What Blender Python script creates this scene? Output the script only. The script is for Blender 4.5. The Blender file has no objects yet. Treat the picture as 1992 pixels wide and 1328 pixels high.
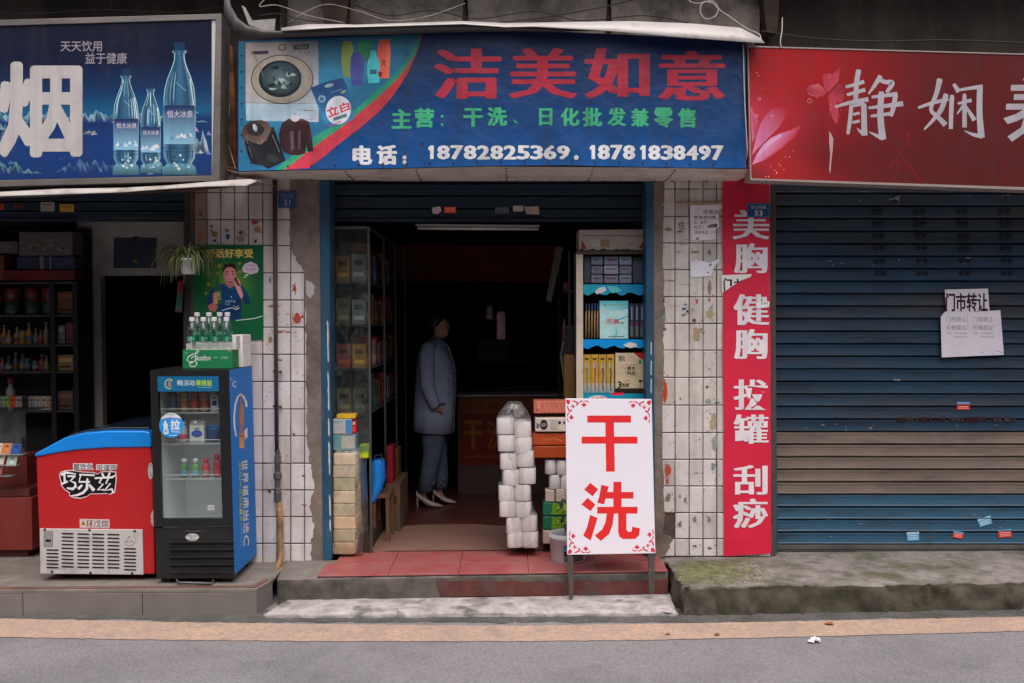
import bpy, math, random
from mathutils import Vector, Matrix, noise as mnoise
random.seed(7)
R = math.radians
SC = bpy.context.scene
COL = SC.collection

# ------------------------------------------------------------------ camera
FPX = 1937.0                      # focal length in photo pixels (photo 1992 wide)
CAM = Vector((0.0, -7.17, 1.74))
PITCH, ROLL = math.atan(47 / FPX), R(0.32)
_F = Vector((0, math.cos(PITCH), -math.sin(PITCH)))
_Ux = Vector((0, math.sin(PITCH), math.cos(PITCH)))
_Rx = Vector((1, 0, 0))
_R = _Rx * math.cos(ROLL) - _Ux * math.sin(ROLL)
_U = _Ux * math.cos(ROLL) + _Rx * math.sin(ROLL)
cd = bpy.data.cameras.new('camera'); cam = bpy.data.objects.new('camera', cd); COL.objects.link(cam)
cd.sensor_width = 36; cd.lens = 36 * FPX / 1992; cd.clip_start = 0.1; cd.clip_end = 500
m = Matrix.Identity(4)
for i in range(3):
    m[i][0], m[i][1], m[i][2], m[i][3] = _R[i], _U[i], -_F[i], CAM[i]
cam.matrix_world = m
SC.camera = cam

# ------------------------------------------------------------------ light
SUN_EL, SUN_AZ = 62, 14           # soft overcast light, high and from behind the viewer
wd = bpy.data.worlds.new('World'); SC.world = wd; wd.use_nodes = True
nt = wd.node_tree; bg = nt.nodes['Background']
sky = nt.nodes.new('ShaderNodeTexSky'); sky.sky_type = 'NISHITA'; sky.sun_disc = False
sky.sun_elevation = R(SUN_EL); sky.sun_rotation = R(180 - SUN_AZ)
sky.dust_density = 6.0; sky.air_density = 1.0; sky.ozone_density = 0.6
nt.links.new(sky.outputs[0], bg.inputs[0]); bg.inputs[1].default_value = 0.075
sl = bpy.data.lights.new('sun', 'SUN'); sl.energy = 1.35; sl.angle = R(70); sl.color = (1.0, 0.965, 0.955)
so = bpy.data.objects.new('sun', sl); COL.objects.link(so)
so.rotation_euler = (R(90 - SUN_EL), 0, R(SUN_AZ)); so.location = (2, -8, 12)
SC.view_settings.view_transform = 'Standard'
try: SC.view_settings.look = 'None'
except Exception: pass
SC.view_settings.exposure = 0.70; SC.view_settings.gamma = 1.0
SC.cycles.max_bounces = 8; SC.cycles.diffuse_bounces = 4; SC.cycles.transparent_max_bounces = 16
SC.cycles.use_denoising = True
SC.cycles.sample_clamp_indirect = 4.0

# ------------------------------------------------------------------ photo pixel -> point in the place
def ray(u, v): return _F + _R * ((u - 996) / FPX) - _U * ((v - 664) / FPX)
def W(u, v, Y):
    d = ray(u, v); return CAM + d * ((Y - CAM.y) / d.y)
def WZ(u, v, Z):
    d = ray(u, v); return CAM + d * ((Z - CAM.z) / d.z)
def WX(u, v, X):
    d = ray(u, v); return CAM + d * ((X - CAM.x) / d.x)
def lin(c): c = c / 255; return c / 12.92 if c <= .04045 else ((c + .055) / 1.055) ** 2.4
# C: colour read off the photograph, divided by how strongly that spot is lit
def C(r, g, b, L=1.0, mx=.86): return tuple(min(mx, max(.002, lin(x) ** 1.13 * 1.06 / L)) for x in (r, g, b)) + (1,)

# ------------------------------------------------------------------ materials
MATS = {}
def M(name, col, rough=.6, metal=0, var=.12, scale=6, bump=0, dirt=None, spec=.5, stretch=None, coat=0, bscale=None):
    """procedural paint: a colour broken up by noise, with optional stains and bump"""
    if name in MATS: return MATS[name]
    mt = bpy.data.materials.new(name); mt.use_nodes = True; t = mt.node_tree; N = t.nodes; Lk = t.links
    p = N['Principled BSDF']; p.inputs['Roughness'].default_value = rough; p.inputs['Metallic'].default_value = metal
    p.inputs['Specular IOR Level'].default_value = spec; p.inputs['Coat Weight'].default_value = coat
    geo = N.new('ShaderNodeNewGeometry'); mp = N.new('ShaderNodeMapping'); Lk.new(geo.outputs['Position'], mp.inputs[0])
    if stretch: mp.inputs['Scale'].default_value = stretch
    def noise(sc, det=5, ro=.6):
        n = N.new('ShaderNodeTexNoise'); n.inputs['Scale'].default_value = sc; n.inputs['Detail'].default_value = det
        n.inputs['Roughness'].default_value = ro; Lk.new(mp.outputs[0], n.inputs['Vector']); return n
    n1 = noise(scale)
    rp = N.new('ShaderNodeValToRGB'); Lk.new(n1.outputs[0], rp.inputs[0])
    c = col[:3]
    rp.color_ramp.elements[0].position = .3; rp.color_ramp.elements[0].color = tuple(x * (1 - var) for x in c) + (1,)
    rp.color_ramp.elements[1].position = .7; rp.color_ramp.elements[1].color = tuple(min(1, x * (1 + var)) for x in c) + (1,)
    out = rp.outputs[0]
    for d in (dirt or []):
        dc, sc, lo, hi, amt = d
        n2 = noise(sc, 7, .65); r2 = N.new('ShaderNodeMapRange'); Lk.new(n2.outputs[0], r2.inputs[0])
        r2.inputs[1].default_value = lo; r2.inputs[2].default_value = hi; r2.inputs[4].default_value = amt
        mx = N.new('ShaderNodeMix'); mx.data_type = 'RGBA'; Lk.new(r2.outputs[0], mx.inputs[0]); Lk.new(out, mx.inputs[6])
        mx.inputs[7].default_value = tuple(dc[:3]) + (1,); out = mx.outputs[2]
    Lk.new(out, p.inputs['Base Color'])
    if bump:
        b = N.new('ShaderNodeBump'); b.inputs['Strength'].default_value = bump; b.inputs['Distance'].default_value = .01
        nb = noise(bscale or scale * 4, 6); Lk.new(nb.outputs[0], b.inputs['Height']); Lk.new(b.outputs[0], p.inputs['Normal'])
    MATS[name] = mt; return mt

def MC(name, rough=.5, grime=.25, spec=.4, gscale=7, gcol=(.1, .085, .07), metal=0, lo=.5, hi=.75, coat=0, bump=0, drip=0, dripcol=None):
    """print / glaze: colour from the mesh's own colour attribute with uneven grime"""
    if name in MATS: return MATS[name]
    mt = bpy.data.materials.new(name); mt.use_nodes = True; t = mt.node_tree; N = t.nodes; Lk = t.links
    p = N['Principled BSDF']; p.inputs['Roughness'].default_value = rough; p.inputs['Specular IOR Level'].default_value = spec
    p.inputs['Metallic'].default_value = metal; p.inputs['Coat Weight'].default_value = coat
    a = N.new('ShaderNodeVertexColor'); a.layer_name = 'Col'
    geo = N.new('ShaderNodeNewGeometry')
    n = N.new('ShaderNodeTexNoise'); n.inputs['Scale'].default_value = gscale; n.inputs['Detail'].default_value = 8; n.inputs['Roughness'].default_value = .7
    Lk.new(geo.outputs['Position'], n.inputs['Vector'])
    r = N.new('ShaderNodeMapRange'); Lk.new(n.outputs[0], r.inputs[0]); r.inputs[1].default_value = lo; r.inputs[2].default_value = hi; r.inputs[4].default_value = grime
    mx = N.new('ShaderNodeMix'); mx.data_type = 'RGBA'; Lk.new(r.outputs[0], mx.inputs[0]); Lk.new(a.outputs[0], mx.inputs[6]); mx.inputs[7].default_value = gcol + (1,)
    out = mx.outputs[2]
    if drip:                          # streaks where rain has run down
        mp = N.new('ShaderNodeMapping'); mp.inputs['Scale'].default_value = (9, 9, .9); Lk.new(geo.outputs['Position'], mp.inputs[0])
        n2 = N.new('ShaderNodeTexNoise'); n2.inputs['Scale'].default_value = 1.4; n2.inputs['Detail'].default_value = 6; Lk.new(mp.outputs[0], n2.inputs['Vector'])
        r2 = N.new('ShaderNodeMapRange'); Lk.new(n2.outputs[0], r2.inputs[0]); r2.inputs[1].default_value = .48; r2.inputs[2].default_value = .78; r2.inputs[4].default_value = drip
        m2 = N.new('ShaderNodeMix'); m2.data_type = 'RGBA'; Lk.new(r2.outputs[0], m2.inputs[0]); Lk.new(out, m2.inputs[6]); m2.inputs[7].default_value = (dripcol or gcol) + (1,); out = m2.outputs[2]
    Lk.new(out, p.inputs['Base Color'])
    if bump:
        b = N.new('ShaderNodeBump'); b.inputs['Strength'].default_value = bump; b.inputs['Distance'].default_value = .02
        nb = N.new('ShaderNodeTexNoise'); nb.inputs['Scale'].default_value = 5; nb.inputs['Detail'].default_value = 3
        Lk.new(geo.outputs['Position'], nb.inputs['Vector']); Lk.new(nb.outputs[0], b.inputs['Height']); Lk.new(b.outputs[0], p.inputs['Normal'])
    MATS[name] = mt; return mt

def GLASS(name, tint=(.9, .95, .95), op=.06, rough=.03, bump=0, milk=0):
    """thin pane or film: mostly clear, reflecting at its surface"""
    if name in MATS: return MATS[name]
    mt = bpy.data.materials.new(name); mt.use_nodes = True; t = mt.node_tree; N = t.nodes; Lk = t.links
    N.remove(N['Principled BSDF']); o = N['Material Output']
    tr = N.new('ShaderNodeBsdfTransparent'); tr.inputs[0].default_value = tint + (1,)
    gl = N.new('ShaderNodeBsdfGlossy'); gl.inputs['Roughness'].default_value = rough
    fr = N.new('ShaderNodeFresnel')
    gb = N.new('ShaderNodeNewGeometry'); io = N.new('ShaderNodeMapRange'); io.inputs[3].default_value = 1.45; io.inputs[4].default_value = 1 / 1.45   # same sheen from either side of the thin film
    Lk.new(gb.outputs['Backfacing'], io.inputs[0]); Lk.new(io.outputs[0], fr.inputs[0])
    ad = N.new('ShaderNodeMath'); ad.operation = 'ADD'; ad.inputs[1].default_value = op; Lk.new(fr.outputs[0], ad.inputs[0])
    mx = N.new('ShaderNodeMixShader'); Lk.new(ad.outputs[0], mx.inputs[0]); Lk.new(tr.outputs[0], mx.inputs[1]); Lk.new(gl.outputs[0], mx.inputs[2])
    if bump:
        b = N.new('ShaderNodeBump'); b.inputs['Strength'].default_value = bump; b.inputs['Distance'].default_value = .02
        geo = N.new('ShaderNodeNewGeometry'); nb = N.new('ShaderNodeTexNoise'); nb.inputs['Scale'].default_value = 22; nb.inputs['Detail'].default_value = 4
        Lk.new(geo.outputs['Position'], nb.inputs['Vector']); Lk.new(nb.outputs[0], b.inputs['Height'])
        Lk.new(b.outputs[0], gl.inputs['Normal']); Lk.new(b.outputs[0], fr.inputs['Normal'])
    res = mx.outputs[0]
    if milk:                          # cloudy film; noise-streaked white also stands in for highlights and reflected haze
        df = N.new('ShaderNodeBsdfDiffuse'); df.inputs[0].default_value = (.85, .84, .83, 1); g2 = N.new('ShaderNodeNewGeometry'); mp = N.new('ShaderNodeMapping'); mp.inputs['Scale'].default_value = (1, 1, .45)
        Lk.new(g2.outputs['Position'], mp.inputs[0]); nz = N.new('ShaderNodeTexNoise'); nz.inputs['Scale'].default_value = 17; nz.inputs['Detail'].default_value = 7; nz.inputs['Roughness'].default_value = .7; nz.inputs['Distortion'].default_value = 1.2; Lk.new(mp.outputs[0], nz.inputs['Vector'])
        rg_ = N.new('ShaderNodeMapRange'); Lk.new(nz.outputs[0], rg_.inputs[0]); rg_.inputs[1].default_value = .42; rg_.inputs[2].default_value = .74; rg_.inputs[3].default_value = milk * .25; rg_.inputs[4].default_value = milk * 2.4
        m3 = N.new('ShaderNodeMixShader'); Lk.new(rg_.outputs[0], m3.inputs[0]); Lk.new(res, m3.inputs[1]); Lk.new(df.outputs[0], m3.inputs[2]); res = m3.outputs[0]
    Lk.new(res, o.inputs[0]); MATS[name] = mt; return mt

# ------------------------------------------------------------------ objects
def tag(o, label=None, cat=None, group=None, kind=None):
    if label: o['label'] = label
    if cat: o['category'] = cat
    if group: o['group'] = group
    if kind: o['kind'] = kind
    return o
def thing(name, label, cat, loc=(0, 0, 0), group=None):
    o = bpy.data.objects.new(name, None); COL.objects.link(o); o.location = loc; o.empty_display_size = .1
    return tag(o, label, cat, group)
def rootloc(p):
    while p is not None and p.parent is not None: p = p.parent
    return Vector(p.location) if p is not None else Vector((0, 0, 0))

class MB:
    """collects shapes and links them as ONE mesh object"""
    def __init__(s): s.v = []; s.f = []; s.mi = []; s.c = []
    def add(s, vs, fs, mi=0, col=(1, 1, 1, 1)):
        b = len(s.v); s.v += [tuple(p) for p in vs]
        s.c += (list(col) if isinstance(col, list) else [col] * len(vs))
        s.f += [tuple(b + i for i in f) for f in fs]; s.mi += [mi] * len(fs); return s
    def hexa(s, a, b, mi=0, col=(1, 1, 1, 1)):      # two quads (front a, back b), same winding
        return s.add(list(a) + list(b), [(0, 1, 2, 3), (7, 6, 5, 4), (0, 4, 5, 1), (1, 5, 6, 2), (2, 6, 7, 3), (3, 7, 4, 0)], mi, col)
    def box(s, x0, x1, y0, y1, z0, z1, mi=0, col=(1, 1, 1, 1)):
        return s.hexa([(x0, y0, z0), (x1, y0, z0), (x1, y0, z1), (x0, y0, z1)], [(x0, y1, z0), (x1, y1, z0), (x1, y1, z1), (x0, y1, z1)], mi, col)
    def prism(s, front, back, mi=0, col=(1, 1, 1, 1)):
        n = len(front); fs = [tuple(range(n)), tuple(range(2 * n - 1, n - 1, -1))] + [(i, i + n, (i + 1) % n + n, (i + 1) % n) for i in range(n)]
        return s.add(list(front) + list(back), fs, mi, col)
    def slab(s, px, Y, th, mi=0, col=(1, 1, 1, 1)):  # outline in photo pixels on plane Y, thickness th away from the viewer
        px = list(px)
        a = sum(px[i][0] * px[(i + 1) % len(px)][1] - px[(i + 1) % len(px)][0] * px[i][1] for i in range(len(px)))
        if a > 0: px = px[::-1]
        f = [W(u, v, Y) for u, v in px]; return s.prism(f, [p + Vector((0, th, 0)) for p in f], mi, col)
    def rect(s, u0, v0, u1, v1, Y, th, mi=0, col=(1, 1, 1, 1)): return s.slab([(u0, v0), (u1, v0), (u1, v1), (u0, v1)], Y, th, mi, col)
    def tube(s, pts, r, n=8, mi=0, col=(1, 1, 1, 1), caps=True):
        pts = [Vector(p) for p in pts]; rs = r if isinstance(r, (list, tuple)) else [r] * len(pts); rings = []
        prev = None
        for i, p in enumerate(pts):
            t = (pts[min(i + 1, len(pts) - 1)] - pts[max(i - 1, 0)]).normalized()
            if prev is None: a = t.orthogonal().normalized()
            else:
                a = prev - t * prev.dot(t); a = a.normalized() if a.length > 1e-6 else t.orthogonal().normalized()
            prev = a; b = t.cross(a)
            rings.append([p + (a * math.cos(2 * math.pi * k / n) + b * math.sin(2 * math.pi * k / n)) * rs[i] for k in range(n)])
        return s.loft(rings, mi, col, caps)
    def loft(s, rings, mi=0, col=(1, 1, 1, 1), caps=True):
        n = len(rings[0]); vs = [p for r in rings for p in r]; fs = []
        for i in range(len(rings) - 1):
            for k in range(n): fs.append((i * n + k, i * n + (k + 1) % n, (i + 1) * n + (k + 1) % n, (i + 1) * n + k))
        if caps: fs.append(tuple(range(n - 1, -1, -1))); fs.append(tuple((len(rings) - 1) * n + k for k in range(n)))
        return s.add(vs, fs, mi, col)
    def lathe(s, c, prof, n=20, mi=0, col=(1, 1, 1, 1), caps=True, sy=1.0):
        c = Vector(c)
        rings = [[c + Vector((r * math.cos(2 * math.pi * k / n), sy * r * math.sin(2 * math.pi * k / n), z)) for k in range(n)] for r, z in prof]
        return s.loft(rings, mi, col, caps)
    def build(s, name, mats, parent=None, smooth=False, bevel=0, seg=2, angle=35, origin=None):
        me = bpy.data.meshes.new(name)
        off = rootloc(parent) if parent is not None else (Vector(origin) if origin is not None else None)
        if off is None:
            xs, ys, zs = zip(*s.v); off = Vector(((min(xs) + max(xs)) / 2, (min(ys) + max(ys)) / 2, min(zs)))
        me.from_pydata([tuple(Vector(p) - off) for p in s.v], [], s.f)
        for mt in (mats if isinstance(mats, (list, tuple)) else [mats]): me.materials.append(mt)
        me.polygons.foreach_set('material_index', s.mi)
        ca = me.color_attributes.new('Col', 'FLOAT_COLOR', 'POINT')
        ca.data.foreach_set('color', [x for c in s.c for x in c])
        if smooth: me.polygons.foreach_set('use_smooth', [True] * len(me.polygons))
        me.validate(); me.update()
        o = bpy.data.objects.new(name, me); COL.objects.link(o)
        if parent is not None: o.parent = parent
        else: o.location = off
        if bevel:
            b = o.modifiers.new('bevel', 'BEVEL'); b.width = bevel; b.segments = seg; b.limit_method = 'ANGLE'; b.angle_limit = R(angle)
            if smooth or seg > 1:
                me.polygons.foreach_set('use_smooth', [True] * len(me.polygons)); b.harden_normals = True
        return o

def copy_tree(o, parent=None):
    c = o.copy(); COL.objects.link(c)
    if parent is not None: c.parent = parent
    for ch in list(o.children): copy_tree(ch, c)
    return c

# ------------------------------------------------------------------ printed artwork and lettering
_glyph = {}
def glyph(txt, w, sp=1.0):
    k = (txt, w, sp)
    if k not in _glyph:
        cu = bpy.data.curves.new('t', 'FONT'); cu.body = txt; cu.offset = w; cu.resolution_u = 2; cu.space_character = sp
        o = bpy.data.objects.new('t', cu); COL.objects.link(o)
        dg = bpy.context.evaluated_depsgraph_get(); me = bpy.data.meshes.new_from_object(o.evaluated_get(dg))
        vs = [(v.co.x, v.co.y) for v in me.vertices]; fs = [tuple(p.vertices) for p in me.polygons]
        bpy.data.objects.remove(o); bpy.data.curves.remove(cu); bpy.data.meshes.remove(me)
        x0, x1 = min(a for a, b in vs), max(a for a, b in vs); y0, y1 = min(b for a, b in vs), max(b for a, b in vs)
        _glyph[k] = ([((a - x0) / (x1 - x0), (y1 - b) / (y1 - y0)) for a, b in vs], fs)
    return _glyph[k]

class Print:
    """flat coloured shapes printed on a surface; every layer lies a hair above the one before"""
    def __init__(s, mp, L=1.0, dl=.000025, base=.0008): s.mp = mp; s.L = L; s.dl = dl; s.n = 0; s.lay = []; s.base = base; s.mb = MB()
    def _d(s, pts=None):              # a shape rises only above the shapes it overlaps, so the print stays paper thin
        s.n += 1; us = [q[0] for q in pts] if pts else [-1e9, 1e9]; vs = [q[1] for q in pts] if pts else [-1e9, 1e9]
        b = (min(us), max(us), min(vs), max(vs)); k = 1
        for c, l in s.lay:
            if l >= k and c[0] < b[1] and b[0] < c[1] and c[2] < b[3] and b[2] < c[3]: k = l + 1
        s.lay.append((b, k)); return s.base + k * s.dl
    def c(s, col): return C(*col, s.L) if len(col) == 3 else col
    def poly(s, pts, col):
        pts = list(pts); d = s._d(pts)
        cols = [s.c(x) for x in col] if isinstance(col, list) else [s.c(col)] * len(pts)
        a = sum(pts[i][0] * pts[(i + 1) % len(pts)][1] - pts[(i + 1) % len(pts)][0] * pts[i][1] for i in range(len(pts)))
        if a > 0: pts = pts[::-1]; cols = cols[::-1]
        s.mb.add([s.mp(u, v, d) for u, v in pts], [tuple(range(len(pts)))], 0, cols); return s
    def rect(s, u0, v0, u1, v1, col, col2=None):
        if col2: return s.poly([(u0, v0), (u1, v0), (u1, v1), (u0, v1)], [col, col, col2, col2])
        return s.poly([(u0, v0), (u1, v0), (u1, v1), (u0, v1)], col)
    def grid(s, us, vs, cols):       # smooth gradient panel: cols[row][col]
        d = s._d([(u, v) for u in us for v in vs]); n = len(us)
        pts = [s.mp(u, v, d) for v in vs for u in us]; cc = [s.c(c) for r in cols for c in r]
        fs = [(j * n + i, (j + 1) * n + i, (j + 1) * n + i + 1, j * n + i + 1) for j in range(len(vs) - 1) for i in range(n - 1)]
        s.mb.add(pts, fs, 0, cc); return s
    def ell(s, cu, cv, ru, rv, col, n=28, rot=0, col2=None):
        cr, sr = math.cos(rot), math.sin(rot)
        pts = [(cu + ru * math.cos(2 * math.pi * k / n) * cr - rv * math.sin(2 * math.pi * k / n) * sr,
                cv + ru * math.cos(2 * math.pi * k / n) * sr + rv * math.sin(2 * math.pi * k / n) * cr) for k in range(n)]
        if col2:                      # centre colour col, rim colour col2
            d = s._d(pts); vs = [s.mp(cu, cv, d)] + [s.mp(u, v, d) for u, v in pts]
            s.mb.add(vs, [(0, (k + 1) % n + 1, k + 1) for k in range(n)], 0, [s.c(col)] + [s.c(col2)] * n); return s
        return s.poly(pts, col)
    def ring(s, cu, cv, ru, rv, w, col, a0=0, a1=360, n=36):
        pts = [(cu + ru * math.cos(R(a0 + (a1 - a0) * k / n)), cv + rv * math.sin(R(a0 + (a1 - a0) * k / n))) for k in range(n + 1)]
        return s.line(pts, w, col)
    def line(s, pts, w, col):
        d = s._d([(a + e, b + f) for a, b in pts for e, f in ((-1, -1), (1, 1))]); L = []; Rr = []; ws = w if isinstance(w, (list, tuple)) else [w] * len(pts)
        for i, p in enumerate(pts):
            a, b = pts[max(i - 1, 0)], pts[min(i + 1, len(pts) - 1)]
            tx, ty = b[0] - a[0], b[1] - a[1]; l = math.hypot(tx, ty) or 1; nx, ny = -ty / l * ws[i] / 2, tx / l * ws[i] / 2
            L.append((p[0] + nx, p[1] + ny)); Rr.append((p[0] - nx, p[1] - ny))
        n = len(pts); cc = s.c(col)
        s.mb.add([s.mp(u, v, d) for u, v in L + Rr], [(i, i + 1, n + i + 1, n + i) for i in range(n - 1)], 0, cc); return s
    def text(s, txt, u0, v0, u1, v1, col, w=.015, dx=0, sp=1.0, quad=None, skew=0):
        cc = s.c(col)
        q = quad or [(u0 + skew, v0), (u1 + skew, v0), (u1, v1), (u0, v1)]
        # heavy weights are built up from shifted copies: offsetting an outline that far would tear it
        h = math.hypot(q[3][0] - q[0][0], q[3][1] - q[0][1]); hw = max(0, w - .003) * h
        sh = [(0, 0)]
        if hw: sh = [(hw * math.cos(a), hw * math.sin(a)) for a in [R(45 * i) for i in range(8)]] + [(0, 0)]
        if dx: sh = [((hw + dx) * math.cos(a), hw * math.sin(a)) for a in [R(45 * i) for i in range(8)]] + [(0, 0)] if hw else [(-dx, 0), (0, 0), (dx, 0)]
        vs, fs = glyph(txt, min(w, .003), sp)
        for k, ky in sh:
            d = s._d([(a + k, b + ky) for a, b in q])
            pts = []
            for a, b in vs:
                pu = (q[0][0] * (1 - a) + q[1][0] * a) * (1 - b) + (q[3][0] * (1 - a) + q[2][0] * a) * b
                pv = (q[0][1] * (1 - a) + q[1][1] * a) * (1 - b) + (q[3][1] * (1 - a) + q[2][1] * a) * b
                pts.append(s.mp(pu + k, pv + ky, d))
            s.mb.add(pts, fs, 0, cc)
        return s
    def build(s, name, mat, parent=None): return s.mb.build(name, mat, parent)
def onY(Y): return lambda u, v, d: W(u, v, (Y(u, v) if callable(Y) else Y) - d)
def onX(X):                       # X may lean with height
    def f(u, v, d):
        x = X(.7) if callable(X) else X
        for _ in range(3): p = WX(u, v, x); x = X(p.z) if callable(X) else X
        return WX(u, v, x + d)
    return f

# how strongly each spot is lit (used only to turn photo colours into surface colours)
LB = dict(left=.56, banner=.58, red=.78, wall=.55, asign=.95, freezer=.75, cooler=.55, cab=.30, vban=.60, low=.8, inner=.12, plate=.5)

# ------------------------------------------------------------------ common materials
dark = (.02, .017, .015)
asphalt = M('asphalt', (.245, .235, .245), .88, var=.32, scale=70, bump=.35, bscale=160,
            dirt=[((.12, .115, .115), 1.1, .46, .70, .6), ((.29, .28, .29), .7, .52, .7, .35), ((.30, .28, .29), 42, .62, .74, .5), ((.07, .068, .066), 9, .62, .8, .5)])
roadline = M('worn_road_paint', (.55, .37, .27), .8, var=.22, scale=60, bump=.15, dirt=[((.25, .225, .22), 34, .46, .64, .65), ((.38, .28, .23), 3.2, .4, .68, .75), ((.22, .2, .2), 6, .54, .74, .75)])
conc = M('concrete', (.21, .185, .165), .9, var=.2, scale=12, bump=.35, bscale=30, dirt=[((.07, .06, .05), 3, .5, .75, .75), ((.30, .28, .25), 8, .55, .75, .5)])
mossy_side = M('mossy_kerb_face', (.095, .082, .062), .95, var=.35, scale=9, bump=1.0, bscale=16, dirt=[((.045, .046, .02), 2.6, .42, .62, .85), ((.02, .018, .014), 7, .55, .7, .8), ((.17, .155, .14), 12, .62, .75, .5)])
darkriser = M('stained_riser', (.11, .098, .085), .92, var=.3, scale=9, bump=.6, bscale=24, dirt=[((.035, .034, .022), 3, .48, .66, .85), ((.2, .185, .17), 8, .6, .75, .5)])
mossy = M('mossy_concrete', (.25, .225, .21), .92, var=.25, scale=14, bump=.8, bscale=22,
          dirt=[((.065, .075, .028), 2.2, .46, .62, .8), ((.045, .042, .034), 5, .52, .7, .7), ((.29, .28, .26), 11, .6, .75, .5)])
whitecem = M('cement_wash', (.50, .465, .46), .85, var=.22, scale=10, bump=.4, dirt=[((.085, .09, .05), 4.5, .54, .66, .85), ((.20, .18, .165), 6, .44, .68, .75), ((.09, .08, .07), 17, .6, .74, .6)])
stonestrip = M('grey_tile', (.20, .18, .165), .55, var=.15, scale=8, bump=.1, dirt=[((.10, .085, .075), 4, .45, .75, .6)], stretch=(1, 1, 2))
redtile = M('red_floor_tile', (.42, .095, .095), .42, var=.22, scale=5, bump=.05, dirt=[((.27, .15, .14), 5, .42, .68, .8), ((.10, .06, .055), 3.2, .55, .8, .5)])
plaster = M('old_plaster', (.21, .165, .14), .92, var=.25, scale=9, bump=.7, bscale=26, dirt=[((.06, .046, .04), 3, .5, .72, .7), ((.23, .20, .185), 13, .58, .75, .5)])
grout = M('grout', (.085, .06, .052), .95, var=.3, scale=20, bump=.4)
tilemat = MC('glazed_tile', .30, .36, .5, 3.4, (.30, .24, .19), lo=.42, hi=.72, drip=.42, dripcol=(.20, .15, .115))
printm = MC('print', .45, .25, .22, 5, (.05, .045, .05), lo=.5, hi=.8, drip=.22)
paperm = MC('paper', .8, .2, .2, 9, (.3, .27, .24))
bannerm = MC('banner_print', .42, .4, .3, 2.6, (.03, .035, .05), lo=.46, hi=.75, bump=.7, drip=.4)
bluepaint = M('blue_painted_steel', (.022, .085, .15), .5, spec=.35, var=.25, scale=7, bump=.1, dirt=[((.16, .145, .14), 9, .58, .70, .7), ((.03, .028, .03), 3, .5, .75, .7)], stretch=(1, 1, .35))
navy = M('navy_shutter', (.009, .02, .038), .6, spec=.3, var=.2, scale=6, dirt=[((.02, .018, .016), 4, .5, .75, .6)], stretch=(.4, 1, 1))
upperm = M('dark_concrete', (.07, .054, .045), .95, var=.3, scale=5, bump=.5, dirt=[((.02, .016, .013), 2.2, .42, .68, .85), ((.14, .12, .10), 9, .6, .75, .45)], stretch=(1, 1, .3))  # dark brown base with blacker and paler noise streaks
steel = M('bare_sheet_metal', (.42, .39, .36), .42, metal=.65, var=.15, scale=7, bump=.12, dirt=[((.20, .17, .14), 5, .5, .75, .6)])
frame = M('sign_frame', (.23, .205, .19), .45, metal=.6, var=.2, scale=6, bump=.15, dirt=[((.14, .11, .085), 5, .5, .72, .7)], stretch=(.4, 1, 1))
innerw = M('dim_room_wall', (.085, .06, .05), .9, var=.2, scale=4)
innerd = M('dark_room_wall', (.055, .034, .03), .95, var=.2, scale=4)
creamw = M('cream_wall', (.62, .57, .51), .9, var=.1, scale=3, dirt=[((.10, .085, .07), 2.2, .5, .75, .6)])
woodd = M('dark_wood', (.045, .03, .022), .6, var=.3, scale=12, stretch=(1, 1, .2))
blackp = M('black_plastic', (.012, .012, .013), .35, var=.2, scale=9)
whitep = M('white_plastic', (.62, .61, .60), .45, var=.06, scale=6, dirt=[((.28, .25, .22), 6, .55, .8, .5)])
rust = M('rusty_steel', (.085, .05, .038), .75, metal=.2, var=.35, scale=20, bump=.3)
wire_m = M('old_cable', (.55, .50, .46), .7, var=.2, scale=20)
wire_d = M('dark_cable', (.05, .042, .036), .7, var=.2, scale=20)
redpaint = M('red_enamel', (.50, .010, .012), .28, var=.05, scale=4, dirt=[((.30, .02, .02), 3, .55, .85, .5), ((.5, .22, .2), 60, .73, .80, .6)], coat=.3)
blueplast = M('blue_plastic', (.003, .24, .78), .3, var=.06, scale=4, coat=.3)

# ------------------------------------------------------------------ ground
ZR, ZS, ZP, ZK = -.19, 0.0, -.02, 0.0      # road, doorstep, left platform, right platform
def strct(name, mb, mats, **k): return tag(mb.build(name, mats, None, **k), kind='structure')
g = MB(); g.box(-60, 60, -60, .0, ZR - .3, ZR); strct('road', g, asphalt)
# painted line: follows the kerb in a slight bow
gd = MB(); gv = []
for k in range(160):
    u = -100 + k * 15; va = 1186; vb_ = 1210 + 4 * mnoise.noise(Vector((k * .3, 0, 0))) + 2 * mnoise.noise(Vector((k * 1.1, 5, 0))) - (8 if u > 1700 else 0) - (6 if u < 300 else 0)
    gv += [WZ(u, va, ZR + .003), WZ(u, vb_, ZR + .003)]
gd.add(gv, [(2 * i, 2 * i + 1, 2 * i + 3, 2 * i + 2) for i in range(159)]); strct('gutter', gd, M('damp_gutter', (.115, .112, .11), .7, var=.45, scale=55, bump=.3, dirt=[((.055, .058, .045), 3.5, .45, .65, .8), ((.28, .26, .25), 30, .62, .72, .6)]))
lt = [(-500, 1196, 1232), (-150, 1199, 1236), (0, 1203, 1240), (300, 1209, 1245), (640, 1214, 1248), (1000, 1217, 1248), (1300, 1213, 1245), (1650, 1206, 1237), (1992, 1199, 1228), (2500, 1186, 1214)]
g = MB(); vs = []
fine = []
for i in range(len(lt) - 1):
    for k in range(30):
        t = k / 30; fine.append([lt[i][j] * (1 - t) + lt[i + 1][j] * t for j in range(3)])
for a in fine:
    vs += [WZ(a[0], a[1] + random.uniform(-.6, .6), ZR + .004), WZ(a[0], a[2] - 1 + random.uniform(-.7, .7), ZR + .004)]
g.add(vs, [(2 * i, 2 * i + 1, 2 * i + 3, 2 * i + 2) for i in range(len(fine) - 1)]); strct('road_line', g, roadline)

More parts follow.
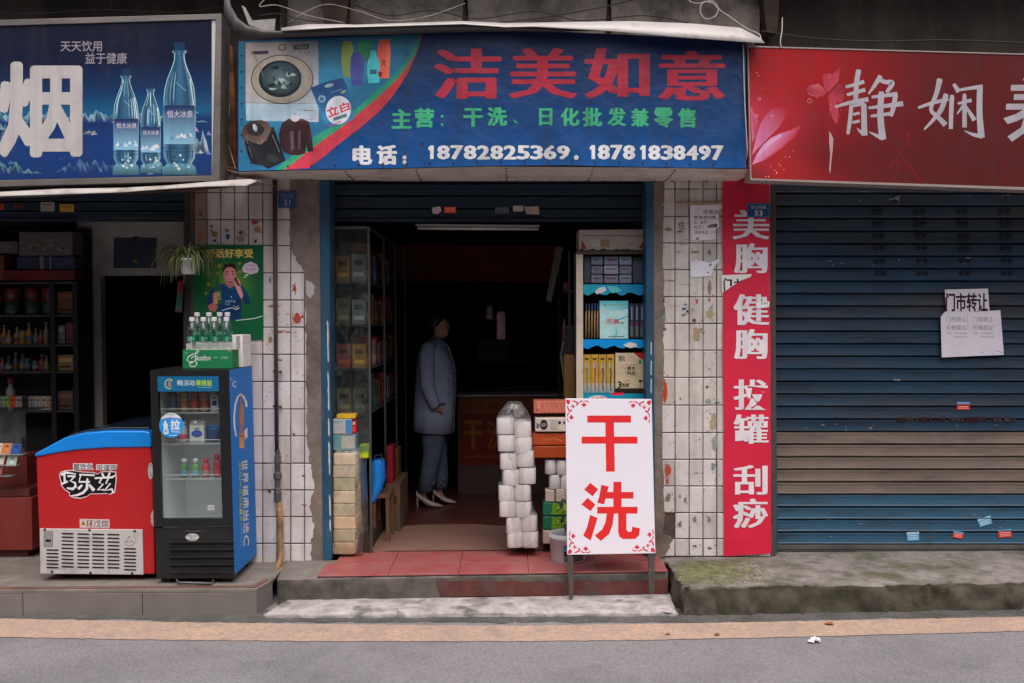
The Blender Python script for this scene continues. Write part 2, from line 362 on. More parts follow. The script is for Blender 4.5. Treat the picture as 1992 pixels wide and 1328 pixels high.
def rough_slab(top, z0, z1, mats, name, jag=.012, seed=1, sub=.025):
    """slab whose plan outline is top (xy points, front edge first); edges broken into short uneven lengths"""
    rnd = random.Random(seed); out = []
    for i in range(len(top)):
        a, b = Vector(top[i]), Vector(top[(i + 1) % len(top)]); n = max(1, int((b - a).length / sub))
        for k in range(n):
            p = a.lerp(b, k / n)
            q3 = Vector((p.x * 5 + seed, p.y * 5, 0)); nz = mnoise.noise(q3) + .5 * mnoise.noise(q3 * 3.1) + .35 * mnoise.noise(q3 * 9)
            if k: p += Vector((nz * jag * .6, nz * jag * 1.3))
            out.append(p)
    mb = MB(); n = len(out); zs = [z1, z1 - .004, z1 - .014] + [z1 - .014 + (z0 - z1 + .014) * k / 7 for k in range(1, 8)]; ins = [.016, .005] + [0] * 8
    cen = sum(out, Vector((0, 0))) / n; rings = []
    for z, q in zip(zs, ins):
        ring = []
        for i, p in enumerate(out):
            e = (out[(i + 1) % n] - out[i - 1]).normalized(); nn = Vector((-e.y, e.x))
            if nn.dot(cen - p) < 0: nn = -nn
            q3 = Vector((p.x * 6, p.y * 6, z * 9 + seed)); j = jag * .9 * (mnoise.noise(q3) + .5 * mnoise.noise(q3 * 2.7) + .3 * mnoise.noise(q3 * 7)) if z < z1 - .01 else 0
            ring.append(Vector((p.x + nn.x * (q + j), p.y + nn.y * (q + j), z + (.004 * mnoise.noise(Vector((p.x * 14, p.y * 14, seed))) - .002 if z > z1 - .016 else 0))))
        rings.append(ring)
    mb.loft(rings)
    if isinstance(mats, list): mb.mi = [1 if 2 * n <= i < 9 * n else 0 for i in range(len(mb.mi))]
    return strct(name, mb, mats, smooth=True)

def gx(u, v, z): p = WZ(u, v, z); return (p.x, p.y)
# left platform of grey tile with a brown edge strip
y0 = -.72; xr = gx(498, 1146, ZP)[0]; xr2 = xr + .05
pl = MB()
xs = [-9.5, -7.6, -5.9, -4.55, -3.2, -2.42, xr]
for a, b in zip(xs, xs[1:]): pl.box(a + .002, b - .002, y0, y0 + .02, ZR - .05, ZP - .024)
pl.hexa([(xr, y0 + .001, ZR - .05), (xr2, y0 + .23, ZR - .05), (xr2, y0 + .23, ZP - .024), (xr, y0 + .001, ZP - .024)], [(xr - .02, y0 + .012, ZR - .05), (xr2 - .02, y0 + .24, ZR - .05), (xr2 - .02, y0 + .24, ZP - .024), (xr - .02, y0 + .012, ZP - .024)])
pl.prism([(-9.5, y0 + .002, ZP), (xr, y0 + .002, ZP), (xr2, y0 + .23, ZP), (xr2 + .01, .1, ZP), (-9.5, .1, ZP)], [(-9.5, y0 + .002, ZP - .022), (xr, y0 + .002, ZP - .022), (xr2, y0 + .23, ZP - .022), (xr2 + .01, .1, ZP - .022), (-9.5, .1, ZP - .022)], 1)
pl.box(-9.5, xr - .02, y0 + .025, y0 + .065, ZP, ZP + .007, 2)
pl.hexa([(xr - .05, y0 + .025, ZP), (xr - .012, y0 + .025, ZP), (xr - .012, y0 + .025, ZP + .0075), (xr - .05, y0 + .025, ZP + .0075)], [(xr2 - .06, y0 + .21, ZP), (xr2 - .02, y0 + .21, ZP), (xr2 - .02, y0 + .21, ZP + .0075), (xr2 - .06, y0 + .21, ZP + .0075)], 2)
pl.box(-9.5, xr - .03, y0 + .03, .05, ZR - .05, ZP - .03)
strct('pavement', pl, [stonestrip, conc, M('brown_edge_strip', (.17, .085, .062), .6, var=.2, scale=8, dirt=[((.09, .06, .05), 5, .5, .7, .6)])], bevel=.003)
# doorstep: concrete block, tread of red tile
a, b = gx(539, 1122, ZS), gx(1299, 1110, ZS)
fl = [(a[0], a[1]), (b[0], b[1]), (b[0] + .03, .0), (a[0] - .06, .0)]
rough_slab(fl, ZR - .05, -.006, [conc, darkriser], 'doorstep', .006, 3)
t = MB(); c0 = gx(617, 1120, ZS); w = (b[0] - c0[0]) / 5
for i in range(5):
    x0, x1 = c0[0] + w * i, c0[0] + w * (i + 1); ya = c0[1] + (b[1] - c0[1]) * i / 5 - .012; yb = c0[1] + (b[1] - c0[1]) * (i + 1) / 5 - .012
    t.hexa([(x0 + .0015, ya, -.004), (x1 - .0015, yb, -.004), (x1 - .0015, yb, .004), (x0 + .0015, ya, .004)], [(x0 + .0015, -.16, -.004), (x1 - .0015, -.16, -.004), (x1 - .0015, -.16, .004), (x0 + .0015, -.16, .004)])
    t.box(x0 + .0015 + (.06 if i == 0 else 0), x1 - .0015, -.157, .19, -.004, .004)
strct('doorstep_tiles', t, redtile, bevel=.002)
# dull red paint left on the riser
pr = Print(onY(lambda u, v: -.5 + (u - 860) / 440 * .12), 1, base=.006)
t = MB(); ya, yb = WZ(857, 1123, ZS).y, b[1]
def riser(u, v):
    s = (u - 539) / (1299 - 539); y = a[1] + (b[1] - a[1]) * s - .013; p = W(u, v, y); return p
q = [(857, 1160)] + [(850 + k * 18, 1131 + random.uniform(-3, 3)) for k in range(25)] + [(1300, 1126), (1299, 1156)]
t.prism([riser(u, v) for u, v in q][::-1], [riser(u, v) + Vector((0, .02, 0)) for u, v in q][::-1])
strct('riser_paint', t, M('dull_red_paint', (.12, .03, .028), .75, var=.3, scale=12, bump=.3, dirt=[((.07, .06, .05), 6, .5, .68, .75)]))
# cement apron at the foot of the step
a2 = gx(512, 1194, ZR + .03); b2 = gx(1319, 1190, ZR + .03)
rough_slab([(a2[0], a2[1]), (b2[0], b2[1]), (b2[0] + .02, b[1] + .02), (a2[0] + .08, a[1] + .02)], ZR - .05, ZR + .034, whitecem, 'cement_apron', .014, 5)
# right platform with moss
k0 = gx(1328, 1141, ZK); k1 = gx(1560, 1137, ZK); k2 = gx(1890, 1131, ZK); k3 = gx(2400, 1122, ZK); kb = gx(1296, 1088, ZK)
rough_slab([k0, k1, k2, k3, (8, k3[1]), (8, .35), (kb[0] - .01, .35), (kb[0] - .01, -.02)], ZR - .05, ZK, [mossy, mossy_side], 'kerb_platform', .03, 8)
mo = MB()
rq = random.Random(3)
for i in range(1700):
    u, v = rq.gauss(1378, 56), rq.gauss(1112, 13)
    if not (1093 < v < 1136 and u > 1312 + max(0, v - 1092) * .3 and u < 1560): continue
    x, y = gx(u, v, ZK); s_ = rq.uniform(.003, .016); n = 7; pts = [(x + s_ * rq.uniform(.5, 1.2) * math.cos(6.283 * k / n), y + s_ * rq.uniform(.5, 1.2) * math.sin(6.283 * k / n), ZK - .001) for k in range(n)]
    mo.add(pts + [(x, y, ZK + s_ * .35)], [(k, (k + 1) % n, n) for k in range(n)])
tag(mo.build('moss', M('moss_film', (.16, .16, .075), .95, var=.45, scale=14, bump=.5), None), kind='stuff')

# ------------------------------------------------------------------ the building
bld = thing('building', 'old concrete street building with white tiled pillars behind the three shop fronts', 'building')
T = 2.9                                      # room height
def wallbox(name, mat, *bx):
    for q in bx: MB().box(*q).build(name, mat, bld)
xL0, xL1 = -2.31, -1.335                      # left pillar
xR0, xR1 = 1.045, 1.90                         # right pillar
wallbox('wall', grout, (xL0, xL1, 0, .4, -.2, 3.0)); wallbox('wall', grout, (xR0, xR1, 0, .4, -.2, 3.0))
wallbox('wall', upperm, (-9, 9, .06, .4, 3.0, 9))
wallbox('wall', grout, (5.6, 9, 0, .4, -.2, 3.0)); wallbox('wall', grout, (-9, -5.4, 0, .4, -.2, 3.0))
# middle room, left room, right room behind the shutter
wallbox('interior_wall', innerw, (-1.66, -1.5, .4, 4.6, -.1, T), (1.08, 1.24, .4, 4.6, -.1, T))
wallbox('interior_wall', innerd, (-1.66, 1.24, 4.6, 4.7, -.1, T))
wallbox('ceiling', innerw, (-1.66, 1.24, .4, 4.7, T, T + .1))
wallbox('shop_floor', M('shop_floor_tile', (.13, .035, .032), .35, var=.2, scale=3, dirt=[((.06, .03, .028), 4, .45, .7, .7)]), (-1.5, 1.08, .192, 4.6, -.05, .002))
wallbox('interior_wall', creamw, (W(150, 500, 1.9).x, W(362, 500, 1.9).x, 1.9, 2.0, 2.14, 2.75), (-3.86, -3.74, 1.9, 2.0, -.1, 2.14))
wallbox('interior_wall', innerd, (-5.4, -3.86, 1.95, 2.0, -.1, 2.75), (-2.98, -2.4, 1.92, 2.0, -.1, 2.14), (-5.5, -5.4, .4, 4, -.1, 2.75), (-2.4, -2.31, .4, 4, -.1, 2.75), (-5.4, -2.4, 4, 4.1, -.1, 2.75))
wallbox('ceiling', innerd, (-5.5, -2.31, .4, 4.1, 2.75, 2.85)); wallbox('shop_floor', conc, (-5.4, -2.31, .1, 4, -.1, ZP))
wallbox('shade_slab', upperm, (-9, 9, -.45, .06, 4.24, 4.44))  # unseen overhang, added and sized to shade the sign tops
across = thing('building', 'unseen plain grey building on the far side of the road, added to darken the shops', 'building', (0, -14, -.19))  # unseen; put in to cut the low sky light entering the shops
g = MB(); g.box(-30, 30, -20, -13, -.2, 6.5); g.build('wall', M('far_side_wall', (.13, .12, .115), .9, var=.2, scale=1), across)
g = MB()
for k in range(14):
    for z in (.0, 3.4): MB().box(-28 + k * 4.1, -25.4 + k * 4.1, -12.99, -12.93, z, z + 2.4).build('window', M('far_side_glass', (.05, .055, .06), .2), across)
# upper wall: beams and posts between old concrete panels
for u0, u1, y in [(618, 680, -.12), (898, 906, .02), (1176, 1186, .02), (536, 562, .0), (1478, 1520, -.1)]:
  um = MB(); um.slab([(u0, -60), (u1, -60), (u1 - 8, 62), (u0 + 14, 62)], y, .12)
  um.build('post', M('brown_post', (.075, .048, .036), .9, var=.3, scale=10, bump=.3), bld)
um = MB()
um.slab([(545, -60), (1478, -60), (1478, 80), (545, 80)], .035, .03)
um.build('wall_panel', M('old_render', (.52, .44, .37), .95, var=.25, scale=6, bump=.6, dirt=[((.05, .04, .032), 2.3, .45, .65, .85), ((.30, .26, .22), 9, .6, .75, .5)]), bld)

# tiled faces of the two pillars
def tiles(us, vs, skip, tone, seed, clip=None):
    rnd = random.Random(seed); mb = MB()
    for j in range(len(vs) - 1):
        for i in range(len(us) - 1):
            if (i, j) in skip: continue
            u0, u1, v0, v1 = us[i] + .9, us[i + 1] - .9, vs[j] + .9, vs[j + 1] - .9
            if u1 - u0 < 3 or v1 - v0 < 3: continue
            jt = [(rnd.uniform(-.35, .35), rnd.uniform(-.35, .35)) for _ in range(4)]
            q = [(u0, v1), (u1, v1), (u1, v0), (u0, v0)]; q = [(x + a, y + b) for (x, y), (a, b) in zip(q, jt)]
            yf = -.009 - rnd.uniform(0, .0015); e = 1.1
            q2 = [(q[0][0] + e, q[0][1] - e), (q[1][0] - e, q[1][1] - e), (q[2][0] - e, q[2][1] + e), (q[3][0] + e, q[3][1] + e)]
            tl = [rnd.uniform(-.0012, .0012) for _ in range(4)]
            c = tone(i, j, rnd)
            A = [W(u, v, -.0005) for u, v in q]; B = [W(u, v, yf + .003) for u, v in q]; D = [W(u, v, yf + d) for (u, v), d in zip(q2, tl)]
            mb.add(A + B + D, [(0, 1, 5, 4), (1, 2, 6, 5), (2, 3, 7, 6), (3, 0, 4, 7), (4, 5, 9, 8), (5, 6, 10, 9), (6, 7, 11, 10), (7, 4, 8, 11), (8, 9, 10, 11)], 0, c)
    return mb.build('tile_facing', tilemat, bld)
def toneL(i, j, r):
    k = r.uniform(.86, 1.06); base = (.74, .69, .69) if j > 3 else (.66, .59, .56)
    if i == 0 and j < 4: base = (.30, .20, .15)
    return tuple(min(.8, c * k) for c in base) + (1,)
def toneR(i, j, r):
    k = r.uniform(.88, 1.06); base = (.72, .67, .62) if j < 9 else (.74, .70, .69)
    if r.random() < .12: base = tuple(c * .78 for c in base)
    return tuple(min(.8, c * k) for c in base) + (1,)
usL = [378.5, 402.7, 429.5, 456.4, 483.3, 511.0, 538.5, 565.5, 592.3, 614]
vsL = [330, 374.5, 427, 477.5, 530.4, 583.3, 636.2, 689, 742, 795.5, 848, 901, 953, 1005, 1057, 1101]
tiles(usL, vsL, set(), toneL, 21)
usR = [1287, 1313, 1340.5, 1367.5, 1394, 1421, 1448, 1475, 1499]
vsR = [318, 367, 420.5, 472.5, 524.6, 577, 629, 681, 734, 788, 841.4, 893.4, 945.3, 997.3, 1048, 1082]
tiles(usR, vsR, {(0, 13)}, toneR, 22)
# cement that covers the broken edges of the tiling
rp = random.Random(4)
def ragged(pts, n=5, j=2.2):
    out = []
    for (a, b), (c, d) in zip(pts, pts[1:]):
        for k in range(n): out.append((a + (c - a) * k / n + rp.uniform(-j, j), b + (d - b) * k / n + rp.uniform(-1, 1)))
    return out + [pts[-1]]
e = MB()
edge = ragged([(566, 340), (563, 400), (566, 425), (562, 455), (566, 485), (580, 510), (592, 528), (594, 560), (595, 640), (596, 700), (597, 780), (598, 850), (601, 890), (608, 915), (610, 950), (602, 985), (610, 1020), (606, 1050), (604, 1096)])
e.slab(edge + [(628, 1096), (626, 700), (622, 340)], -.013, .012)
e.build('plaster', plaster, bld)
e = MB(); edge = ragged([(1292, 340), (1289, 470), (1292, 570), (1294, 620), (1289, 660), (1293, 700), (1288, 800), (1290, 930), (1293, 1000), (1290, 1040), (1312, 1046), (1290, 1084)], 5, 1.6)
e.slab([(1270, 340)] + edge + [(1275, 1084)], -.012, .011); e.build('plaster', plaster, bld)
e = MB(); e.slab(ragged([(595, 545), (606, 548), (612, 556), (610, 572), (603, 580), (596, 574), (595, 545)], 3, 1), -.0155, .004); e.build('plaster', M('white_flake', (.5, .46, .45), .7, var=.1), bld)

# scraps of old stickers, stains and scribbles left on the tiling
rs = random.Random(11)
def blob(cu, cv, ru, rv, n=26, j=.35):
    o = rs.uniform(0, 99); out = []
    for k in range(n):
        a = 2 * math.pi * k / n; q = Vector((math.cos(a) * 1.3 + o, math.sin(a) * 1.3, o)); f = 1 + j * 1.5 * (mnoise.noise(q) + .5 * mnoise.noise(q * 2.6) + .2 * mnoise.noise(q * 6))
        f = max(.25, f); out.append((cu + ru * math.cos(a) * f, cv + rv * math.sin(a) * f))
    return out
p = Print(onY(0), 1, base=.0125)
for cu, cv, ru, rv, c in [(412, 440, 5, 6, (.05, .035, .03, 1)), (417, 455, 7, 8, (.30, .16, .06, 1)), (417, 468, 8, 6, (.02, .07, .12, 1)), (443, 460, 8, 11, (.02, .08, .14, 1)), (441, 448, 9, 5, (.28, .15, .08, 1)),
        (469, 452, 9, 7, (.03, .08, .10, 1)), (468, 464, 10, 9, (.34, .2, .12, 1)), (495, 432, 9, 5, (.40, .07, .03, 1)), (500, 446, 8, 9, (.38, .2, .09, 1)), (497, 469, 6, 6, (.05, .035, .03, 1)), (390, 462, 8, 12, (.32, .15, .08, 1)), (390, 415, 7, 10, (.22, .09, .05, 1)),
        (573, 561, 4.5, 9, (.42, .06, .025, 1)), (578, 620, 10, 13, (.42, .07, .03, 1)), (545, 645, 10, 2.2, (.34, .12, .06, 1)), (560, 646, 6, 2, (.36, .16, .09, 1)), (532, 595, 13, 2, (.32, .10, .06, 1)), (574, 646, 3, 2, (.4, .33, .12, 1)),
        (525, 660, 8, 14, (.26, .2, .1, 1)), (572, 845, 4, 5, (.04, .03, .03, 1)), (524, 955, 7, 6, (.06, .05, .05, 1)), (590, 925, 8, 3, (.12, .1, .08, 1)), (592, 982, 9, 3, (.11, .095, .08, 1)), (525, 545, 3, 10, (.03, .05, .05, 1)), (545, 700, 8, 2.5, (.09, .07, .06, 1)),
        (1294, 760, 5, 26, (.5, .06, .02, 1)), (1299, 915, 7, 16, (.48, .07, .03, 1)), (1298, 936, 4, 7, (.5, .07, .03, 1)), (1334, 592, 7, 3, (.05, .13, .24, 1)), (1331, 600, 9, 4, (.04, .12, .24, 1)), (1329, 613, 7, 3, (.06, .17, .27, 1)), (1337, 605, 5, 5, (.08, .06, .06, 1)),
        (1356, 586, 2.6, 6, (.55, .05, .04, 1)), (1380, 582, 2.4, 5, (.5, .06, .04, 1)), (1386, 575, 2, 3, (.5, .07, .04, 1)), (1362, 640, 5, 2, (.5, .05, .04, 1)), (1359, 644, 2, 3, (.5, .05, .04, 1)), (1384, 597, 3, 3, (.03, .04, .03, 1)), (1292, 616, 2.5, 4, (.1, .4, .5, 1)), (1291, 585, 4, 7, (.10, .04, .035, 1)), (1293, 640, 6, 5, (.13, .07, .05, 1)),
        (1347, 602, 4, 4, (.3, .4, .25, 1)), (1352, 570, 3, 2, (.03, .03, .03, 1)), (1395, 783, 8, 3, (.03, .16, .08, 1)), (1378, 780, 8, 5, (.3, .33, .28, 1)), (1361, 854, 2.5, 2.5, (.12, .01, .012, 1)), (1388, 820, 9, 22, (.42, .32, .24, 1)), (1390, 862, 7, 18, (.30, .33, .31, 1)), (1354, 920, 9, 2, (.14, .12, .11, 1)), (1388, 907, 5, 10, (.2, .27, .3, 1)),
        (1323, 965, 3, 6, (.13, .11, .1, 1)), (1333, 972, 5, 12, (.2, .18, .16, 1)), (1300, 968, 10, 16, (.2, .17, .15, 1)), (1352, 1010, 7, 11, (.24, .2, .18, 1)), (1323, 1020, 8, 10, (.2, .17, .16, 1)), (1380, 1010, 8, 12, (.24, .21, .2, 1)), (1352, 1062, 9, 4, (.13, .115, .10, 1)), (1380, 1066, 9, 5, (.14, .12, .11, 1)), (1300, 1064, 8, 6, (.2, .17, .15, 1)),
        (1375, 395, 10, 2, (.05, .04, .035, 1)), (1322, 450, 13, 4, (.26, .19, .12, 1)), (1300, 446, 10, 5, (.3, .22, .14, 1)), (1380, 490, 6, 10, (.24, .16, .09, 1)), (1352, 490, 12, 3, (.33, .22, .12, 1)), (1355, 650, 10, 16, (.38, .31, .18, 1)), (1380, 560, 5, 14, (.3, .23, .16, 1)), (1380, 610, 9, 12, (.40, .36, .22, 1)), (1380, 718, 3, 3, (.04, .035, .03, 1)), (1324, 775, 3, 3, (.04, .035, .03, 1)), (1376, 752, 5, 4, (.05, .045, .04, 1))]:
    if max(c[:3]) < .3: ru *= .62; rv *= .62
    p.poly(blob(cu, cv, ru * .72, rv * .78, 34, .32), c)
    for _ in range(7): p.poly(blob(cu + rs.uniform(-1.3, 1.3) * ru, cv + rs.uniform(-1.3, 1.3) * rv, ru * rs.uniform(.05, .3), rv * rs.uniform(.05, .25), 12, .5), tuple(min(1, x * rs.uniform(.8, 1.5)) for x in c[:3]) + (1,))
for k in range(420):      # small chips and spots
    left = rs.random() < .45
    cu = rs.uniform(515, 596) if left else rs.uniform(1290, 1404); cv = rs.uniform(440, 1075); r0 = rs.uniform(.25, 1.1)
    p.poly(blob(cu, cv, r0 * rs.uniform(.6, 1.6), r0, 7, .5), rs.choice([(.06, .05, .045, 1), (.16, .12, .09, 1), (.25, .2, .16, 1), (.10, .07, .05, 1)]))
p.text('住', 1320, 430, 1332, 446, (.05, .04, .04, 1), .0); p.text('电', 1347, 619, 1354, 626, (.03, .03, .03, 1), .02)
for k in range(9):
    cu, cv = rs.uniform(1290, 1330), rs.uniform(430, 640); p.line([(cu + q * 4, cv + rs.uniform(-2, 2)) for q in range(6)], .7, (.22, .17, .13, 1))
p.build('sticker_residue', paperm, bld)['kind'] = 'stuff'
# tan cable clip strip across the right tiling
e = MB(); e.tube([W(1316, 394, -.02), W(1350, 394.5, -.022), W(1405, 394, -.02)], .007, 8); e.build('conduit', M('tan_conduit', (.42, .28, .16), .6), bld)

# ------------------------------------------------------------------ drain pipe
dp = thing('drain_pipe', 'brown downpipe with grey couplings and tan lower length on the tiled pillar beside the cooler', 'pipe', tuple(W(537, 1110, -.06)))
g = MB(); g.tube([W(534, 340, -.045), W(536, 620, -.045), W(538.5, 880, -.05)], .0145, 14); g.build('pipe', M('brown_pipe', (.06, .033, .034), .5, var=.25, scale=12, dirt=[((.14, .1, .085), 9, .56, .75, .6)]), dp, True)
g = MB(); c = [W(540, v, -.05) for v in (875, 884, 886, 900, 902, 918, 920, 930, 932, 948, 950, 955, 957, 975, 976)]
g.tube(c, [.0155, .0165, .023, .023, .019, .019, .029, .029, .020, .020, .023, .023, .026, .026, .018], 16); g.build('coupling', M('grey_iron', (.10, .095, .09), .6, metal=.4, var=.3, scale=14, bump=.2), dp, False)
g = MB(); cp = [W(541, 972, -.05), W(545, 1000, -.05), W(545.5, 1040, -.055), W(546, 1075, -.06), W(545, 1090, -.09), W(540, 1102, -.16), W(537, 1112, -.24)]
g.tube(cp, [.02, .0225, .021, .022, .021, .02, .019], 14); g.build('pipe', M('tan_wrapped_pipe', (.36, .21, .10), .75, var=.35, scale=26, bump=.7, dirt=[((.14, .08, .045), 9, .5, .68, .8)]), dp, True)
for v in (722, 790): g = MB(); g.tube([W(531, v, -.05), W(548, v + 1, -.05)], .008, 8); g.tube([W(546, v + 1, -.05), W(546, v + 1, .0)], .006, 6); g.build('bracket', rust, dp)

# ------------------------------------------------------------------ roller shutters and steel frames
def shutter(px, py, rows, Y, mat, root, name='curtain', amp=.014, sub=1):
    """corrugated curtain: each slat bulges out and folds back in a narrow seam"""
    u0, u1 = px; mb = MB(); prof = []
    for v0, v1 in rows:
        h = v1 - v0
        prof += [(v0, amp * .9), (v0 + h * .05, 0), (v0 + h * .12, -amp * .5), (v0 + h * .3, -amp * .25), (v0 + h * .55, -amp * .3), (v0 + h * .8, -amp * .55), (v0 + h * .87, -amp * .9), (v0 + h * .93, -amp * .5), (v0 + h * .96, amp)]
    pts = []; nc = 46
    for i, (v, d) in enumerate(prof):          # slats are a little bent and sag unevenly
        for k in range(nc):
            u = u0 + (u1 - u0) * k / (nc - 1); q = Vector((u * .008, (i // 9) * 3.7, 0)); q2 = Vector((u * .004, v * .012, 7))
            pts.append(W(u, v + .55 * mnoise.noise(q), Y + d - .005 + .006 * mnoise.noise(q2) + .0025 * mnoise.noise(q * 2.3)))
    mb.add(pts, [(i * nc + k, (i + 1) * nc + k, (i + 1) * nc + k + 1, i * nc + k + 1) for i in range(len(prof) - 1) for k in range(nc - 1)]); return mb.build(name, mat, root)
sb = thing('roller_shutter', 'closed blue roller shutter with dusty brown slats, under the red shop sign', 'shutter', tuple(W(1750, 1070, .1)))
rows = []; v = 352; hh = 24.4
while v < 1040: rows.append((v, v + hh)); v += hh
shut_blue = M('upper_blue_slats', (.012, .038, .074), .6, spec=.3, var=.25, scale=5, bump=.1, dirt=[((.05, .045, .042), 3, .45, .70, .75), ((.010, .011, .015), 7, .5, .72, .7), ((.12, .11, .10), 25, .66, .78, .5)], stretch=(.25, 1, 1.6))  # darker tone of the blue used on the lower slats
shut_dust = M('dusty_brown_slats', (.17, .128, .105), .7, var=.18, scale=6, bump=.1, dirt=[((.055, .046, .042), 4, .52, .72, .75), ((.05, .07, .09), 9, .6, .72, .5)], stretch=(.3, 1, 1.6))
shut_low = M('lower_blue_slats', (.028, .095, .165), .42, var=.2, scale=5, bump=.1, dirt=[((.025, .035, .05), 5, .52, .7, .8), ((.12, .11, .10), 12, .62, .75, .5)], stretch=(.35, 1, 1.6))
XR_ = 2560
shutter((1508, XR_), 0, [r for r in rows if r[0] < 818], .14, shut_blue, sb)
shutter((1508, XR_), 0, [r for r in rows if 818 <= r[0] < 940], .14, shut_dust, sb)
shutter((1508, XR_), 0, [r for r in rows if r[0] >= 940], .14, shut_low, sb)
ve = rows[-1][1]
g = MB(); g.rect(1508, ve, XR_, ve + 9, .125, .05); g.rect(1508, ve + 11, XR_, 1072, .13, .05); g.build('bottom_rail', M('grey_bottom_rail', (.13, .125, .12), .5, metal=.4, var=.2, scale=8, dirt=[((.04, .05, .07), 5, .5, .7, .7)]), sb, bevel=.004)
g = MB(); g.slab([(1499.5, 340), (1507, 340), (1513, 1076), (1501, 1076)], .04, .14); g.build('guide_rail', bluepaint, sb, bevel=.003)
g = MB()
for j in range(6):
    vv = 408 + j * 24.6
    for i in range(6):
        uu = 1708 + i * 82.5 + j * 1.2
        g = MB()
        for k in (-7, 6): g.slab([(uu + k - 5, vv), (uu + k - 3, vv - 3), (uu + k + 3, vv - 3), (uu + k + 5, vv), (uu + k + 3, vv + 3), (uu + k - 3, vv + 3)], .118, .012)
        g.build('vent_slot', M('slot_black', (.004, .004, .004), .9), sb)
p = Print(onY(.125), .8, base=.002)
def stk(u, v, w, h, kind, r=0):
    p = Print(onY(.1265), .8, base=.001)
    cr, sr = math.cos(R(r)), math.sin(R(r)); q = lambda x, y: (u + x * cr - y * sr, v + x * sr + y * cr)
    rc = lambda x0, y0, x1, y1, c: p.poly([q(x0, y0), q(x1, y0), q(x1, y1), q(x0, y1)], c)
    c = (190, 60, 50) if kind == 'r' else (95, 150, 185)
    rc(-w / 2, -h / 2, w / 2, h / 2, c)
    if kind != 'rr': rc(-w / 2, -h / 2, w / 2, -h / 4, (90, 150, 190) if kind == 'r' else (150, 190, 205))
    for k in range(3): rc(-w * .38, -h * .12 + k * h * .2, w * .38, -h * .05 + k * h * .2, (215, 170, 160) if kind == 'r' else (190, 205, 215))
    p.build('sticker', paperm, sb)
stk(1874, 789, 25, 15, 'r'); stk(1776, 1043, 24, 17, 'b', -3); stk(1864, 1040, 20, 13, 'r', 8); stk(1916, 1014, 26, 16, 'b', -18); stk(1955, 1037, 27, 16, 'r', -4)
for k in range(26): p.rect(1744 + k * 9 + rs.uniform(-3, 3), 811, 1750 + k * 9, 819 + rs.uniform(-2, 2), (52, 26, 32))
for k in range(40):
    uu, vv = rs.uniform(1560, 1980), rs.choice([rs.uniform(370, 400), rs.uniform(500, 520), rs.uniform(818, 850), rs.uniform(1000, 1050)]); p.poly(blob(uu, vv, rs.uniform(1, 5), rs.uniform(.5, 1.3), 7, .5), (130, 125, 125))
p.poly([(1726, 391), (1750, 379), (1749, 391), (1740, 386)], (125, 118, 120)); p.poly([(1738, 736), (1752, 737), (1751, 741), (1739, 740)], (110, 110, 115)); p.build('paint_chip', paperm, sb)['kind'] = 'stuff'
g = MB(); g.tube([W(1800, 1044, .118), W(1803, 1046, .09), W(1812, 1045, .09), W(1815, 1043, .118)], .004, 6); g.build('handle', rust, sb)

sm = thing('roller_shutter', 'dark blue roller shutter rolled up above the open shop doorway', 'shutter', tuple(W(950, 430, .2)))
shutter((642, 1258), 0, [(330, 356), (356, 381), (381, 406), (406, 424)], .2, navy, sm)
g = MB(); g.rect(642, 424, 1258, 431, .185, .05); g.build('bottom_rail', navy, sm, bevel=.004)
g = MB(); g.slab([(621, 340), (641, 340), (645, 1089), (628, 1091)], -.02, .2)
g.build('guide_rail', bluepaint, sm, bevel=.004)
g = MB(); g.slab([(1256, 340), (1271, 340), (1275, 1086), (1258, 1086)], -.02, .2); g.build('guide_rail', bluepaint, sm, bevel=.004)
g = MB(); g.slab([(1271, 340), (1284, 340), (1289, 1086), (1275, 1086)], -.004, .19); g.build('door_jamb', M('dark_jamb', (.05, .045, .045), .7, var=.3, scale=9, dirt=[((.12, .1, .09), 6, .55, .75, .5)]), sm)
for q, c in [([(864, 402), (887, 402), (887, 414), (864, 414)], (150, 45, 35)), ([(840, 404), (856, 401), (859, 410), (852, 416), (842, 415)], (125, 118, 115)), ([(963, 403), (990, 403), (990, 415), (963, 415)], (55, 60, 60)), ([(998, 400), (1018, 400), (1018, 411), (998, 411)], (120, 108, 105)), ([(1020, 402), (1048, 401), (1049, 417), (1024, 416)], (112, 100, 92))]:
    p = Print(onY(.178), .3, base=.012); p.poly(q, c)
    if c[0] == 150:
        for k in range(3): p.rect(866, 404 + k * 3, 885, 405 + k * 3, (190, 110, 95))
    p.build('sticker', paperm, sm)
p = Print(onY(-.02), .6, base=.002)       # paint scraped off the frame down to white
for a, b in [(622, 705), (720, 800), (812, 850), (858, 925), (960, 1005), (1008, 1035)]:
    uu = lambda v: 637.5 + (v - 620) * .0125
    p.poly([(uu(a) - 1, a)] + [(uu(v_) - 1.6 + rs.uniform(-.6, .6), v_) for v_ in range(a + 6, b - 4, 8)] + [(uu(b), b)] + [(uu(v_) + 1.2 + rs.uniform(-.4, .4), v_) for v_ in range(b - 4, a + 4, -8)], (165, 165, 165))
for a, b in [(664, 690), (700, 730), (735, 765)]: p.poly([(1266, a), (1268, a + 3), (1267.5, b), (1265.5, b - 2)], (160, 165, 170))
p.build('paint_scrape', paperm, sm)['kind'] = 'stuff'

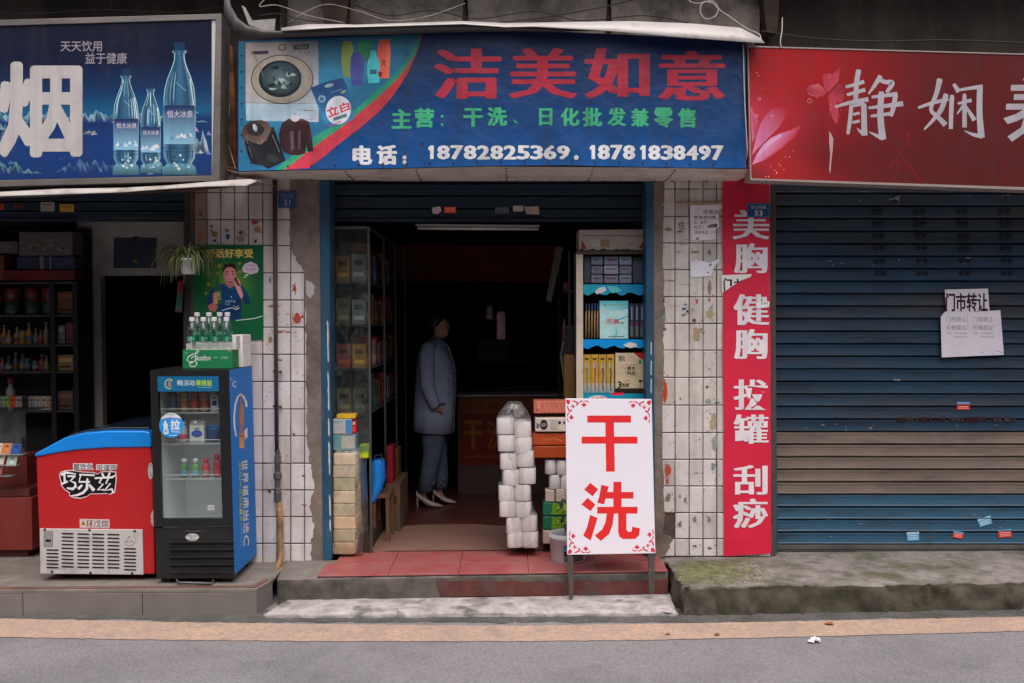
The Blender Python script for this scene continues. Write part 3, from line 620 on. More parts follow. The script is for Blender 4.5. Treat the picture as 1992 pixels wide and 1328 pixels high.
sl_ = thing('roller_shutter', 'rolled up navy shutter with small stickers above the grocery opening', 'shutter', tuple(W(180, 425, .1)))
g = MB(); shutter((-380, 358), 0, [(374, 392), (392, 410), (410, 424)], .12, navy, sl_)
g.rect(-380, 424, 358, 430, .105, .05); g.build('bottom_rail', navy, sl_, bevel=.004)
for q, c in [((79, 393, 106, 411), (105, 100, 92)), ((116, 397, 144, 412), (130, 100, 48)), ((-10, 396, 8, 408), (120, 45, 35)), ((26, 395, 48, 406), (60, 35, 35))]:
    p = Print(onY(.098), .4, base=.012); p.rect(*q, c); p.rect(q[0] + 3, q[1] + 3, q[2] - 4, q[1] + 6, tuple(int(x * .7) for x in c)); p.build('sticker', paperm, sl_)

# ------------------------------------------------------------------ left sign: mountain water picture
YS = -.56
s1 = thing('shop_sign', 'blue light box sign with three water bottles and one large white character', 'sign', tuple(W(200, 355, -.4)))
g = MB(); g.slab([(-420, 62), (420, 37.5), (412.5, 340), (-420, 360)], YS, .12); g.build('panel', whitep, s1)
g = MB()
g.slab([(-420, 50), (431, 26), (431, 37), (-420, 62)], YS - .012, .2); g.slab([(-420, 360), (413, 341), (427, 351), (-420, 373)], YS - .012, .2)
g.slab([(420, 37.2), (431, 37.2), (427, 350.5), (413, 340.8)], YS - .014, .2); g.build('frame', frame, s1, bevel=.003)
p = Print(onY(YS), LB['left'])
us = [-420, 0, 110, 220, 330, 412]; vt = lambda u: 62 + (37.5 - 62) * (u + 420) / 840; vb = lambda u: 360 - 20 * (u + 420) / 832
cols = [[(15, 18, 40)] * 6, [(15, 22, 50)] * 6, [(16, 50, 88)] * 6, [(22, 84, 118)] * 6, [(20, 48, 94)] * 6, [(24, 56, 106)] * 6, [(22, 52, 98)] * 6]
d = p._d(); fr = [0, .25, .45, .585, .64, .8, 1]
pts = [p.mp(u, vt(u) + (vb(u) - vt(u)) * f, d) for f in fr for u in us]
p.mb.add(pts, [(j * 6 + i, (j + 1) * 6 + i, (j + 1) * 6 + i + 1, j * 6 + i + 1) for j in range(6) for i in range(5)], 0, [p.c(c) for r in cols for c in r])
rm = random.Random(3)
def ridge(u0, u1, vtop, vbot, ca, cb, n=26, j=7):
    # a jagged mountain band: pale crests falling away into blue
    st = max(10, int((u1 - u0) / 5)); A, B, D, cc1, cc2, cc3 = [], [], [], [], [], []
    o_ = rm.uniform(0, 50)
    for k in range(st + 1):
        a = u0 + (u1 - u0) * k / st; ed = min(1, 6 * min(k, st - k) / st)
        hN = .5 + .5 * mnoise.noise(Vector((a * .05 + o_, 0, 0))) + .35 * mnoise.noise(Vector((a * .17 + o_, 3, 0))) + .25 * rm.uniform(-1, 1)
        vt_ = vbot - (vbot - vtop + j) * max(.08, hN) * ed; vm = vt_ + (vbot - vt_) * rm.uniform(.2, .6)
        A.append((a, vt_)); B.append((a + rm.uniform(-2, 2), vm)); D.append((a, vbot))
        t = rm.random(); cc1.append(tuple(x + (y - x) * t for x, y in zip(ca, cb))); t = rm.random() ** 2; cc2.append(tuple(x * .7 + (y - x * .7) * t for x, y in zip(ca, cb))); cc3.append((28, 48, 104))
    d = p._d(A + D); nn = st + 1
    p.mb.add([p.mp(u, v, d) for u, v in A + B + D], [(r_ * nn + i, r_ * nn + i + 1, (r_ + 1) * nn + i + 1, (r_ + 1) * nn + i) for r_ in range(2) for i in range(st)], 0, [p.c(c) for c in cc1 + cc2 + cc3])
    n = n // 4; j *= .5
    for k in range(n):
        a = u0 + (u1 - u0) * rm.random(); w_ = rm.uniform(6, 20); h = rm.uniform(.3, 1) * j
        vv = vtop + (vbot - vtop) * rm.random()
        c = tuple(int(x + (y - x) * rm.random()) for x, y in zip(ca, cb))
        p.poly([(a - w_ / 2, vv + rm.uniform(0, 4)), (a - w_ * .15, vv - h), (a + w_ * .1, vv - h * .5), (a + w_ / 2, vv + rm.uniform(0, 5)), (a + w_ * .1, vv + h * .5)], c)
ridge(-380, 412, 216, 238, (60, 105, 130), (140, 165, 175), 90, 7)
ridge(-300, 0, 240, 290, (40, 75, 115), (130, 150, 160), 30, 14); ridge(0, 60, 235, 270, (70, 110, 130), (125, 150, 160), 14, 12)
ridge(372, 409, 240, 300, (70, 105, 130), (165, 175, 180), 26, 13); ridge(160, 190, 255, 262, (120, 130, 135), (150, 155, 160), 4, 5)
ridge(-300, 85, 312, 338, (45, 85, 105), (110, 145, 150), 46, 9); ridge(110, 230, 305, 335, (40, 70, 120), (90, 120, 150), 9, 4); ridge(290, 320, 305, 338, (80, 130, 145), (140, 165, 170), 16, 8)
def wbottle(cu, top, bot, w, lab0, lab1):
    h = bot - top; prof = [(.0, .16), (.065, .17), (.07, .22), (.085, .22), (.09, .16), (.15, .17), (.22, .26), (.30, .38), (.38, .46), (.48, .5), (.545, .5), (.55, .47), (.565, .5), (.60, .5), (.86, .5), (.875, .47), (.89, .5), (.95, .48), (1.0, .38)]
    for s_, cL, cM, cR in [(0, (92, 132, 148), (32, 68, 96), (124, 150, 162))]:
        d = p._d(); vs = []; cc = []
        for f, q in prof:
            for x, c in ((-1, cL), (-.62, cM), (.05, (56, 96, 120)), (.55, cM), (1, cR)):
                vs.append(p.mp(cu + x * q * w, top + f * h, d)); cc.append(p.c((20, 52, 84) if f < .066 else c))
        p.mb.add(vs, [(i * 5 + k, (i + 1) * 5 + k, (i + 1) * 5 + k + 1, i * 5 + k + 1) for i in range(len(prof) - 1) for k in range(4)], 0, cc)
    # mirrored foot
    d = p._d(); vs = []; cc = []
    for f, q, k_ in [(1.0, .38, 1), (1.03, .5, .9), (1.12, .54, .6)]:
        for x in (-1, 0, 1): vs.append(p.mp(cu + x * q * w, min(top + f * h, 340), d)); cc.append(p.c(tuple(int(z * k_) for z in (95, 140, 155))))
    p.mb.add(vs, [(i * 3 + k, (i + 1) * 3 + k, (i + 1) * 3 + k + 1, i * 3 + k + 1) for i in range(2) for k in range(2)], 0, cc)
    for k in range(16):               # streaks of light and dark in the clear plastic
        x = rm.uniform(-.9, .9); f0, f1 = rm.choice([(.24, .5), (.3, .53), (.1, .3), (.88, .97)]); L2 = []
        for i in range(7):
            f = f0 + (f1 - f0) * i / 6; q = .16
            for (fa, qa), (fb, qb) in zip(prof, prof[1:]):
                if fa <= f <= fb: q = qa + (qb - qa) * (f - fa) / max(1e-6, fb - fa)
            L2.append((cu + x * q * w, top + f * h))
        p.line(L2, [.2] + [rm.uniform(.6, 2.2)] * 5 + [.2], rm.choice([(20, 50, 76), (30, 70, 96), (120, 155, 168), (150, 178, 186), (70, 112, 134)]))
    for s in (-1, 1):
        p.line([(cu + s * (q - .015) * w, top + f * h) for f, q in prof if f > .08 and f < .54], .9, (150, 180, 190)); p.line([(cu + s * (q - .05) * w, top + f * h) for f, q in prof if f > .12 and f < .54], 1.1, (22, 50, 74))
    for f in (.545, .575, .87, .90): p.line([(cu - w / 2, top + f * h), (cu, top + f * h + 1.5), (cu + w / 2, top + f * h)], .8, (18, 45, 70))
    p.line([(cu - .1 * w, top + .33 * h), (cu + .2 * w, top + .4 * h)], .7, (150, 180, 185)); p.line([(cu + .33 * w, top + .3 * h), (cu + .44 * w, top + .52 * h)], 2.2, (165, 190, 195))
    p.rect(cu - w * .47, lab0, cu + w * .47, lab1, (26, 34, 82), (120, 160, 180))
    for k in range(9):
        a = cu - w * .42 + w * .8 * rm.random(); vv = lab1 - (lab1 - lab0) * .22 + rm.uniform(-3, 4); p.poly([(a - 5, vv + 4), (a, vv - 4), (a + 6, vv + 4)], rm.choice([(160, 180, 190), (95, 135, 160), (190, 195, 200)]))
    p.text('恒大冰泉', cu - w * .38, lab0 + (lab1 - lab0) * .13, cu + w * .42, lab0 + (lab1 - lab0) * .13 + w * .22, (165, 160, 175), .012)
    p.line([(cu - w * .2, lab0 + (lab1 - lab0) * .42), (cu + w * .2, lab0 + (lab1 - lab0) * .42)], .8, (110, 110, 150))
    for k in range(16):
        a, b_ = cu + rm.uniform(-.36, .36) * w, rm.uniform(top + .92 * h, top + 1.06 * h); q = rm.uniform(1.5, 4)
        p.poly([(a - q, b_), (a, b_ - q), (a + q, b_ + q * .3), (a, b_ + q)], rm.choice([(150, 175, 180), (60, 105, 125), (30, 70, 100), (175, 190, 195)]))
wbottle(245, 134, 318, 49, 231, 291); wbottle(293, 162, 318, 39, 247, 296); wbottle(349, 82, 318, 63, 205, 280)
p.text('烟', -1, 125, 155, 301, (160, 156, 155), .034)
p.text('天天饮用', 118, 79, 198, 100, (128, 122, 128), .012); p.text('益于健康', 166, 102, 247, 124, (128, 122, 128), .012)
p.build('artwork', printm, s1)

# ------------------------------------------------------------------ middle sign: printed cloth on a metal box
s2 = thing('shop_sign', 'blue cloth banner sign with washing machine picture and phone numbers above the open doorway', 'sign', tuple(W(950, 350, -.3)))
YB = -.55
top = [(463, 80), (560, 71), (700, 67), (820, 64), (1000, 60), (1111, 62), (1220, 67), (1337, 74), (1449, 80)]
botm = [(1451, 327), (1337, 326), (1235, 324), (1100, 321), (958, 322), (800, 326), (690, 328), (560, 330), (464, 333)]
yb = lambda u, v: YB - .008 * math.sin((u - 1412) / 12 + v / 40) * max(0, min(1, (u - 1412) / 20))
g = MB(); g.slab(top + botm, YB + .016, .05); g.build('backing_board', frame, s2)
p = Print(lambda u, v, d: W(u, v, yb(u, v) - d), LB['banner'])
def vtop(u):
    for (a, b_), (c, d_) in zip(top, top[1:]):
        if a <= u <= c: return b_ + (d_ - b_) * (u - a) / (c - a)
    return 80
def vbot(u):
    q = botm[::-1]
    for (a, b_), (c, d_) in zip(q, q[1:]):
        if a <= u <= c: return b_ + (d_ - b_) * (u - a) / (c - a)
    return 327
us = [463 + i * (1410 - 463) / 30 for i in range(31)] + [1410 + 4.1 * i for i in range(1, 11)]
d = 0; nv = 10
pts = [p.mp(u, vtop(u) + (vbot(u) - vtop(u)) * j / nv, d) for j in range(nv + 1) for u in us]
bl = lambda j, u: p.c(tuple(int(a + (b_ - a) * j / nv) for a, b_ in zip((12, 34, 68), (16, 78, 132))))  # darkens upward: shade of the overhang put into the blue
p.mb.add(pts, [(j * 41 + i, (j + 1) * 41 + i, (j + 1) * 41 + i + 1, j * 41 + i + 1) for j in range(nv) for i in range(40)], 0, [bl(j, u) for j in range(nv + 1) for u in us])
arc = [(822, 68), (817, 82), (812, 98), (805, 115), (793, 142), (777, 168), (758, 194), (734, 220), (700, 249), (663, 277), (632, 303), (600, 327)]
arc2 = [(818, 66), (814, 90), (806, 108), (793, 127), (773, 153), (749, 176), (726, 197), (700, 218), (668, 244), (633, 269), (594, 298), (553, 330)]
arc3 = [(816, 66), (806, 88), (795, 108), (783, 127), (758, 154), (730, 178), (707, 199), (680, 222), (650, 244), (618, 261), (578, 294), (535, 330)]
def band(A, B, c0, c1):
    d = p._d(); n = len(A); cc = [tuple(int(x + (y - x) * i / (n - 1)) for x, y in zip(c0, c1)) for i in range(n)]
    p.mb.add([p.mp(u, v, d) for u, v in A] + [p.mp(u, v, d) for u, v in B], [(i, i + 1, n + i + 1, n + i) for i in range(n - 1)], 0, [p.c(c) for c in cc] * 2)
d = p._d(); n = len(arc3)
lf = [(464, vtop(464) + (vbot(464) - vtop(464)) * i / (n - 1)) for i in range(n)]
mid = lambda t: [((1 - t) * a[0] + t * b_[0], (1 - t) * a[1] + t * b_[1]) for a, b_ in zip(lf, arc3)]
rows_ = [mid(k / 8) for k in range(9)]; cc = []
for k, r_ in enumerate(rows_):
    for i in range(n):
        t = i / (n - 1); c0, c1 = (34, 84, 104), (42, 110, 146); c = [a + (b_ - a) * t for a, b_ in zip(c0, c1)]
        if 2 <= k <= 6 and .25 < t < .7: c = [min(255, x * 1.12 + 8) for x in c]
        cc.append(p.c(tuple(c)))
p.mb.add([p.mp(u, v, d) for r_ in rows_ for u, v in r_], [(k * n + i, k * n + i + 1, (k + 1) * n + i + 1, (k + 1) * n + i) for k in range(8) for i in range(n - 1)], 0, cc)
band(arc3, arc2, (25, 100, 85), (52, 150, 115)); band(arc2, arc, (135, 48, 36), (182, 62, 80))
# washing machine
p.poly([(478, 83), (619, 79), (620, 200), (478, 200)], [(130, 122, 114), (105, 105, 105), (150, 158, 166), (155, 152, 150)])
p.poly([(478, 200), (620, 200), (620, 237), (479, 234)], [(150, 165, 175), (152, 168, 180), (165, 175, 185), (140, 165, 178)])
p.line([(478, 199), (550, 202), (620, 200)], .9, (95, 95, 95)); p.line([(576, 213), (613, 215)], .9, (110, 80, 90)); p.line([(613, 213), (613, 232), (576, 231)], .9, (150, 100, 120)); p.line([(592, 214), (599, 214)], 1.6, (60, 60, 65))
p.ell(549, 154, 61, 48, (40, 33, 36)); p.ell(549, 154, 59.3, 46.4, (158, 148, 138), col2=(135, 128, 118)); p.ell(549, 152, 50, 40, (140, 132, 122)); p.ell(545, 153, 42, 36, (24, 30, 34)); p.ell(546, 152, 37, 31, (82, 102, 104), col2=(38, 54, 58))
for k in range(18): p.poly(blob(546 + rm.uniform(-26, 26), 152 + rm.uniform(-22, 22), rm.uniform(2, 8), rm.uniform(1.5, 5), 9), rm.choice([(110, 130, 130), (36, 52, 56), (140, 152, 150), (60, 84, 84), (25, 34, 38)]))
p.line([(546, 160), (558, 172)], 1, (160, 170, 170)); p.rect(586, 134, 590, 172, (120, 130, 128))
p.poly([(489, 99.5), (522, 98), (522, 104.5), (489, 106)], (50, 42, 62)); p.ell(549, 92, 8.5, 7, (92, 70, 60)); p.ell(549, 92, 5.5, 4.5, (128, 112, 100)); p.poly([(571, 87), (601, 85.5), (601, 95), (571, 97)], (55, 58, 52)); p.rect(577, 88, 597, 94, (82, 86, 74))
for k in range(4): p.ell(584 + k * 9, 101, 2.6, 1.8, (100, 98, 92))
for k in range(5): p.line([(480 + k * 5, 88 + k * 6), (500 + k * 3, 112 + k * 9)], 1.2, (118, 106, 92))
# detergent bottles
def dbt(pts, c, c2): p.poly(pts, [c, c] + [c2] * (len(pts) - 2))
dbt([(668, 80), (684, 80), (687, 90), (688, 120), (685, 151), (668, 149), (664, 120), (665, 92)], (110, 112, 40), (100, 120, 70)); dbt([(699, 80), (722, 79), (724, 90), (724, 118), (698, 118), (697, 90)], (28, 118, 60), (35, 95, 70))
dbt([(738, 77), (757, 76), (760, 95), (757, 152), (736, 152), (735, 95)], (165, 62, 38), (185, 92, 72)); dbt([(686, 103), (702, 101), (707, 112), (708, 140), (703, 167), (685, 166), (681, 140), (682, 112)], (56, 54, 104), (62, 72, 128)); dbt([(721, 98), (731, 97), (733, 108), (739, 122), (738, 160), (716, 162), (714, 125), (719, 110)], (50, 130, 130), (62, 155, 160))
p.text('洗', 741, 116, 751, 128, (80, 40, 40), .01); p.rect(719, 135, 733, 144, (40, 80, 100)); p.poly([(735, 138), (744, 140), (742, 150), (737, 150)], (110, 30, 25))
# powder bag
p.poly([(604, 170), (640, 157), (667, 151), (675, 168), (690, 229), (683, 234), (662, 243), (633, 249), (630, 232), (617, 203)], [(32, 62, 104), (32, 62, 104), (34, 64, 106), (34, 70, 115), (60, 120, 160), (60, 120, 160), (50, 100, 140), (44, 76, 120), (60, 130, 165), (50, 110, 150)])
p.ell(640, 166, 9, 3.5, (125, 140, 150), rot=-.25); p.ell(658, 214, 24.5, 28, (178, 182, 190), rot=.2); p.ell(626, 192, 7, 7, (125, 150, 160)); p.ell(626, 192, 4.5, 4.5, (60, 100, 120)); p.ell(668, 178, 6, 2.5, (120, 140, 90), rot=-.4)
p.text('立白', 0, 0, 0, 0, (178, 48, 66), .035, quad=[(634, 211), (677, 197), (681, 213), (640, 229)]); p.poly([(648, 229), (674, 220), (675, 227), (649, 235)], (80, 110, 110)); p.line([(640, 246), (664, 236)], 1.5, (170, 80, 95))
for k in range(7): p.line([(645 + k * 3, 180 - k), (647 + k * 3, 178 - k)], 1.2, (110, 150, 170))
# coats
p.poly([(472, 262), (480, 256), (520, 250), (532, 246), (540, 268), (556, 312), (540, 320), (522, 328), (510, 322), (488, 318), (480, 295)], [(30, 30, 32), (30, 30, 32), (30, 30, 32), (38, 40, 44), (22, 24, 28), (26, 28, 32), (34, 36, 40), (24, 26, 28), (40, 42, 44), (22, 24, 26), (36, 38, 40)])
p.poly([(470, 258), (476, 244), (488, 235), (508, 233), (522, 238), (528, 252), (518, 272), (507, 281), (490, 276), (476, 268)], [(84, 56, 44), (60, 44, 38), (40, 34, 32), (70, 52, 44), (88, 66, 56), (104, 84, 74), (110, 96, 88), (120, 108, 100), (105, 90, 82), (100, 78, 66)])
p.ell(497, 252, 17, 12, (44, 38, 38)); p.ell(496, 248, 4, 8, (150, 160, 165), rot=-.3); p.ell(494, 246, 2, 5, (185, 190, 192), rot=-.3); p.line([(530, 262), (544, 296)], 1.2, (120, 120, 125)); p.line([(484, 285), (491, 306)], 1.2, (100, 100, 105)); p.ell(530, 308, 12, 8, (50, 54, 56), rot=.3)
for k in range(26): a = rm.uniform(474, 526); p.line([(a, 262 + rm.uniform(-4, 14)), (a + rm.uniform(-3, 3), 270 + rm.uniform(0, 12))], .7, rm.choice([(130, 112, 100), (90, 70, 60), (60, 46, 42)]))
p.poly([(548, 240), (562, 230), (574, 236), (586, 230), (601, 236), (606, 262), (610, 294), (599, 295), (596, 280), (594, 298), (580, 302), (565, 301), (552, 296), (545, 282), (542, 262)], [(54, 28, 30), (70, 52, 52), (64, 34, 36), (90, 84, 84), (62, 30, 32), (50, 26, 28), (54, 28, 30), (44, 22, 24), (40, 20, 22), (60, 34, 36), (66, 38, 42), (64, 40, 46), (50, 24, 26), (46, 22, 24), (50, 24, 28)])
p.poly([(566, 226), (574, 224), (582, 226), (581, 234), (574, 237), (567, 234)], (185, 182, 184)); p.line([(574, 223), (574, 219)], 1, (80, 80, 80)); p.line([(574, 240), (576, 296)], 1, (36, 18, 20)); p.poly([(564, 256), (571, 254), (572, 290), (566, 292)], (96, 78, 92)); p.poly([(580, 254), (585, 256), (584, 290), (580, 290)], (86, 66, 78)); p.line([(596, 262), (597, 294)], 1.2, (34, 16, 18))
# lettering
for ch, bx in zip('洁美如意', [(848, 95, 970, 191), (995, 94, 1117, 190), (1142, 94, 1259, 190), (1285, 99, 1406, 194)]): p.text(ch, *bx, (150, 42, 60), .012, dx=4.2)
for ch, a, b_, c, d_ in [('主', 763, 213, 799, 249), ('营', 808, 211, 843, 247), ('干', 903, 211, 938, 246), ('洗', 949, 209, 985, 244), ('日', 1050, 211, 1073, 243), ('化', 1092, 210, 1126, 244), ('批', 1135, 210, 1170, 245), ('发', 1183, 210, 1216, 244), ('兼', 1229, 211, 1261, 245), ('零', 1273, 210, 1308, 247), ('售', 1320, 211, 1353, 247)]: p.text(ch, a, b_, c, d_, (62, 152, 112), .03, dx=.7)
p.ell(860, 226, 2.6, 2.6, (62, 152, 112)); p.ell(860, 242, 2.6, 2.6, (62, 152, 112)); p.poly([(998, 231), (1003, 234), (1007, 240), (1002, 239)], (62, 152, 112)); p.ell(1023, 236, 1.2, 1.2, (62, 152, 112))
wt = (208, 204, 212)
p.text('电', 688, 284, 722, 319, wt, .04, dx=1); p.text('话', 735, 283, 770, 319, wt, .04, dx=1); p.ell(787, 306, 4, 4, wt); p.ell(787, 315, 4, 4, wt)
def digits(s_, u0, u1, v0, v1, vs_=0):
    wd = (u1 - u0) / len(s_)
    for i, ch in enumerate(s_):
        a = u0 + wd * i + 2.2; b_ = u0 + wd * (i + 1) - 2.6
        if ch == '1':
            a += 7; p.rect(a + 3.5, v0 + vs_ * i, a + 10.5, v1 + vs_ * i, wt); p.poly([(a, v0 + 4 + vs_ * i), (a + 4, v0 + vs_ * i), (a + 4, v0 + 8 + vs_ * i), (a, v0 + 9 + vs_ * i)], wt); continue
        p.text(ch, a, v0 + vs_ * i, b_, v1 + vs_ * i, wt, .035, dx=1.4)
digits('18782825369', 824, 1109, 283, 309, .02); p.ell(1121, 306, 4.6, 4.6, wt); digits('18781838497', 1138, 1408, 282, 309, .15)
# rivets and their rust stains
for u, v in [(470, 108 + k * 31) for k in range(7)] + [(560 + k * 46, vbot(560 + k * 46) - 7) for k in range(19)] + [(820, 198), (822, 279), (1148, 197)]:
    p.ell(u, v, 2, 2, (26, 20, 22)); p.poly([(u - 1.2, v), (u + 1.2, v), (u + .4, v + rm.uniform(4, 12))], (52, 38, 42))
p.build('artwork', bannerm, s2)
# metal soffit under the banner, rounded at its left end
g = MB(); zb = W(900, 330, YB).z
sv = [(440, -.48), (465, -.53), (560, -.545), (760, -.548), (958, -.548), (1235, -.548), (1400, -.548), (1452, -.54), (1466, -.47)]
A = [W(u, vbot(u) + 1.5, y) for u, y in sv]; B = [W(u + (u - 996) * -.07, 352 if u > 600 else 349, -.02) for u, y in sv]
mid1 = [a.lerp(b_, .5) + Vector((0, 0, -.012)) for a, b_ in zip(A, B)]
for q in (A, B, mid1): pass
n = len(A); vs = A + mid1 + B; vs2 = [q + Vector((0, 0, .02)) for q in vs]
fs = [(r_ * n + i, r_ * n + i + 1, (r_ + 1) * n + i + 1, (r_ + 1) * n + i) for r_ in range(2) for i in range(n - 1)]
g.add(vs, fs); g.add(vs2, fs)
g.build('soffit', M('pale_sheet_metal', (.74, .68, .62), .55, metal=.25, var=.1, scale=5, bump=.1, dirt=[((.2, .15, .11), 4, .52, .75, .6)]), s2)
g = MB()
for fu in [670, 808, 985, 1155, 1315]:
    for k in range(6):
        t = .1 + k * .16; a, b_ = W(fu, vbot(fu) + 1.5, -.548), W(fu + (fu - 996) * -.07, 352, -.02); q = a.lerp(b_, t) + Vector((0, 0, -.012 * (1 - abs(2 * t - 1)) - .002)); g.lathe(q - Vector((0, 0, .004)), [(.006, 0), (.008, .003), (.008, .006)], 8)
for k in range(24):
    fu = 575 + k * 36; b_ = W(fu + (fu - 996) * -.07, 352 if fu > 600 else 349.5, -.04); g.lathe(b_ - Vector((0, 0, .006)), [(.007, 0), (.009, .003), (.009, .012)], 8)
g.build('rivet', rust, s2)
# sides and lid of the sign box
g = MB(); g.hexa([W(1449, 80, YB + .01), W(1451, 327, YB + .01), W(1470, 344, -.05), W(1466, 118, -.05)], [q - Vector((.02, 0, 0)) for q in (W(1449, 80, YB + .01), W(1451, 327, YB + .01), W(1470, 344, -.05), W(1466, 118, -.05))])
g.build('side_panel', M('dull_red_side', (.10, .02, .022), .6, var=.2), s2)
# buckled sheet metal along the top edge: bright face, dark rolled lip on the left
fl = thing('metal_flashing', 'buckled pale sheet metal flashing along the top edge of the blue banner', 'flashing', tuple(W(950, 66, -.4)))
g = MB(); hi = [(548, 54), (600, 47), (668, 47), (690, 48), (900, 41), (985, 45), (1100, 43), (1230, 41), (1350, 46), (1440, 54), (1480, 74)]; lo = [(548, 58), (600, 55), (668, 51), (690, 51), (900, 45), (985, 51), (1040, 50), (1180, 58), (1320, 70), (1440, 79), (1488, 82)]
vs = []
for (a, b_), (c, d_) in zip(hi, lo): q = W(a, b_ + .5, -.60 + .012 * math.sin(a / 31)); w_ = W(c, d_ + 2, -.66 + .02 * math.sin(a / 37)); vs += [q + Vector((0, .28, .02)), q, q.lerp(w_, .5) + Vector((0, .006 * math.sin(a / 23), 0)), w_]
n = 4; g.add(vs, [(i * n + k, (i + 1) * n + k, (i + 1) * n + k + 1, i * n + k + 1) for i in range(len(hi) - 1) for k in range(3)])
o = g.build('sheet', M('bright_flashing', (.50, .47, .455), .5, metal=.15, var=.08, scale=6, bump=.12, dirt=[((.26, .22, .18), 7, .55, .75, .6)]), fl, True)
sdm = o.modifiers.new('thick', 'SOLIDIFY'); sdm.thickness = .003
g = MB(); lipT = [(440, -20), (447, 10), (460, 34), (480, 50), (510, 59), (560, 62), (620, 61), (668, 56), (760, 50), (900, 50), (1000, 54), (1100, 60)]; lipB = [(436, 30), (444, 48), (456, 64), (480, 70), (510, 73), (560, 72), (620, 70), (668, 68), (760, 66), (900, 61), (1000, 60), (1100, 62)]
vs = []
for (a, b_), (c, d_) in zip(lipT, lipB): q, w_ = W(a, b_, -.60), W(c, d_, -.56); mm = q.lerp(w_, .5) + Vector((0, -.02, 0)); vs += [q + Vector((0, .03, 0)), q, mm, w_]
g.add(vs, [(i * 4 + k, (i + 1) * 4 + k, (i + 1) * 4 + k + 1, i * 4 + k + 1) for i in range(len(lipT) - 1) for k in range(3)])
o = g.build('rolled_lip', M('grey_lip', (.10, .09, .09), .6, var=.2, scale=5, dirt=[((.06, .05, .05), 5, .5, .75, .6)]), fl, True)
o.modifiers.new('thick', 'SOLIDIFY').thickness = .004
g = MB(); g.slab([(482, 40), (536, 36), (534, 60), (500, 58)], -.33, .004); g.slab([(470, 10), (477, 14), (492, 42), (530, 60), (520, 61), (484, 48)], -.36, .006); g.build('patch', steel, fl)

# ------------------------------------------------------------------ right sign
s3 = thing('shop_sign', 'red sign with pink lotus, butterfly and white brush characters above the closed shutter', 'sign', tuple(W(1760, 355, -.4)))
YR = -.52; rt = lambda u: 90 + (u - 1455) * .0285; rb = lambda u: 347.5 + (u - 1461) * .0325
g = MB(); g.slab([(1455, 90), (2560, rt(2560)), (2560, rb(2560)), (1461, 347.5)], YR, .14); g.build('panel', M('red_panel_back', (.3, .05, .05), .6), s3)
g = MB(); e = 2.2
g.slab([(1454, 88.5), (2560, rt(2560) - 1.5), (2560, rt(2560) + .8), (1454, 91)], YR - .006, .16); g.slab([(1460, 346.5), (2560, rb(2560) - 1), (2560, rb(2560) + 6), (1460, 350)], YR - .006, .16); g.slab([(1453.6, 88.6), (1456, 88.6), (1462, 349.5), (1459.4, 349.5)], YR - .0065, .16)
g.build('frame', M('pale_trim', (.34, .28, .26), .5, var=.15, dirt=[((.2, .14, .12), 6, .5, .75, .6)]), s3)
p = Print(onY(YR), LB['red']); us = [1456, 1520, 1600, 1700, 1800, 1900, 2000, 2560]; fr = [0, .2, .5, .8, 1]
cols = [[(128, 24, 32), (150, 22, 30), (150, 20, 28), (125, 22, 27), (98, 24, 26), (90, 26, 27), (95, 26, 28), (95, 26, 28)], [(150, 28, 36), (160, 28, 36), (155, 24, 32), (128, 22, 28), (100, 25, 27), (92, 26, 27), (95, 26, 28), (95, 26, 28)],
        [(178, 62, 84), (168, 44, 54), (140, 28, 36), (112, 25, 32), (98, 26, 29), (94, 28, 29), (95, 28, 30), (95, 26, 28)], [(160, 50, 66), (160, 42, 46), (112, 28, 32), (100, 28, 32), (92, 30, 32), (88, 30, 30), (90, 30, 30), (95, 26, 28)], [(110, 42, 44), (165, 38, 34), (132, 36, 38), (105, 32, 35), (92, 34, 34), (90, 33, 32), (92, 32, 32), (95, 26, 28)]]
d = p._d(); n = len(us); pts = [p.mp(u, rt(u) + (rb(u) - rt(u)) * f, d) for f in fr for u in us]
p.mb.add(pts, [(j * n + i, (j + 1) * n + i, (j + 1) * n + i + 1, j * n + i + 1) for j in range(4) for i in range(n - 1)], 0, [p.c(c) for r_ in cols for c in r_])
p.poly([(1463, 301), (1471, 265), (1479, 241), (1490, 224), (1500, 214), (1516, 208), (1530, 208), (1532, 216), (1527, 229), (1514, 248), (1500, 262), (1473, 290)], [(200, 130, 165), (195, 120, 150), (190, 105, 140), (185, 85, 120), (180, 70, 100), (170, 50, 66), (160, 38, 48), (165, 40, 52), (178, 58, 80), (188, 90, 125), (195, 112, 150), (200, 125, 160)])
p.poly([(1460, 212), (1470, 222), (1476, 236), (1472, 262), (1463, 276)], [(185, 100, 130), (190, 100, 130), (180, 70, 95), (175, 60, 85), (195, 120, 150)])
p.poly([(1463, 320), (1472, 300), (1485, 281), (1500, 268), (1518, 259), (1540, 252), (1557, 242), (1556, 251), (1548, 264), (1527, 284), (1505, 300), (1485, 312)], [(205, 140, 175), (208, 145, 180), (205, 140, 175), (200, 120, 155), (195, 105, 140), (190, 95, 125), (175, 60, 75), (165, 45, 60), (180, 50, 68), (185, 50, 66), (190, 65, 85), (198, 110, 140)])
p.poly([(1472, 300), (1485, 281), (1500, 268), (1518, 260), (1522, 264), (1506, 276), (1490, 290), (1476, 304)], (205, 155, 185))
bw = (172, 66, 82)
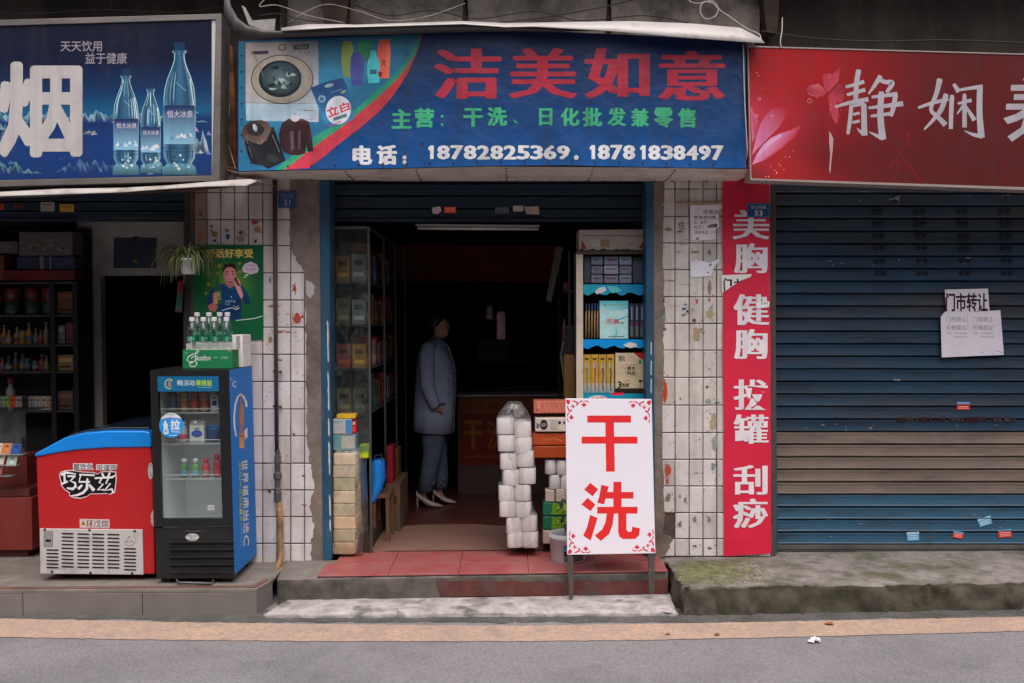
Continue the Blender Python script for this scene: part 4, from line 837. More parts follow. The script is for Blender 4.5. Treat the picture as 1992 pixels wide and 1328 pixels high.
p.poly([(1568, 175), (1574, 166), (1590, 163), (1600, 168), (1608, 180), (1602, 187), (1585, 188), (1574, 184)], [(150, 50, 62), bw, (185, 95, 105), bw, bw, (150, 48, 60), bw, (190, 100, 110)]); p.poly([(1601, 146), (1610, 142), (1620, 144), (1632, 130), (1637, 129), (1633, 145), (1630, 158), (1620, 170), (1610, 180), (1603, 168)], [bw, (160, 55, 68), bw, (130, 40, 48), (120, 38, 44), bw, (180, 80, 95), (150, 50, 62), bw, bw])
p.poly([(1612, 184), (1622, 172), (1632, 163), (1642, 170), (1644, 190), (1636, 200), (1622, 196)], [bw, (150, 45, 58), bw, (140, 40, 52), (140, 38, 50), bw, bw]); p.poly([(1611, 186), (1620, 192), (1630, 204), (1631, 225), (1629, 240), (1623, 238), (1614, 214)], [bw, bw, (190, 95, 108), bw, (165, 66, 82), bw, bw]); p.line([(1608, 183), (1632, 160)], 1.6, (110, 26, 38))
for k in range(44): u, v = rm.choice([(1583, 176, 12, 9), (1617, 156, 10, 12), (1624, 216, 6, 18)])[:2]; p.ell(u + rm.uniform(-12, 12), v + rm.uniform(-14, 14), rm.uniform(.4, 1), rm.uniform(.4, 1), (200, 130, 140), 7)
for u, v, r_ in [(1472, 141, 1), (1476, 147, 1), (1483, 171, .8), (1477, 192, 2.4), (1473, 225, 2), (1502, 225, 2), (1461, 212, 2.4), (1500, 324, .8), (1507, 331, 1), (1528, 305, 1), (1536, 305, 1), (1542, 293, .8), (1515, 318, 1), (1511, 336, 1.6), (1518, 322, 1), (1525, 330, 1), (1495, 343, 1.2), (1490, 343, 1), (1575, 196, 4)]:
    if r_ > 1.8: p.ring(u, v, r_, r_, .8, (205, 150, 155))
    else: p.ell(u, v, r_, r_, (220, 170, 165), 8)
p.poly([(1613, 254), (1618, 262), (1621, 270), (1620, 290), (1618, 306), (1615, 337), (1613, 330), (1615, 300), (1613, 275)], (178, 150, 152))
sw = (122, 26, 34)
p.ring(1742, 323, 9, 11, 3, sw, 150, 420); p.line([(1728, 282), (1745, 290), (1760, 310), (1775, 335), (1788, 352)], 2, sw); p.line([(1755, 318), (1770, 320), (1782, 340), (1790, 350)], 2, sw); p.line([(1760, 330), (1780, 318)], 1.5, sw)
for k in range(10): p.ell(1764 + rm.uniform(-8, 8), 270 + rm.uniform(-16, 16), 2, 2, (130, 24, 34), 8)
gw = (166, 162, 168)

def brush(pts, w):                    # one tapered brush stroke, softened at its ends
    q = [(1440 + a / 3.32, b / 3.32) for a, b in pts]; w = w if isinstance(w, (list, tuple)) else [w] * len(q); out = []; ow = []; n = len(q)
    for i in range(n - 1):
        p0, p1, p2, p3 = q[max(i - 1, 0)], q[i], q[i + 1], q[min(i + 2, n - 1)]
        for k in range(6):
            t = k / 6; out.append(tuple(.5 * (2 * p1[j] + (p2[j] - p0[j]) * t + (2 * p0[j] - 5 * p1[j] + 4 * p2[j] - p3[j]) * t * t + (3 * p1[j] - p0[j] - 3 * p2[j] + p3[j]) * t ** 3) for j in (0, 1))); ow.append((w[i] + (w[i + 1] - w[i]) * t) / 3.32)
    out.append(q[-1]); ow.append(w[-1] / 3.32); ow[0] *= .75; p.line(out, ow, gw)
for pts, w in [([(766, 448), (752, 530), (745, 655)], [34, 32, 30]), ([(680, 560), (740, 546), (800, 526)], [20, 22, 26]), ([(688, 612), (745, 596), (808, 578)], [20, 22, 26]), ([(612, 690), (700, 664), (828, 640)], [14, 24, 30]), ([(718, 676), (708, 780), (695, 866)], [26, 26, 20]), ([(716, 684), (800, 668)], [18, 24]), ([(798, 666), (800, 780), (802, 874)], [34, 36, 40]), ([(728, 738), (772, 728)], 18), ([(724, 790), (772, 780)], 18), ([(805, 868), (775, 848), (755, 826)], [30, 18, 4]),
        ([(908, 488), (872, 545), (828, 606)], [34, 26, 10]), ([(890, 512), (935, 528), (982, 536), (945, 596)], [22, 28, 34, 20]), ([(848, 626), (930, 616), (1014, 606)], [18, 22, 30]), ([(1004, 604), (990, 690), (972, 750)], [32, 30, 26]), ([(826, 696), (930, 684), (1052, 668)], [16, 24, 34]), ([(842, 750), (975, 732)], [18, 24]), ([(912, 590), (905, 740), (920, 900)], [38, 40, 46]), ([(928, 892), (880, 874), (832, 850)], [34, 22, 4]),
        ([(1290, 506), (1268, 600), (1232, 704), (1275, 752), (1326, 806)], [38, 30, 24, 28, 36]), ([(1330, 604), (1292, 716), (1188, 836)], [34, 32, 10]), ([(1148, 696), (1240, 664), (1344, 640)], [16, 24, 22]), ([(1368, 612), (1362, 740), (1360, 832)], [30, 28, 26]), ([(1378, 540), (1412, 592)], [20, 34]), ([(1418, 580), (1500, 566), (1566, 560)], [18, 22, 32]), ([(1548, 562), (1545, 720), (1558, 888)], [36, 38, 44]), ([(1566, 880), (1505, 868), (1446, 842)], [32, 22, 4]), ([(1404, 668), (1494, 646)], [16, 24]), ([(1448, 604), (1449, 822)], [26, 30]), ([(1446, 672), (1400, 736)], [22, 8]), ([(1450, 676), (1514, 776)], [14, 32])]: brush(pts, w)
p.text('养', 1950, 150, 2086, 274, gw, .013, skew=9)
p.build('artwork', printm, s3)

# ------------------------------------------------------------------ red vertical banner and the two street plates
o = thing('vertical_banner', 'tall crimson banner with pale vertical characters on the white tiled pillar', 'banner', tuple(W(1452, 1080, -.02)))
YV = lambda u, v: -.022 - .003 * math.sin(v / 55)
g = MB(); L_ = [(1405 + (v - 330) * .004 + .6 * math.sin(v / 40), v) for v in range(330, 1083, 20)]; L_[-1] = (1408, 1082); Rr = [(1497.5 + (v - 330) * .004 + .5 * math.sin(v / 33), v) for v in range(330, 1077, 20)]; Rr[-1] = (1500, 1076)
n = min(len(L_), len(Rr)); vs = [W(u, v, YV(u, v)) for q in zip(L_[:n], Rr[:n]) for u, v in q]; vs[-2:] = [W(1408, 1082, -.022), W(1500, 1076, -.022)]
g.add(vs, [(2 * i, 2 * i + 2, 2 * i + 3, 2 * i + 1) for i in range(n - 1)])
q = g.build('cloth', M('crimson_cloth', C(180, 26, 60, .62)[:3], .6, var=.08, scale=5, bump=.15, dirt=[((.30, .015, .04), 4, .52, .8, .5)]), o); q.modifiers.new('thick', 'SOLIDIFY').thickness = .002
p = Print(lambda u, v, d: W(u, v, YV(u, v) - d), LB['vban'], base=.003)
for ch, a, b_, c, d_ in [('美', 1427, 408, 1495, 465), ('胸', 1430, 473, 1491, 531), ('健', 1429, 572, 1495, 632), ('胸', 1430, 640, 1491, 698), ('拔', 1429, 738, 1492, 797), ('罐', 1429, 806, 1493, 863), ('刮', 1429, 905, 1491, 962), ('痧', 1428, 970, 1492, 1027)]: p.text(ch, a, b_, c, d_, (206, 188, 206), .004, dx=2.2)
p.build('lettering', printm, o)
def plate(name, label, q, Y, L, big, small, par=0):
    r_ = thing(name, label, 'address plate', tuple(W(q[0], q[3], Y)))
    g = MB(); g.slab([(q[0], q[1]), (q[2], q[1] + par), (q[2], q[3] + par), (q[0], q[3])], Y, .006); g.build('plate', M('enamel_blue', (.02, .075, .21), .35, var=.1), r_, bevel=.002)
    p = Print(onY(Y), L, base=.0015); u0, v0, u1, v1 = q; w_, h = u1 - u0, v1 - v0
    for a, b_, c, d_ in [(1.5, 1.2, w_ - 1.5, 1.9), (1.5, h - 1.9, w_ - 1.5, h - 1.2), (1.5, 1.2, 2.1, h - 1.2), (w_ - 2.1, 1.2, w_ - 1.5, h - 1.2)]: p.rect(u0 + a, v0 + b_, u0 + c, v0 + d_, (120, 140, 175))
    p.text(small, u0 + w_ * .17, v0 + h * .16, u1 - w_ * .17, v0 + h * .42, (165, 175, 200), .0); p.text(big, u0 + w_ * .34, v0 + h * .52, u1 - w_ * .33, v0 + h * .86, (205, 208, 215), .03)
    p.build('lettering', printm, r_)
plate('address_plate', 'small blue house number plate reading 53 over the top of the crimson banner', (1453, 395, 1498, 423), -.03, .55, '53', '修公祠巷')
plate('address_plate', 'faded blue house number plate beside the brown downpipe on the pillar beside the cooler', (541, 371, 576, 404), -.03, 1.4, '51', '修公祠巷')

# ------------------------------------------------------------------ paper notices
def notice(name, label, pts, Y, cat='notice', L=.6, col=(190, 186, 188), th=.0015):
    r_ = thing(name, label, cat, tuple(W(sum(a for a, b_ in pts) / len(pts), max(b_ for a, b_ in pts), Y)))
    p = Print(onY(Y), L, base=.0002); g = MB(); g.slab(pts, Y, th); g.build('sheet', M('paper_' + str(col) + str(L), C(*col, L)[:3], .85, var=.05, scale=9, bump=.15, dirt=[((.3, .27, .24), 8, .58, .75, .5)]), r_); return r_, p
r_, p = notice('paper_notice', 'torn white housing notice with printed lines, topmost paper on the pillar beside the crimson banner', [(1342, 399), (1406, 397), (1405, 404), (1398, 408), (1399, 440), (1392, 446), (1393, 465), (1371, 467), (1345, 467)], -.016, L=.58)
ink = (40, 36, 38)
p.text('房屋出', 1368, 407, 1397, 416, ink, .0); p.text('老车坝5楼，', 1349, 419, 1396, 426, ink, .008); p.text('卫，85平', 1349, 429, 1375, 436, ink, .005); p.text('45万，', 1349, 438.5, 1369, 445, ink, .005); p.text('联系电话：177', 1352, 448, 1392, 455, ink, .0)
p.poly([(1375, 440), (1385, 435), (1394, 436), (1394, 442), (1378, 443)], (110, 104, 106)); p.rect(1391, 435, 1395, 441, ink); p.poly([(1353, 466), (1357, 461), (1360, 465)], ink); p.build('lettering', paperm, r_)
r_, p = notice('torn_paper', 'blank ragged remnant of white paper stuck midway up the pillar beside the crimson banner', [(1343, 508), (1350, 510), (1354, 504), (1358, 508), (1366, 507), (1380, 511), (1392, 506), (1398, 503), (1400, 507), (1393, 514), (1388, 521), (1383, 537), (1344, 539)], -.016, 'paper scrap', .58, (184, 184, 196))
p.poly([(1379, 516), (1384, 512), (1385, 514), (1380, 518)], ink); p.poly([(1374, 530), (1380, 528), (1378, 531)], ink); p.build('ink_mark', paperm, r_)
r_, p = notice('torn_paper', 'white paper corner with heavy black strokes pasted across the edge of the crimson banner', [(1403, 535), (1462, 533), (1461, 538), (1440, 546), (1422, 558), (1405, 570)], -.027, 'paper scrap', .6, (196, 190, 186))
for q in [[(1407, 545), (1410, 545), (1411, 565), (1408, 568)], [(1408, 541), (1412, 541), (1414, 545), (1411, 546)], [(1414, 543), (1424, 543), (1424, 555), (1420, 558), (1420, 546), (1414, 546)], [(1428, 548), (1441, 546), (1436, 549), (1428, 551)], [(1433, 542), (1436, 542), (1437, 548), (1434, 549)]]: p.poly(q, ink)
p.build('ink_mark', paperm, r_)
r_, p = notice('torn_paper', 'thin white paper strip with cut off digits on the crimson banner', [(1470, 590), (1480, 586), (1497, 588), (1496, 597), (1472, 600)], -.028, 'paper scrap', .6, (196, 190, 196))
p.text('336', 1480, 588, 1494, 592, ink, .0); p.build('lettering', paperm, r_)
r_, p = notice('paper_notice', 'small white transfer notice with bold characters, upper sheet on the closed shutter', [(1838, 563), (1922, 561), (1925, 604), (1840, 608)], .1, L=.62, col=(176, 170, 178))
p.text('门市转让', 1840, 570, 1921, 605, (45, 25, 35), .022); p.build('lettering', paperm, r_)
r_, p = notice('paper_notice', 'large white sheet with two columns of small print, lower sheet on the closed shutter', [(1830, 616), (1838, 606), (1900, 606), (1946, 603), (1949, 640), (1953, 690), (1900, 692), (1832, 695)], .094, L=.66, col=(182, 178, 186))
gi = (112, 104, 112)
for uo in (0, 52): p.text('门市转让', 1841 + uo, 616, 1880 + uo, 626, gi, .0); p.text('价格面议', 1841 + uo, 632, 1880 + uo, 642, gi, .0); p.text('电话：13980089828', 1841 + uo, 646, 1881 + uo, 650, (120, 112, 120), .0); p.text('13808290340', 1854 + uo, 653, 1881 + uo, 656.5, (120, 112, 120), .0)
p.line([(1882, 612), (1883, 640)], .7, (140, 130, 138)); p.line([(1907, 686), (1914, 684)], .8, (90, 90, 95)); p.line([(1938, 682), (1952, 686)], .9, (60, 55, 60)); p.build('lettering', paperm, r_)

# ------------------------------------------------------------------ ice cream freezer
YF = -.5
fz = thing('chest_freezer', 'red ice cream chest freezer with blue curved lid and white vent grille', 'freezer', (W(185, 1118, YF).x, YF + .45, ZP))
DP = Vector((0, 1.0, 0))
g = MB(); f = [(78, 1117), (70, 900), (70, 889), (110, 879), (150, 873), (210, 869.5), (294, 868.5), (297, 900), (302, 1117)]; g.slab(f, YF, 1.0); g.build('body', redpaint, fz, bevel=.012, seg=3)
g = MB(); f = [(67, 889), (67, 882), (90, 870), (125, 851), (160, 842), (205, 838), (280, 838), (291, 840), (294, 848), (294.5, 870), (210, 871), (150, 875), (110, 881)]; g.slab(f, YF - .012, 1.02); g.build('lid_rim', blueplast, fz, bevel=.014, seg=3)
g = MB(); f = [(100, 866), (130, 846), (165, 837), (210, 833), (284, 833), (284, 840), (100, 872)]; pf = [W(u, v, YF) + Vector((0, .06, .0)) for u, v in f]; g.prism(pf, [q + Vector((0, .85, 0)) for q in pf]); g.build('glass_lid', M('dark_lid_glass', (.02, .03, .05), .08, spec=.8), fz, bevel=.005)
g = MB(); f = [(77, 1028), (277, 1030), (279, 1118), (78, 1116)]; g.slab(f, YF - .012, .014); g.build('vent_grille', M('grimy_white_plastic', (.55, .53, .52), .5, var=.07, scale=7, dirt=[((.22, .19, .16), 6, .54, .74, .65), ((.10, .085, .07), 16, .63, .75, .5)]), fz, bevel=.004)
g = MB()
for cx, v0, nn in [(102, 1070, 6), (131.5, 1038, 10), (162, 1039, 10), (191, 1039.5, 10), (220.5, 1040, 10), (253, 1067.5, 7)]:
    for k in range(nn):
        vv = v0 + k * 7.15 if nn == 10 else v0 + k * 6.8
        g.slab([(cx - 12, vv - 1.1), (cx - 10, vv - 1.9), (cx + 10, vv - 1.3), (cx + 12, vv - .4), (cx + 12, vv + .9), (cx + 10, vv + 1.6), (cx - 10, vv + 1.0), (cx - 12, vv + .2)], YF - .0135, .002)
for u, v in [(87, 1030), (174, 1031), (262, 1033), (101, 1112), (176, 1114), (257, 1115)]: g.slab([(u - 2, v - 2), (u + 2, v - 2), (u + 2.5, v + 2), (u - 2.5, v + 2)], YF - .0135, .002)
g.build('slot', M('slot_dark', (.012, .011, .011), .9), fz)
p = Print(onY(YF - .0125), LB['freezer'], base=.0012)
p.rect(85, 1033, 103, 1063, (120, 118, 118)); p.rect(86, 1034, 102, 1062, (138, 136, 136)); p.rect(89, 1049, 99, 1054, (35, 32, 34)); p.ell(251.5, 1051, 11, 11, (150, 146, 144)); p.ell(251, 1050, 10, 10, (186, 182, 182)); p.ell(251, 1050, 7.6, 7.6, (170, 166, 166))
for a in (90, 210, 330): q = (251 + 4.6 * math.cos(R(a)), 1050 - 4.6 * math.sin(R(a))); p.line([q, (q[0] + 3 * math.cos(R(a)), q[1] - 3 * math.sin(R(a)))], 2, (40, 36, 36))
p.line([(211, 1082), (212, 1117)], .7, (110, 105, 102)); p.build('socket', printm, fz)
p = Print(onY(YF), LB['freezer'], base=.0015)
wl, bk = (208, 208, 214), (28, 20, 26)
def logo(txt, q, ws, cols_):
    for w_, c_, dx in zip(ws, cols_, (2.6, 1.2, 0)):
        m_ = w_ * 0; cu, cv = sum(a for a, b_ in q) / 4, sum(b_ for a, b_ in q) / 4
        ex = {0: 0, 1: 0}
        gx_ = (dx) ; qq = [(q[0][0] - gx_ * 1.6, q[0][1] - gx_ * 1.6), (q[1][0] + gx_ * 1.6, q[1][1] - gx_ * 1.6), (q[2][0] + gx_ * 1.6, q[2][1] + gx_ * 1.6), (q[3][0] - gx_ * 1.6, q[3][1] + gx_ * 1.6)]
        p.text(txt, 0, 0, 0, 0, c_, w_, dx=dx * .6, quad=qq)
# sticker outline, dark body, white strokes
ol = [(115, 922), (119, 917), (130, 914), (142, 914), (160, 917), (182, 918), (190, 921), (197, 917), (212, 916), (226, 917), (227, 932), (224, 958), (214, 962), (208, 960), (196, 961), (176, 961), (168, 967), (155, 970), (142, 968), (134, 964), (135, 959), (126, 953), (119, 945), (118, 936), (116, 930)]
p.poly(ol, (204, 186, 186)); cu, cv = 172, 941
p.poly([(cu + (a - cu) * .965, cv + (b_ - cv) * .93) for a, b_ in ol], bk)
p.poly([(142, 901), (180, 901), (182, 914), (142, 914)], (206, 196, 200)); p.poly([(187, 903), (228, 903), (227, 915), (187, 915)], (206, 196, 200))
p.text('喜欢你', 143, 902, 181, 914, bk, .035); p.text('喜欢你', 143.6, 902.6, 180.4, 913.4, (150, 148, 154), .0)
p.text('没道理', 188, 904, 227, 915, bk, .035); p.text('没道理', 188.6, 904.6, 226.4, 914.4, (150, 148, 154), .0)
# three big rounded characters, hand drawn strokes
L_ = lambda pts, w_: p.line(pts, w_, wl)
L_([(119, 924), (127, 919), (137, 920), (148, 922)], [5, 5, 3.5, 2]); L_([(125, 921), (126, 937)], 4); L_([(120, 941), (132, 936)], [4.5, 3.5]); L_([(131, 926), (147, 926)], 3.4); L_([(146, 926), (137, 935), (146, 939), (147, 946), (141, 951), (130, 949)], [3, 3.5, 4, 5, 5.5, 3])
L_([(154, 923), (184, 924)], [3, 4]); L_([(157, 923), (154, 937), (175, 937)], [3, 4, 3.5]); L_([(170, 930), (169, 950), (162, 958), (150, 963), (138, 964)], [3.5, 5.5, 5, 4, 1.5]); L_([(160, 943), (152, 951)], [4, 5.5]); L_([(173, 942), (183, 954)], [4, 7])
L_([(184, 930), (219, 928), (224, 924)], [3.5, 4, 2.5]); L_([(198, 920), (203, 929)], 4); L_([(214, 919), (209, 929)], 4)
L_([(198, 930), (193, 939), (201, 941), (190, 953), (202, 952)], [3, 3.5, 3, 4, 3]); L_([(211, 930), (206, 940), (215, 940), (203, 954), (218, 951), (220, 958)], [3, 3.5, 3, 4, 4, 5])
p.poly([(155, 1009), (213, 1010), (213, 1027), (155, 1026)], (196, 178, 176)); p.poly([(162, 1012), (167, 1022), (157, 1022)], (150, 120, 60)); p.poly([(162, 1014.5), (165.5, 1021), (158.5, 1021)], (190, 150, 60)); p.ell(162, 1018, 1.4, 2, (50, 40, 35), 8); p.text('环戊烷', 168, 1011, 211, 1026, (44, 34, 40), .004)
p.ell(293, 916, 5, 16, (186, 186, 180)); p.ell(294, 914, 3, 12, (120, 130, 115)); p.ell(294.6, 914, 2.2, 9, (200, 190, 190)); p.poly([(293, 1002), (298, 990), (299, 1024), (294, 1018)], (190, 160, 160)); p.build('sticker', printm, fz)
g = MB()
for u, y in [(112, YF + .12), (282, YF + .1), (112, YF + .85), (282, YF + .85)]:
    c = Vector((W(u, 1118, YF).x, y, ZP + .028)); g.tube([c + Vector((-.014, 0, 0)), c + Vector((.014, 0, 0))], .028, 14)
    g.box(c.x - .02, c.x + .02, c.y - .015, c.y + .015, ZP + .03, ZP + .075); g.build('caster', blackp, fz); g = MB()
x0 = W(303.5, 1000, YF + .3).x
g = MB(); g.box(x0 - .02, x0 + .003, YF + .03, YF + .2, .06, .34); g.build('side_vent', M('grey_vent', (.05, .05, .05), .6), fz)

g = MB(); g.tube([W(299, 985, YF + .06), W(303, 1000, YF + .03), W(304, 1060, YF + .02), W(303, 1110, YF + .03), W(306, 1122, YF + .1)], .005, 6); g.build('power_cord', blackp, fz, True)
# ------------------------------------------------------------------ drinks cooler
YC = -.60
ck = thing('drinks_cooler', 'black and blue upright drinks cooler with glass door and round PULL sticker beside the freezer', 'cooler', (W(375, 1130, YC).x, YC + .3, ZP))
xa, xb = W(297, 900, YC).x, W(451.5, 900, YC).x; zt = W(375, 719, YC).z; zb_ = ZP + .055; yb_ = -.03; SH = .022   # slight lean to the left at the top
def lean(mb):
    for o_ in mb: pass
th = .03
def shx(x, z): return x + (.72 - z) * -.012 * -1 if False else x + (.7 - z) * .014
def sbox(mb, x0, x1, y0, y1, z0, z1, mi=0, col=(1, 1, 1, 1)):
    f = lambda x, z: (shx(x, z))
    mb.hexa([(f(x0, z0), y0, z0), (f(x1, z0), y0, z0), (f(x1, z1), y0, z1), (f(x0, z1), y0, z1)], [(f(x0, z0), y1, z0), (f(x1, z0), y1, z0), (f(x1, z1), y1, z1), (f(x0, z1), y1, z1)], mi, col)
yd = YC + .05                 # door thickness; cabinet starts behind it
zg = .315                     # top of the lower grille
g = MB()
sbox(g, xa, xa + th, yd, yb_, zb_, zt); sbox(g, xb - th, xb - .0035, yd, yb_, zb_, zt); sbox(g, xa + th, xb - th, yb_ - .03, yb_, zb_, zt); sbox(g, xa + th, xb - th, yd, yb_ - .03, zt - .06, zt); sbox(g, xa + th, xb - th, yd + .004, yb_ - .03, zb_, zg + .03)
g.build('cabinet', blackp, ck)
g = MB(); sbox(g, xb - .003, xb, YC + .004, yb_, zb_ + .01, zt - .004); g.build('side_panel', M('cooler_blue', (.002, .19, .62), .5, spec=.25, var=.05, scale=4, dirt=[((.01, .12, .36), 3, .55, .8, .5)]), ck)
lw = M('cooler_liner', (.8, .82, .82), .45, var=.02)
g = MB(); i0, i1 = xa + th + .001, xb - th - .001
sbox(g, i0, i0 + .006, yd + .002, yb_ - .036, zg + .031, zt - .061); sbox(g, i1 - .006, i1, yd + .002, yb_ - .036, zg + .031, zt - .061); sbox(g, i0 + .006, i1 - .006, yb_ - .036, yb_ - .031, zg + .031, zt - .061); sbox(g, i0 + .006, i1 - .006, yd + .002, yb_ - .036, zg + .031, zg + .036); g.build('liner', lw, ck)
# door: frame, header, glass
PX = lambda u, v: W(u, v, YC)
d0, d1, dz0, dz1 = PX(311, 900).x, PX(430, 900).x, PX(375, 1009).z, PX(375, 761).z; zd = PX(375, 1024).z
g = MB(); sbox(g, xa, d0, YC, yd - .004, zd, zt - .004); sbox(g, d1, xb - .004, YC, yd - .004, zd, zt - .004); sbox(g, d0, d1, YC, yd - .004, zd, dz0); sbox(g, d0, d1, YC, yd - .004, PX(375, 731).z, zt - .004); dr = g.build('door', blackp, ck)
g = MB(); sbox(g, d0, d1, YC + .002, YC + .03, dz1, PX(375, 731).z); g.build('header', M('header_blue', (.01, .14, .30), .3, var=.05), dr)
g = MB(); sbox(g, d0, d1, YC + .008, YC + .014, dz0, dz1); g.build('glass', GLASS('cooler_glass', (.95, .98, .98), .02), dr)
p = Print(onY(YC + .002), LB['cooler'])
p.ring(329, 746.5, 8, 9, 2, (150, 160, 130), 60, 320, 24); p.poly([(328, 737), (331, 737), (334, 752), (326, 752)], (130, 110, 90)); p.text('畅活动', 345, 739, 379, 750, (150, 165, 165), .02); p.text('果维益', 381, 739, 412, 750, (130, 165, 60), .03); p.line([(384, 753), (412, 753)], 1, (120, 150, 170)); p.build('header_print', printm, dr)
p = Print(onY(YC + .007), .72, base=.001)
p.ell(333, 827, 23.6, 24, (40, 140, 205)); p.poly([(333 + 23.6 * math.cos(R(a)), 827 + 24 * math.sin(R(a))) for a in range(208, 336, 8)] + [(348, 813), (330, 811), (316, 815)], (190, 200, 206)); p.line([(314, 815), (330, 812), (350, 816)], 1, (190, 110, 120)); p.text('饮料', 325, 805, 340, 808, (90, 90, 95), .01)
p.poly([(320, 818), (323, 818), (324, 822), (327, 826), (326, 832), (328, 838), (328, 844), (319, 845), (318, 838), (319, 832), (317, 827)], (195, 205, 212)); p.ell(323, 838, 3, 3, (120, 165, 200)); p.text('拉', 332, 817, 350, 835, (225, 232, 240), .035); p.text('PULL', 334, 837, 350, 841, (205, 220, 232), .02); p.line([(329, 847), (344, 846)], 1.5, (170, 200, 220))
p.rect(404, 982, 417, 992, (170, 172, 172)); p.text('冷藏', 406, 985, 415, 989, (90, 95, 95), .0); p.build('sticker', printm, dr)
# lower grille
g = MB(); zz0, zz1 = PX(375, 1126).z, PX(375, 1027).z; sbox(g, xa, xb - .004, YC + .012, yd + .003, zz0, zz1)
for k in range(5):
    za = PX(375, 1053 + k * 14.6).z
    a, b_ = PX(312, 0).x, PX(440, 0).x; f = lambda x, z: shx(x, z)
    g.hexa([(f(a, za - .026), YC + .010, za - .026), (f(b_, za - .026), YC + .010, za - .026), (f(b_, za), YC - .012, za), (f(a, za), YC - .012, za)], [(f(a, za - .026), YC + .02, za - .026), (f(b_, za - .026), YC + .02, za - .026), (f(b_, za), YC + .02, za + .004), (f(a, za), YC + .02, za + .004)])
g.build('grille', M('grille_black', (.016, .016, .017), .32, var=.2, dirt=[((.07, .065, .06), 8, .58, .75, .5)]), ck, bevel=.003)
p = Print(onY(YC + .010), .5); p.ell(374, 1044.5, 13.5, 7.4, (120, 120, 118)); p.ell(374, 1044.5, 12.3, 6.3, (165, 165, 162)); p.text('Hiron', 364, 1039.5, 384, 1044.5, (60, 58, 60), .02); p.text('海容', 368, 1046, 380, 1049, (80, 78, 80), .01); p.line([(362, 1031), (372, 1034), (392, 1032)], 1, (95, 92, 90)); p.build('badge', printm, ck)
g = MB(); c = [W(344, 1127, YC), W(346, 1133, YC - .03), W(412, 1135, YC - .03), W(415, 1128, YC)]; g.tube(c, .009, 8); g.build('foot_bar', M('grey_bar', (.12, .12, .12), .4, metal=.5), ck, True)
g = MB()
for x in (xa + .05, xb - .06):
    for y in (YC + .1, yb_ - .08): MB().box(x - .03, x + .03, y - .03, y + .03, ZP + .0005, zb_ + .02).build('foot', blackp, ck)
# wire shelves
wm = M('white_wire', (.55, .55, .53), .4)
def PXs(u, v, y=YC + .09): return W(u, v, y)
shelf = []
for v in (805, 866, 935):
    g = MB(); z = PX(375, v).z; y0_, y1_ = YC + .07, yb_ - .045
    for y, zz in [(y0_, z), (y0_, z + .028), (y1_, z)]: g.tube([(i0 + .008, y, zz), (i1 - .008, y, zz)], .003, 6)
    for k in range(15): x = i0 + .012 + (i1 - i0 - .024) * k / 14; g.tube([(x, y0_, z + .001), (x, y1_, z + .001)], .0016, 5)
    for x in (i0 + .01, i1 - .01): g.tube([(x, y0_, z), (x, y0_, z + .028)], .003, 6)
    g.build('shelf', wm, ck); shelf.append(z + .004)
# side artwork, read from top to bottom
p = Print(onX(lambda z: shx(xb, z)), .62, base=.001)
sq = lambda u, v: (u, v)
p.text('C', 452, 741, 460, 753, (190, 200, 215), .01); p.text('Fr', 448, 735, 452, 740, (190, 200, 215), .0)
p.line([(480, 791), (478, 780), (473, 770), (468, 766.5), (463, 771), (458, 786), (455.5, 808), (456, 828), (459.5, 849)], [4.5, 4.2, 3.6, 3, 3, 3.4, 3.8, 3.8, 2.5], (196, 198, 206)); p.poly([(475, 838), (481.5, 831), (481, 844), (482.5, 854), (479.5, 849), (477, 856), (475.5, 846)], (200, 200, 208))
p.poly([(467, 768), (470, 768), (471, 782), (474, 797), (474, 840), (476, 848), (475, 871), (466, 872), (465, 848), (466, 836), (464, 800), (466.5, 784)], [(150, 100, 70), (150, 100, 70), (170, 120, 80), (185, 130, 90), (160, 110, 78), (170, 100, 60), (190, 140, 90), (190, 140, 90), (140, 90, 60), (150, 105, 78), (135, 90, 62), (145, 95, 66)]); p.ring(469, 834, 4, 8, 1.4, (70, 80, 130)); p.text('C', 466.5, 829, 472, 839, (80, 90, 150), .02); p.rect(466, 846, 475, 850, (150, 70, 55))
for k, ch in enumerate('世界福鼎当选C'):
    v0 = 893 + k * 24.5; tx = (471.5, 482.0) ; sl_k = (v0 - 893) * .016
    p.text(ch, 0, 0, 0, 0, (196, 198, 208), .02, quad=[(tx[1] + sl_k, v0), (tx[1] + sl_k, v0 + 21), (tx[0] + sl_k, v0 + 22), (tx[0] + sl_k, v0 + 1)])
for k, ch in enumerate('300年福鼎第一泉'):
    v0 = 897 + k * 13.2; sl_k = (v0 - 893) * .016
    p.text(ch, 0, 0, 0, 0, (150, 170, 70), .012, quad=[(469.5 + sl_k, v0), (469.5 + sl_k, v0 + 11), (464.5 + sl_k, v0 + 11.5), (464.5 + sl_k, v0 + .5)])
for k in range(6): v0 = 1018 + k * 8; p.rect(468, v0, 471, v0 + 6, (90, 130, 170))
p.build('side_print', printm, ck)
